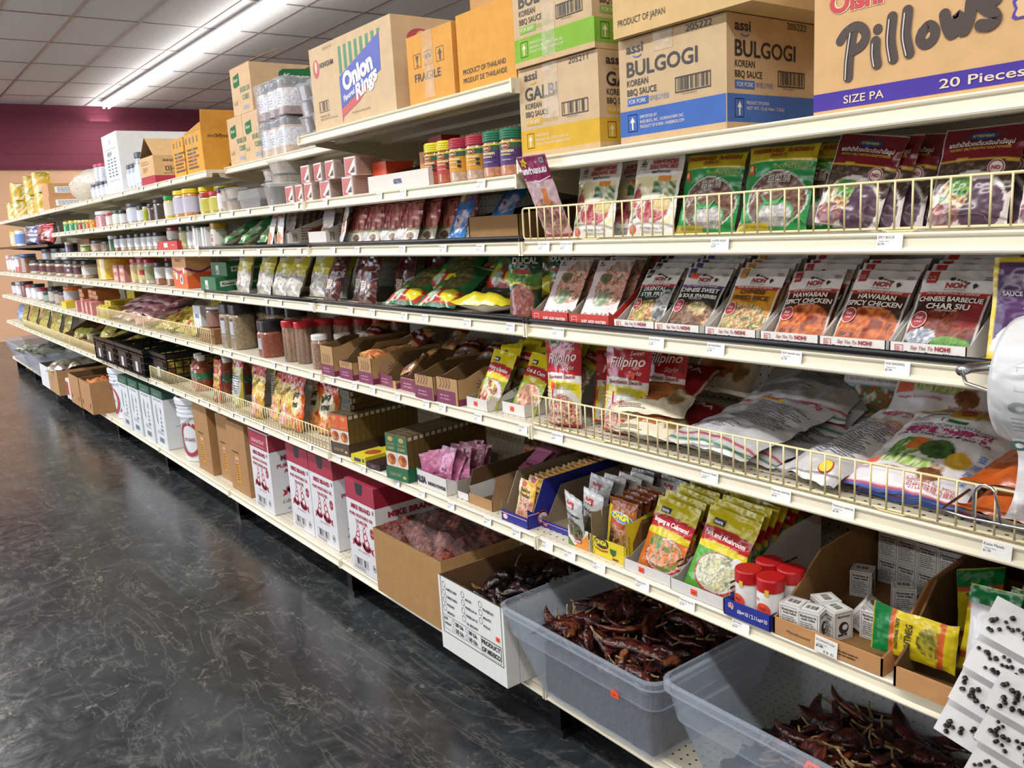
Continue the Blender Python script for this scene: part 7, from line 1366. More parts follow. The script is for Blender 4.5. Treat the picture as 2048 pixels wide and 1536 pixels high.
for i, (x, y) in enumerate(((-1.333, .055), (-1.275, .12), (-1.22, .19))):
    lab = nth('white lidded clear jar of tan pieces beside the candy boxes', i, 'three')
    if wj is None: wj = put(jar(lab, .034, .128, 'e2e2e0', .02, '8f705c', (), lr=.031, seg=20, group='white lidded jars'), (x, y, Z5 + .001))
    else: dup(wj, lab, (x, y, Z5 + .001))
PU = '7a2c50'
def p_cdy(mb, F):
    f, r = F['f'], F['r']; W_ = .1; mb.rect(f, 0, 0, W_, .038, PU); mb.rect(r, 0, 0, .3, .018, PU); mb.lines(f, .02, .008, .08, .028, 2, 'b08a9a'); 
    for i in range(9): a = i * 2 * PI / 9; mb.stroke(r, [(.085 + .004 * math.cos(a), .05 + .004 * math.sin(a)), (.085 + .024 * math.cos(a), .05 + .018 * math.sin(a))], .0016, PU, n=2)
    for i in range(4): mb.stroke(f, [(.02 + .015 * i, .045), (.03 + .015 * i, .06), (.022 + .015 * i, .075)], .002, PU)
    mb.text(r, 'DE LA ROSA', .17, .06, .012, '5a2a3c', w=.08)
def candy(label, x, y, w, h, hs, loc_z=Z5 + .001, rz=0):
    t = tray(label, w, .3, h, [(0, h), (.03, h), (.1, hs), (.3, hs)], hs, 'b08f63', '6f5738', p_cdy, m='card', t=.003, group='kraft candy display boxes'); return put(t, (x, y, loc_z), (0, 0, rz))
candy('tall kraft candy box with purple base, beside the white lidded jars', -1.217, .0, .105, .104, .125); candy('low fronted kraft candy box second from the white lidded jars', -1.08, .005, .103, .06, .12); candy('kraft candy box heaped with orange sweets', -.945, .01, .095, .086, .105)
candy('kraft candy box with very low front, packet sliding out', -.842, .03, .125, .024, .095, rz=R(-3)); candy('kraft candy box torn low in the middle with orange sticker', -.70, .03, .13, .04, .10); candy('kraft candy box with star prints, beside white soup packet trays', -.45, .006, .115, .074, .10); candy('kraft candy box with orange stickers between torn and star printed boxes', -.562, .0, .108, .07, .095)
oc = mound(.085, .26, 0, .075, ['c97a34', 'd8a05a', 'a8562a', 'e0b878'], 99, .02, 14, m='food').build('orange_sweets', None, (-.94, .02, Z5 + .006)); tag(oc, 'heap of orange wrapped sweets in the kraft box', 'sweets'); oc['kind'] = 'stuff'
cp = pouch('candy_bag', .09, .15, .025, [('bg', 'b58a50'), ('band', .5, .8, '6a1a24'), ('food', .5, .25, .4, .2, ['d8c8b0', 'a86a34', '3a4a6c', 'e6dcc8'], .02)], lambda mb, fr: mb.text(fr, 'Mazapán', fr.w * .5, fr.h * .62, .014, 'e0d4cc', al='c', w=.07, bold=.04, ital=.2), 'pillow', seed=190, res=.005, wr=.003)
for i, (x, y, z, rx, rz) in enumerate(((-1.16, .13, .08, -60, 20), (-.90, .14, .075, -62, -15), (-.78, .08, .03, -58, -38), (-.64, .22, .07, -70, 30), (-.52, .2, .06, -64, 10), (-.79, .27, .09, -50, 0), (-1.03, .2, .09, -70, -20), (-.40, .19, .07, -68, 25))):
    o = cp if i == 0 else dup(cp); tag(o, nth('brown and maroon candy bag poking out of the kraft boxes', i, 'eight') if i else 'brown and maroon candy bag in the tall kraft box', 'candy bag', 'candy bags in kraft boxes'); put(o, (x, y, Z5 + z), (R(rx), 0, R(rz)))
nt2 = tray('low white tray with orange sticker holding yellow tamarind soup packets', .1, .26, .031, [(0, .031), (.05, .035), (.24, .1), (.26, .1)], .1, 'd8d6d2', '8f8a84', lambda mb, F: mb.text(F['r'], 'Guava', .09, .04, .012, '3a3836', w=.07, rot=.3), group='low white soup packet trays'); put(nt2, (-.31, .016, Z5 + .001)); sticker(nt2, (.045, -.001, .016))
dup(nt2, 'low white tray with orange sticker holding crab soup packets at the fence end', (-.176, .04, Z5 + .001))
v1 = pouch('soup_mix_packet', .105, .165, .014, nora_ops([('food', .45, .24, .4, .22, ['d8c83a', '2a2420', 'b5402c', 'e0dcc0', '6a8a34', 'c96a50'], .025)], '8a9a2a'), t_nora('Sinigang sa Bayabas', 'Guava soup', 0), 'sachet', seed=195, res=.0035)
v2 = pouch('soup_mix_packet', .105, .165, .014, nora_ops([('food', .5, .26, .42, .22, ['b5704c', 'd8a888', '8a4a34', 'e0c8b0'], .03)], '8aa83a'), t_nora('Crab & Corn', 'Soup Mix', 0), 'sachet', seed=196, res=.0035)
for i, (p_, x, y, nm) in enumerate(((v1, -.255, .04, 'fruit bowl'), (v2, -.118, .065, 'crab bowl'))):
    tag(p_, 'front yellow soup packet with %s in its low white tray' % nm, 'soup packet', 'yellow soup packets on the waist high shelf'); put(p_, (x, y, Z5 + .004), (R(-27), R(5), 0))
    for k in range(4): dup(p_, 'yellow soup packet with %s, %s behind the front one' % (nm, ORD[k]), (x + .012 * ((k % 2) * 2 - 1), y + .05 + .035 * k, Z5 + .02 + .006 * k), (R(-30), R(-8 + 7 * k), 0))
cl = pouch('clear_candy_bag', .12, .16, .03, [('bg', '9a9a78'), ('food', .5, .5, .5, .5, ['8a8a6a', 'b5b598', '6a6a4c'], .03)], None, 'pillow', seed=198, res=.01, wr=.006)
for i, (x, y, z) in enumerate(((-.33, .30, .06), (-.24, .34, .1), (-.38, .24, .04))):
    o = cl if i == 0 else dup(cl); tag(o, nth('dull green clear bag lying behind the soup packets', i, 'three'), 'bag', 'dull clear bags'); put(o, (x, y, Z5 + z), (R(-55), R(20 * i - 20), R(15)))
# knee high shelf
def cur_box(cc, lab, x, y, nrow):
    def p(mb, F):
        f = F['f']; mb.rect(f, .0, .04, .055, .088, 'd8cfc4'); mb.ell(f, .027, .064, .022, .019, 'b5622c', d=EPS * 2); mb.ell(f, .018, .06, .01, .01, 'd08a44', d=EPS * 3); mb.ell(f, .034, .07, .011, .009, '8a3f1c', d=EPS * 3); mb.rect(f, 0, .09, .055, .143, cc); mb.ell(f, .027, .131, .013, .008, 'c99a4a', d=EPS * 2); mb.text(f, 'GOLDEN', .0275, .112, .006, 'c9a050', al='c', w=.036, d=EPS * 3); mb.text(f, 'CURRY', .0275, .097, .0085, 'c9a050', al='c', w=.04, bold=.03, d=EPS * 3)
        mb.rect(F['t'], .006, .004, .049, .018, '3a3a3c'); mb.rect(F['r'], .004, .132, .02, .144, 'c9c4b8'); mb.rect(F['r'], .0, .0, .001, .148, '4a3a1c')
    tr_ = tray(lab + ' tray', .115, .36, .04, [(0, .045), (.36, .045)], .045, cc if cc != 'd8582c' else '4a3628', '3a3026', lambda mb, F: (mb.text(F['f'], 'GOLDEN CURRY', .02, .014, .011, 'c9b070', w=.06), mb.ell(F['f'], .095, .014, .009, .005, 'c9b070'))); tr_['label'] = 'low display tray under the %s' % lab; put(tr_, (x, y, Z6 + .001), (0, 0, R(8)))
    b0 = carton('x', .0555, .024, .148, '6a5428', p, m='paper', seam=False, name='curry_box', group=lab); n_ = 0
    for k in range(nrow):
        for c_ in range(2):
            o = b0 if n_ == 0 else dup(b0); o['label'] = '%s, %s back in the %s column' % (lab[:-2] if lab.endswith('xes') else lab, ORD[k], ('outer', 'inner')[c_]); n_ += 1
            lx, ly = .0025 + .056 * c_, .004 + .0245 * k; ca, sa = math.cos(R(8)), math.sin(R(8)); put(o, (x + lx * ca - ly * sa, y + lx * sa + ly * ca, Z6 + .004), (0, 0, R(8)))
    return b0
ob = cur_box('d8582c', 'orange topped curry boxes', -1.20, .0, 13); cur_box('1f6a48', 'green topped curry boxes', -.762, -.014, 14)
for k in range(3): dup(ob, 'orange curry box lying flat on the standing ones, %s from the bottom' % ORD[k], (-1.215, .20, Z6 + .154 + .0245 * k), (R(90), 0, R(8 + 3 * (k % 2))))
def p_yb(mb, F): mb.rect(F['f'], .02, .006, .06, .018, '3a3070'); mb.rect(F['f'], .07, .007, .082, .02, '5a5a20'); mb.ell(F['t'], .05, .06, .03, .03, 'a8502c')
yb = carton('flat bright yellow box lying in front of the curry boxes, lower', .09, .12, .027, 'd8c82a', p_yb, m='paper', seam=False, name='small_carton', group='flat yellow boxes'); put(yb, (-1.035, -.004, Z6 + .001), (0, 0, R(6))); dup(yb, 'flat bright yellow box lying between the two rows of curry boxes', (-1.03, .085, Z6 + .001), (0, 0, R(3)))
carton('flat dark brown box lying beside the flat yellow boxes', .085, .13, .02, '2f1c1c', lambda mb, F: mb.rect(F['f'], .03, .005, .06, .015, '6a4a44'), m='paper', seam=False, name='small_carton', loc=(-.925, -.004, Z6 + .001), rot=(0, 0, R(5)))
tray('white display tray of pink baking powder sachets with large black lettering', .172, .26, .05, [(0, .055), (.04, .035), (.26, .05)], .06, 'd6d4d4', 'b9b6b4', lambda mb, F: (mb.text(F['f'], 'ALSA', -.002, .014, .02, '1f1f22', w=.058, bold=.07), mb.text(F['f'], 'BAKING POWDER', .066, .014, .0105, '1f1f22', w=.1, bold=.05))).location = (-.622, .018, Z6 + .001)
sa_ = pouch('baking_sachet', .07, .095, .007, [('bg', 'b0688c'), ('rect', .1, .1, .9, .45, 'a85a80'), ('band', .93, 1, 'c080a0')], lambda mb, fr: mb.text(fr, 'ALSA', fr.w * .5, fr.h * .2, .009, '5a2440', al='c', bold=.03), 'sachet', seed=205, res=.005)
for k in range(22):
    o = sa_ if k == 0 else dup(sa_); tag(o, 'pink baking powder sachet, %s' % ('lying at the front of the white tray' if k == 0 else 'standing on edge in the white tray, packed among the others'), 'sachet', 'pink sachets packed in the white tray' if k else None)
    put(o, (-.60 + .012 * (k % 8) + .028, .05 + .013 * (k // 2 * 1.0) + .006 * (k % 3), Z6 + .014 + .006 * (k % 4)), (R(-18 - 4 * (k % 3)), R(-14 + 5 * (k % 6)), R(40 - 12 * (k % 5))))
tray('small white cut out tray with purple sachet remnants', .068, .22, .02, [(0, .05), (.03, .05), (.22, .06)], .06, 'd8d6d4', '9a9690').location = (-.42, .035, Z6 + .001)
tray('half empty brown display box beside the royal blue one', .12, .34, .03, [(0, .03), (.02, .096), (.34, .11)], .11, 'a8845a', '5f4a32', m='card', t=.003).location = (-.355, .03, Z6 + .001)
for i in range(3): put(dup(sa_, 'dark sachet lying in the half empty brown box, %s going back' % ORD[i], cat='sachet', group='sachets in the brown box'), (-.3 + .01 * i, .2 + .03 * i, Z6 + .07), (R(-60), R(12 * i), R(20 * i)))
orient(tag(pouch('noodle_bag', .1, .2, .04, [('bg', '8a2a24'), ('food', .5, .5, .5, .5, ['b5402c', 'd8b0a0', '6a2018', '5a7a3c', 'c97050'], .025)], None, 'pillow', seed=208, res=.008, wr=.004), 'red and green printed bag standing at the back behind pink sachets', 'noodle bag'), (-.56, .39, Z6 + .004), (-.46, .39, Z6 + .004), (-.555, .42, Z6 + .2))
carton('white carton printed with herbs at the back, under the fence corner', .14, .08, .17, 'd8d6d2', lambda mb, F: [mb.ell(F['f'], x, z, .018, .024, c_, rot=.4) for x, z, c_ in ((.03, .1, '2f6a3c'), (.06, .05, '2c5a34'), (.1, .045, 'c99a2c'), (.1, .11, 'c9a868'), (.05, .12, 'b5a8a0'))], m='paper', seam=False, loc=(-.17, .40, Z6 + .001))
# hanging spice bags in the next bay
bags = [pouch('noodle_snack_bag', .15, .235, .05, [('bg', 'c9a03a'), ('band', .78, 1, 'a81c26'), ('food', .4, .2, .45, .22, ['d8784a', 'e6b090', 'c95a50', 'e8dcd0', 'b5a03a'], .025), ('streak', .15, .45, .85, .78, ['c9a83a', 'd8c060', 'b08a2c'], .02, .5)], lambda mb, fr: mb.text(fr, 'Fideo', .03, .12, .022, '8a6a1c', w=.09, bold=.03, ital=.3, rot=.5), 'stand', seed=210, res=.006, wr=.005),
        pouch('noodle_snack_bag', .14, .225, .05, [('bg', 'c9581c'), ('band', .8, 1, 'a8202a'), ('ell', .5, .5, .4, .24, 'dccfa0'), ('food', .5, .15, .45, .15, ['c9682c', 'e0a060', '8a3a1c'], .02)], lambda mb, fr: (mb.text(fr, 'Spicy', .03, .125, .022, '2f241c', w=.08, bold=.05, ital=.2, rot=.3), mb.text(fr, 'King', .045, .09, .02, '2f241c', w=.06, bold=.05, ital=.2, rot=.3), mb.text(fr, 'TEAM', .04, .17, .014, 'd8c8c0', w=.055, bold=.04, rot=.3)), 'stand', seed=211, res=.006, wr=.005)]
BGN = 'crinkled spice bags behind the fence'
for i, (k, a, b, c_) in enumerate(((0, (-2.11, .04, .004), (-1.97, .04, .004), (-2.0, .08, .23)), (0, (-1.98, .09, .004), (-1.87, .07, .004), (-1.9, .12, .23)), (0, (-1.79, .045, .004), (-1.66, .05, .004), (-1.70, .09, .225)), (1, (-1.70, .06, .004), (-1.57, .05, .004), (-1.66, .09, .22)), (1, (-1.68, .13, .004), (-1.54, .12, .004), (-1.62, .16, .225)), (1, (-1.53, .10, .004), (-1.41, .12, .004), (-1.51, .14, .21)))):
    o = bags[k] if i in (0, 3) else dup(bags[k]); tag(o, nth(('golden crinkled spice bag with red top', 'orange spice bag with bold black lettering')[k], i if k == 0 else i - 3, 'three'), 'spice bag', BGN); orient(o, *[(p[0], p[1], Z6 + p[2]) for p in (a, b, c_)])
sb = pouch('spout_pouch', .15, .205, .05, [('bg', 'a8202c'), ('rect', .1, .32, .92, .88, 'c99a4a'), ('ell', .5, .76, .36, .09, '3a4a7a'), ('ell', .55, .76, .16, .06, 'd8582c'), ('food', .5, .22, .42, .14, ['d8d4d0', '8a3a20', '5a7a34', 'c9b09a'], .02), ('rect', .0, .1, .3, .3, 'd8c83a')], lambda mb, fr: mb.text(fr, 'Salsita', .03, .105, .018, '7a8a2a', w=.1, bold=.05), 'stand', seed=214, res=.005, wr=.004)
put(tag(sb, 'red bordered sauce pouch behind the fence, next to red bottles', 'sauce pouch'), (-2.565, .045, Z6 + .002), (R(-4), R(-2), R(-4)))
dg = pouch('dressing_bottle', .085, .22, .055, [('bg', 'b8a83c'), ('rect', .15, .25, .85, .7, 'c4c6c8'), ('band', .85, 1, 'a81c2a'), ('food', .5, .12, .5, .13, ['c9c08a', '8a9a50', 'd8d4b0'], .02)], lambda mb, fr: mb.lines(fr, .016, .06, .07, .15, 8, '4a4a50'), 'stand', seed=216, res=.005, wr=.003)
for i, (x, y) in enumerate(((-2.455, .10), (-2.35, .075), (-2.26, .13), (-2.2, .2))):
    o = dg if i == 0 else dup(dg); tag(o, nth('yellow dressing pouch with red neck behind the fence', i, 'four'), 'pouch', 'red necked dressing pouches'); put(o, (x, y, Z6 + .002), (R(-3), R(4 - 2 * i), R(10)))
def bottle(label):
    o = empty('sauce_bottle'); r = .048; c = '8a3a20'; mb = MB(); mb.lathe([(0, 0, c), (r, 0, c), (r, .06, c), (r, .06, '2f6a44'), (r, .1, '2f6a44'), (r, .1, c), (r * .95, .115, c), (r * 1.0, .122, c), (r * .6, .145, c), (r * .38, .155, c), (r * .36, .165, c)], 20, 'jar'); fr = CylFr(r + .0008)
    mb.poly(fr, [(-.05, .055), (-.02, .08), (.0, .062), (.02, .078), (.05, .06), (.05, .05), (-.05, .05)], 'd0d0cc'); mb.build('body', o); mb = MB(); mb.lathe([(0, .16, 'dcdcda'), (r * .46, .16, 'dcdcda'), (r * .46, .185, 'dcdcda'), (0, .186, 'dcdcda')], 16, 'plastic'); mb.build('cap', o); return tag(o, label, 'bottle', 'white capped red sauce bottles')
b_ = None
for i, (x, y) in enumerate(((-3.075, .12), (-2.96, .10), (-2.86, .2), (-2.76, .17), (-2.66, .22), (-3.0, .24))):
    lab = nth('white capped red sauce bottle with green label', i, 'six')
    if b_ is None: b_ = put(bottle(lab), (x, y, Z6 + .001))
    else: dup(b_, lab, (x, y, Z6 + .001), (0, 0, R(20 * i)))
# ------------------------------------------------------------------ far bays: rows of jars and packets
def lab_band(h, c, z0=.18, z1=.7): return ((h * z0, h * z1, c),)
JC = {}
def J(x, z, label, r, h, lid, fill, lab=None, y=.06, group=None, sq=0., lh=.2, z0=.15, z1=.72, lr=None, acc=None, dz=0.):
    """One jar; jars of the same make share their meshes."""
    k = (r, h, lid, fill, lab, sq, lh, z0, z1, lr, acc); loc = (x, y + r, z + .001 + dz)
    if k in JC: return dup(JC[k], label, loc, (0, 0, x * 3), cat='jar', group=group)
    b = list(lab_band(h, lab, z0, z1)) if lab else []
    pr = (lambda mb, fr: mb.rect(fr, -r * .7, h * (z0 + (z1 - z0) * .35), r * .7, h * (z0 + (z1 - z0) * .7), acc, nu=6)) if acc else None
    JC[k] = put(jar(label, r, h, lid, h * lh, fill, b, lr=lr, sq=sq, seg=16, prints=pr, group=group), loc, (0, 0, x * .3)); return JC[k]
BLK, GRN, WHT = '24262b', '1f4a3c', 'cfd3da'
# second shelf from top
for i, x in enumerate((-2.93, -2.78)): J(x, ZG, 'yellow lidded jar with pale lavender label, %s from the green lidded jar' % ORD[i], .055 if i == 0 else .042, .135, 'd8c020', 'b57a34', 'b5b3c4', group='yellow lidded spice jars', sq=1.2, lh=.16)
J(-2.66, ZG, 'slim yellow lidded jar behind red lidded ones', .042, .135, 'd8c020', 'b57a34', 'b5b3c4', y=.1, group='yellow lidded spice jars', sq=1.2, lh=.16); J(-2.58, ZG, 'broad yellow lidded jar behind the first red lidded jar', .055, .135, 'd8c020', 'b57a34', 'b5b3c4', y=.15, group='yellow lidded spice jars', sq=1.2, lh=.16)
for i, x in enumerate((-2.52, -2.385)): J(x, ZG, 'red lidded jar with yellow green label, %s' % ('beside the yellow lidded jars', 'beside the black capped shaker')[i], .052, .1, 'a82830', 'b5a83c', 'b5b04a', group='red lidded spice jars', sq=1., lh=.2, acc='c9b8c4')
J(-2.285, ZG, 'black capped slim shaker beside plastic cups', .032, .11, BLK, 'b59a8c', 'd4ced0', lh=.2, lr=.034)
J(-3.13, ZG, 'green capped shaker with white and yellow label', .036, .118, '1f8a4c', 'c9b02c', 'd0d0c8', lh=.17, acc='c9683c')
J(-3.33, ZG, 'dark jar with large yellow diamond label', .048, .112, BLK, '3a2a20', None, lh=.17, acc='b5b81c', z0=.1, z1=.8); J(-3.46, ZG, 'smaller dark jar with yellow diamond label', .036, .095, BLK, '4a3428', None, lh=.2, acc='b5b81c', z0=.1, z1=.8)
J(-3.56, ZG, 'narrow yellow bottle with pale cap between dark and white jars', .018, .085, 'd0c08a', 'b5a82c', '9aa82c', lh=.2)
J(-3.69, ZG, 'black lidded pale jar, smaller, on the diamond label side', .05, .095, BLK, 'a8a090', 'c4c9d2', lh=.22); J(-3.92, ZG, 'largest pale jar with dark lid and pink band', .075, .12, '3a4048', 'a09a92', 'bcc2d4', lh=.17, acc='c97a86'); J(-4.11, ZG, 'thin pale jar between two larger pale jars', .028, .088, BLK, 'a8a49c', 'd4d6da', lh=.2)
J(-4.29, ZG, 'pale jar with dark green lid', .062, .096, GRN, 'a89c80', 'c4ccc4', lh=.2); J(-4.47, ZG, 'thin red capped jar beside the square pink jar', .034, .088, 'b8343c', 'b59a84', 'd4d0d4', lh=.18)
J(-4.74, ZG, 'square pink powder jar with white lid', .075, .108, 'cfd4dc', 'b5808a', None, sq=2., lh=.22)
for i, (x, c, l, h) in enumerate(((-4.97, 'd88a20', 'd8a03a', .06), (-5.1, 'c9601c', 'd8c04a', .065), (-5.22, '6a8a3c', 'd0c47a', .068), (-5.36, 'a82c2c', 'd4c88a', .07), (-5.5, '5a8a4c', 'd8cc6a', .075), (-5.7, '4a9a7a', 'd8cc6a', .078), (-5.92, '3a9a6a', 'd8cc6a', .078))): J(x, ZG, nth('small colouring bottle with pale cap', 6 - i, 'seven beside the pink jar'), .028, h, l, c, None, group='small colouring bottles', lh=.25, acc='8ab0c4' if i == 5 else None, z0=.1, z1=.7)
# eye level shelf
for i, (x, y) in enumerate(((-2.93, .06), (-2.8, .06), (-2.715, .06), (-2.76, .15), (-2.66, .14))): J(x, Z3, nth('white label jar with dark green cap', i, 'five by white holders'), .04, .115, GRN, 'b5a890', WHT if i else 'd0cfa0', y=y, group='dark green capped jars', lh=.2)
tray('red display tray under a red lidded jar on the eye level shelf', .36, .2, .045, [(0, .045), (.2, .045)], .045, 'b8322c', '8a2a24', lambda mb, F: (mb.rect(F['f'], .12, .012, .19, .036, 'd0ccd0'), mb.text(F['f'], 'Brand', .26, .02, .012, 'd8c0b8', w=.06, ital=.3))).location = (-3.275, .04, Z3 + .001)
J(-3.14, Z3, 'red lidded jar standing in the red tray', .062, .072, 'b02a30', 'b5a894', 'd4d4cc', lh=.28, dz=.045); J(-3.02, Z3, 'black capped jar behind the red lidded one', .04, .1, BLK, 'c9c4ba', WHT, y=.2, lh=.2)
for i, x in enumerate((-4.34, -4.18, -4.0, -3.83, -3.68, -3.55, -3.42)): J(x, Z3, nth('dark capped jar with white label on the eye level shelf', i, 'seven'), .048, .098, BLK, ('7a4a3a', 'a8987a', '9a8a70', 'b0a48c', 'a89c80', 'a89a80', '8a8478')[i], WHT, group='dark capped white label jars', lh=.2, z0=.22, z1=.76)
J(-4.49, Z3, 'slim green jar with white cap', .028, .1, 'd4dadf', '4f7a5a', None, lh=.22); J(-4.72, Z3, 'brown jar with dark lid beside the slim green jar', .08, .066, '3a3638', '6a5040', '7a6450', lh=.28); J(-5.03, Z3, 'tan striped jar with grey lid', .07, .078, '4a484c', 'a88a78', 'b5a094', lh=.28); J(-5.42, Z3, 'flat round tub of green pieces with white lid', .085, .054, 'd8dadc', '8a9a34', None, lh=.2); J(-5.35, Z3, 'dark green lidded jar behind the flat tub', .06, .1, GRN, '4a5a4c', None, y=.26, lh=.4)
carton('small brown carton at the end of the eye level shelf', .45, .2, .096, '8a6a4c', None, seam=False, loc=(-6.02, .16, Z3 + .001)); J(-5.98, Z3, 'small purple bottle with pale cap by the brown carton', .028, .08, 'd8cfae', '6a6a90', None, lh=.25)
# thin black shelf
ZK = 1.401
for i, (x, c) in enumerate(((-8.75, 'd8b030'), (-8.4, 'd0d4dc'))): J(x, ZK, 'can on the thin black shelf, %s' % ('yellow one at the end wall', 'white and blue one')[i], .08, .17, 'b9a94e', c, ('d0c8b0', '6a8ac0')[i], lh=.05, y=.04)
for i, (x, c, pal) in enumerate(((-7.75, '4a4a6c', ['2a2a44', 'b5a8b8', '4a4a70', 'c9bcc4', '8a98b8']), (-7.0, '8a2a2c', ['6a1c20', 'a8484c', '8a3034', 'd0a8a4', '4a1c1a']))):
    o = tag(pouch('foil_bag', .3, .24, .12, [('bg', c), ('food', .5, .5, .5, .5, pal, .05)], None, 'pillow', m='foil', seed=230 + i, res=.02, wr=.012), ('crinkled blue and pink bag on the thin black shelf', 'crinkled red bag on the thin black shelf')[i], 'foil bag'); put(o, (x, .1, ZK), (R(-6), 0, R(10)), (1.3, 1, .8))
# shelf under eye level
for i, x in enumerate((-3.48, -3.26)): J(x, Z4, 'black capped powder jar with white label, %s the orange box' % ('second from', 'next to')[i], .05, .128, BLK, '8a5634', 'd4d4d4', group='black capped powder jars', lh=.17, z0=.3, z1=.78, acc='b58a5a')
J(-3.69, Z4, 'clear jar with green label in front of red lidded jars', .04, .145, 'b0283a', 'b5b0a4', '9aa078', lh=.15, acc='4f8a34')
for i, x in enumerate((-4.02, -3.85)): J(x, Z4, 'red lidded jar with yellow and red label, %s' % ('beside pink cartons', 'beside the green label jar')[i], .055, .148, 'b8324a', 'b09a80', 'c9b878', group='red lidded jars under eye level', lh=.17, acc='b83a44')
J(-3.7, Z4, 'red lidded jar behind the clear green label jar', .06, .15, 'b8324a', 'b09a80', 'c9b878', y=.18, lh=.17)
pc = carton('x', .13, .13, .054, 'b5786a', lambda mb, F: (mb.rect(F['f'], .01, .006, .12, .04, 'c99a94'), mb.rect(F['f'], .04, .012, .08, .03, 'd8c4c0', d=EPS * 2)), m='paper', seam=False, name='small_carton', group='little pink cartons by the yellow tub')
for i in range(4): o = pc if i == 0 else dup(pc); o['label'] = 'little pink carton by the big yellow tub, %s in the %s pair' % (('first', 'second')[i % 2], ('lower', 'upper')[i // 2]); put(o, (-4.46 + .165 * (i % 2), .055, Z4 + .001 + .0545 * (i // 2)))
for x, y, nm in ((-4.85, .045, 'front one, red label out'), (-4.45, .2, 'set back, behind pink cartons')): J(x, Z4, 'big yellow tub with red label and red lid, %s' % nm, .125, .168, 'c9482c', 'd4a81c', None, y=y, group='big yellow tubs', lh=.07, acc='c02a1c', z0=-.2, z1=1.3, lr=.118)
for i, x in enumerate((-7.85, -7.35, -6.95, -6.5, -6.1, -5.78, -5.46)): J(x, Z4, nth('square black lidded spice jar with maroon label', i, 'seven'), .072, .132, BLK, 'a08c70', '5a2c34' if i != 6 else 'c4c4c0', group='square black lidded jars', sq=1.5, lh=.2, z0=.2, z1=.62, acc='b0b4bc')
for i, x in enumerate((-7.6, -7.1, -6.65)): J(x, Z4, nth('spice jar stacked on the square black lidded jars', i, 'three'), .065, .1, '3a3c40', 'b5b0a8', None, y=.14, group='stacked far jars', sq=1.5, lh=.3, dz=.133)
J(-8.5, Z4, 'tall brown jar with bright blue lid', .075, .19, '3a80c0', '8a5a40', None, lh=.14, sq=1.); J(-8.85, Z4, 'tall white shaker with red base', .055, .17, 'cfcfd8', 'b83a48', 'd0ccd8', lh=.12, z0=.35, z1=.85)
for i, x in enumerate((-9.5, -9.25, -9.05)): J(x, Z4, nth('white and red shaker at the very end', i, 'three'), .05, .18, ('d8d4d8', 'c98a8a', 'd0ccd0')[i], ('c9706a', '9ab06a', '8a6a60')[i], 'd4ccd0', lh=.2)
# waist high shelf
J(-2.58, Z5, 'clear tub of cinnamon bark beside tall black lidded jars', .075, .1, 'd4d4d4', '7a5444', None, y=.04, lh=.12, dz=.075); carton('low brown carton under the clear cinnamon tub', .22, .2, .072, '8a6444', None, seam=False, loc=(-2.69, .03, Z5 + .001))
carton('white wedge shaped sign card beside the clear cinnamon tub', .12, .03, .11, 'd8dade', lambda mb, F: (mb.text(F['f'], 'SPICE', .03, .05, .02, '5a80b0', w=.06, bold=.05),), m='paper', seam=False, name='sign_card', cat='sign card', loc=(-2.86, .06, Z5 + .06))
yp = pouch('spice_sachet', .16, .16, .03, [('bg', 'b5a82c'), ('food', .5, .5, .5, .5, ['c9bc2c', '8a7a2c', 'a8642c', 'd8cc5a', '7a6a24'], .03), ('ell', .3, .35, .14, .12, 'b5402c')], None, 'pillow', seed=240, res=.012, wr=.006)
for i, (x, y, z, rx, rz) in enumerate(((-3.5, .06, .01, -60, 5), (-3.32, .05, .015, -70, -15), (-3.12, .08, .01, -40, 10), (-2.95, .06, .01, -25, 0), (-3.42, .14, .05, -66, 25), (-3.2, .16, .05, -50, -20), (-3.0, .2, .02, -12, 0), (-3.3, .26, .09, -60, 0), (-3.05, .12, .055, -65, 40))):
    o = yp if i == 0 else dup(yp); tag(o, nth('yellow spice sachet in the heap behind the fence', i, 'nine'), 'sachet', 'heaped yellow sachets'); put(o, (x, y, Z5 + z), (R(rx), 0, R(rz)), (1.15, 1, 1))
pp = pouch('pink_packet', .2, .2, .035, [('bg', 'c98a94'), ('band', 0, .12, 'd8b8bc'), ('band', .88, 1, 'd8b8bc'), ('food', .5, .5, .5, .4, ['d098a0', 'b5606c', 'd8b0b4', 'c07884'], .04), ('rect', .0, 0, .06, 1, 'b03a4a')], None, 'pillow', seed=244, res=.012, wr=.006)
for i in range(16):
    o = pp if i == 0 else dup(pp); k, q = i % 4, i // 4; tag(o, 'pink packet in the heap behind the fence, %s layer up, %s along' % (ORD[q], ORD[k]), 'packet', 'heaped pink packets'); put(o, (-4.55 + .26 * k + .07 * (q % 2), .05 + .05 * q, Z5 + .014 + .036 * q), (R(-84 + 6 * (k % 2)), R(10 * (k % 3) - 10), R(18 - 14 * k + 9 * q)))
def p_yc(mb, F): mb.rect(F['f'], .02, .03, .07, .055, '6a7484'); mb.ell(F['f'], .045, .016, .02, .01, 'b58a2c'); mb.rect(F['r'], 0, 0, .1, .085, '9a8a20')
yc_ = carton('x', .09, .2, .085, 'c9b824', p_yc, m='paper', seam=False, name='small_carton', group='yellow cartons behind the fence')
for i, x in enumerate((-4.93, -4.83, -4.73)): o = yc_ if i == 0 else dup(yc_); o['label'] = nth('yellow carton in the low row behind the fence', i, 'three'); put(o, (x, .03, Z5 + .001))
dup(yc_, 'large dull yellow carton standing behind the low yellow ones', (-4.98, .24, Z5 + .001), None, (2.4, 1, 2.0)); dup(yc_, 'flat yellow carton lying on the low yellow ones', (-4.86, .06, Z5 + .088), None, (1.9, .9, .35))
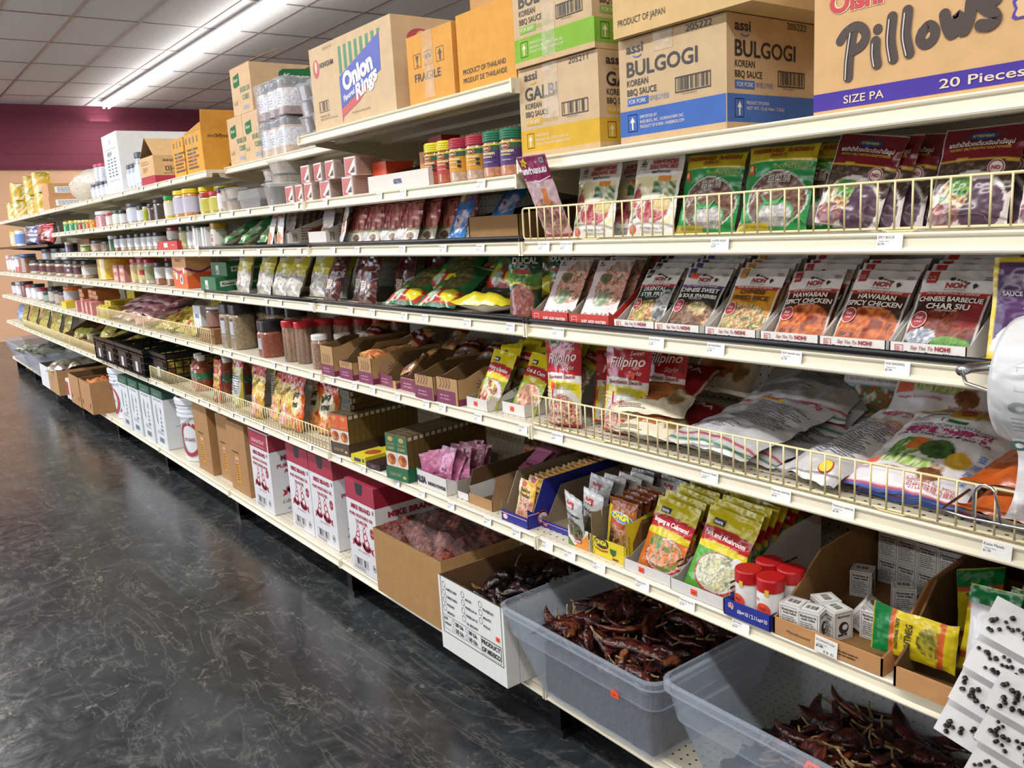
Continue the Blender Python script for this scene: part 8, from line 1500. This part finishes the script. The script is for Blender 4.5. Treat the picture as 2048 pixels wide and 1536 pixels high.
oc_ = carton('x', .15, .16, .032, 'b5703c', lambda mb, F: mb.rect(F['f'], .01, .004, .14, .026, 'd0a080'), m='paper', seam=False, name='small_carton', group='stacked orange cartons')
n_ = 0
for q in range(3):
    for k in range(5): o = oc_ if n_ == 0 else dup(oc_); n_ += 1; o['label'] = 'flat orange carton, %s up in the %s stack from the end wall' % (ORD[k], ORD[q]); put(o, (-5.98 + .25 * q, .11 + .02 * (q % 2), Z5 + .001 + .0325 * k), (0, 0, R(3 * (k % 2) - 1)))
pk_ = carton('x', .07, .1, .1, 'c98484', lambda mb, F: mb.rect(F['f'], .01, .02, .06, .08, 'd8b0a8'), m='paper', seam=False, name='small_carton', group='little upright cartons')
for i, x in enumerate((-5.72, -5.5, -5.36, -5.2)): o = pk_ if i == 0 else dup(pk_); o['label'] = nth('little pinkish carton standing in front of orange stacks', i, 'four'); put(o, (x, .025, Z5 + .001), None, (1, 1, (.85, 1.0, .9, .95)[i]))
J(-6.3, Z5, 'yellow tub with orange lid on a yellow box', .075, .12, 'd8602c', 'c9a83a', 'b8b4c0', lh=.18, dz=.05, y=.05); carton('small bright yellow carton under the orange lidded tub', .2, .15, .05, 'd0b82c', None, m='paper', seam=False, name='small_carton', loc=(-6.4, .04, Z5 + .001))
for i, (x, l, f_, lb_, h) in enumerate(((-9.4, BLK, '9a7a70', 'c9c4cc', .14), (-9.1, 'c4c8d0', 'b0a8b0', 'd0d0d8', .15), (-8.75, '3a2c2c', '7a4038', None, .16), (-8.4, 'b8343c', 'd0c0c4', 'd8d4d8', .14), (-8.05, BLK, 'c4c4c8', 'd4d8e0', .15), (-7.7, 'a83038', 'b58a8a', 'd0d0d8', .12), (-7.4, BLK, '4a6a54', '8aa088', .09), (-7.1, BLK, '6a5a50', 'b0a8a0', .15), (-6.8, BLK, '7a6a5c', 'a89c94', .13), (-6.6, '3a3638', '8a7460', None, .12))): J(x, Z5, nth('mixed jar on the waist high shelf by the end wall', i, 'ten'), .065, h, l, f_, lb_, group='mixed far jars', lh=.2)
# knee high shelf: crates and trays
def crate(label, loc, w=.33, d=.44, h=.165):
    mb = MB(); c = '14161b'; t = .008
    for z in (0, h * .26, h * .5, h * .74, h - .022):
        hh = .022 if z > h * .8 else .008; mb.box(0, 0, z, w, t, z + hh, c, 'plastic'); mb.box(0, d - t, z, w, d, z + hh, c, 'plastic'); mb.box(0, t, z, t, d - t, z + hh, c, 'plastic'); mb.box(w - t, t, z, w, d - t, z + hh, c, 'plastic')
    for i in range(9): x = (w - t) * i / 8; mb.box(x, .001, 0, x + .007, t - .001, h - .02, c, 'plastic'); mb.box(x, d - t + .001, 0, x + .007, d - .001, h - .02, c, 'plastic')
    for i in range(11): y = (d - t) * i / 10; mb.box(.001, y, 0, t - .001, y + .007, h - .02, c, 'plastic'); mb.box(w - t + .001, y, 0, w - .001, y + .007, h - .02, c, 'plastic')
    mb.box(t, t, 0, w - t, d - t, .005, c, 'plastic'); mb.box(-.006, -.006, h - .012, w + .006, 0, h, c, 'plastic'); mb.box(w * .2, -.001, h * .12, w * .8, .0, h * .72, '1b1d23', 'plastic')
    o = mb.build('plastic_crate', None, loc); mb = MB(); mb.box(0, -.0012, 0, .05, 0, .06, 'd0d2d6'); mb.build('paper_card', o, (w * .42, -.0015, h * .15)); return tag(o, label, 'crate', 'black plastic crates')
cr = crate('black plastic crate with white card, first from the end wall', (-5.0, -.02, Z6 + .001))
for i, x in enumerate((-4.71, -4.36, -4.01)): dup(cr, 'black plastic crate with white card, %s from the end wall' % ORD[i + 1], (x, -.018, Z6 + .001))
dup(cr, 'black plastic crate holding yellow packets, half behind the wire fence', (-3.655, .016, Z6 + .001))
kp = pouch('snack_bag', .16, .2, .04, [('bg', '9aa03c'), ('food', .5, .5, .5, .5, ['b5b83a', '7a8a34', 'd0cc6a', '5a6a2c', 'c98a5a'], .03)], None, 'pillow', seed=250, res=.012, wr=.006)
for i, (x, y, z, rx, rz) in enumerate(((-4.9, .03, .13, -40, 20), (-4.78, .06, .15, -70, -20), (-4.55, .1, .13, -75, 15), (-4.2, .12, .11, -78, -10), (-3.85, .15, .1, -80, 20))):
    o = kp if i == 0 else dup(kp); tag(o, nth('yellow green bag lying in the black crates', i, 'five'), 'bag', 'yellow green bags in crates'); put(o, (x, y, Z6 + z), (R(rx), 0, R(rz)))
for i in range(5): dup(yp, 'yellow packet inside the crate behind the fence, %s from its front' % ORD[i], (-3.42, .1 + .07 * i, Z6 + .012), (R(-8), 0, R(88)), (1, 1, .7), 'packet', 'yellow packets in the fenced crate')
tray('large brown tray box behind the far wire fence, beside the crates', .6, .36, .08, [(0, .08), (.06, .1), (.3, .2), (.36, .2)], .2, '8a6a48', '5f4831', m='card', t=.004).location = (-5.72, .03, Z6 + .001)
tray('second brown tray box behind the far wire fence', .6, .36, .07, [(0, .07), (.06, .09), (.3, .22), (.36, .22)], .22, '94734f', '6a5238', m='card', t=.004).location = (-6.45, .03, Z6 + .001)
carton('small grey green carton standing in the first brown tray box', .22, .12, .12, '7a7a4a', lambda mb, F: mb.rect(F['f'], .02, .07, .09, .11, 'b5b4a0'), m='paper', seam=False, loc=(-5.66, .06, Z6 + .006))
for i in range(8):
    o = dup(kp, nth('packet standing behind the far wire fence', i, 'eight'), (-8.9 + .31 * i, .06 + .03 * (i % 2), Z6 + .004), (R(-22), R(-14), R(10)), (1.25, 1, 1.1), 'packet', 'packets behind the far fence')
bl = tag(pouch('blue_bag', .22, .22, .09, [('bg', '5a8ac8'), ('food', .5, .5, .5, .5, ['4a80c8', 'a8bcd8', '6a98d0', 'c9d0dc'], .04)], None, 'pillow', m='thin_bag', seed=256, res=.02, wr=.01), 'bright blue plastic bag at the end of the knee high shelf', 'bag'); put(bl, (-9.3, .1, Z6 + .002), (R(-10), 0, 0), (1.4, 1, .85))
for i in range(6): dup(kp, nth('colourful packet inside the second brown tray box', i, 'six'), (-6.32 + .07 * i, .09 + .03 * (i % 3), Z6 + .01), (R(-35), R(12 * (i % 3) - 12), R(20)), (.7, 1, .6), 'packet', 'packets in the brown tray box')
# ------------------------------------------------------------------ keep labels within sixteen words
for o in list(COL.objects):
    L_ = o.get('label')
    if not L_: continue
    for a, b in ((' from far end of ', ' from far end, of '), (' the ', ' '), (' a ', ' '), (' its ', ' '), (' of ', ' of '), (' going back', ''), (' on eye level shelf', ''), (' behind fence', ''), (' under black rail', ''), (' kraft boxes', ' boxes'), (', counting', ''), (' by ', ' by '), (' and ', ', '), (' with ', ' with '), (', of ', ' of ')):
        if len(L_.replace('-', '').split()) <= 16: break
        L_ = L_.replace(a, b)
    o['label'] = L_
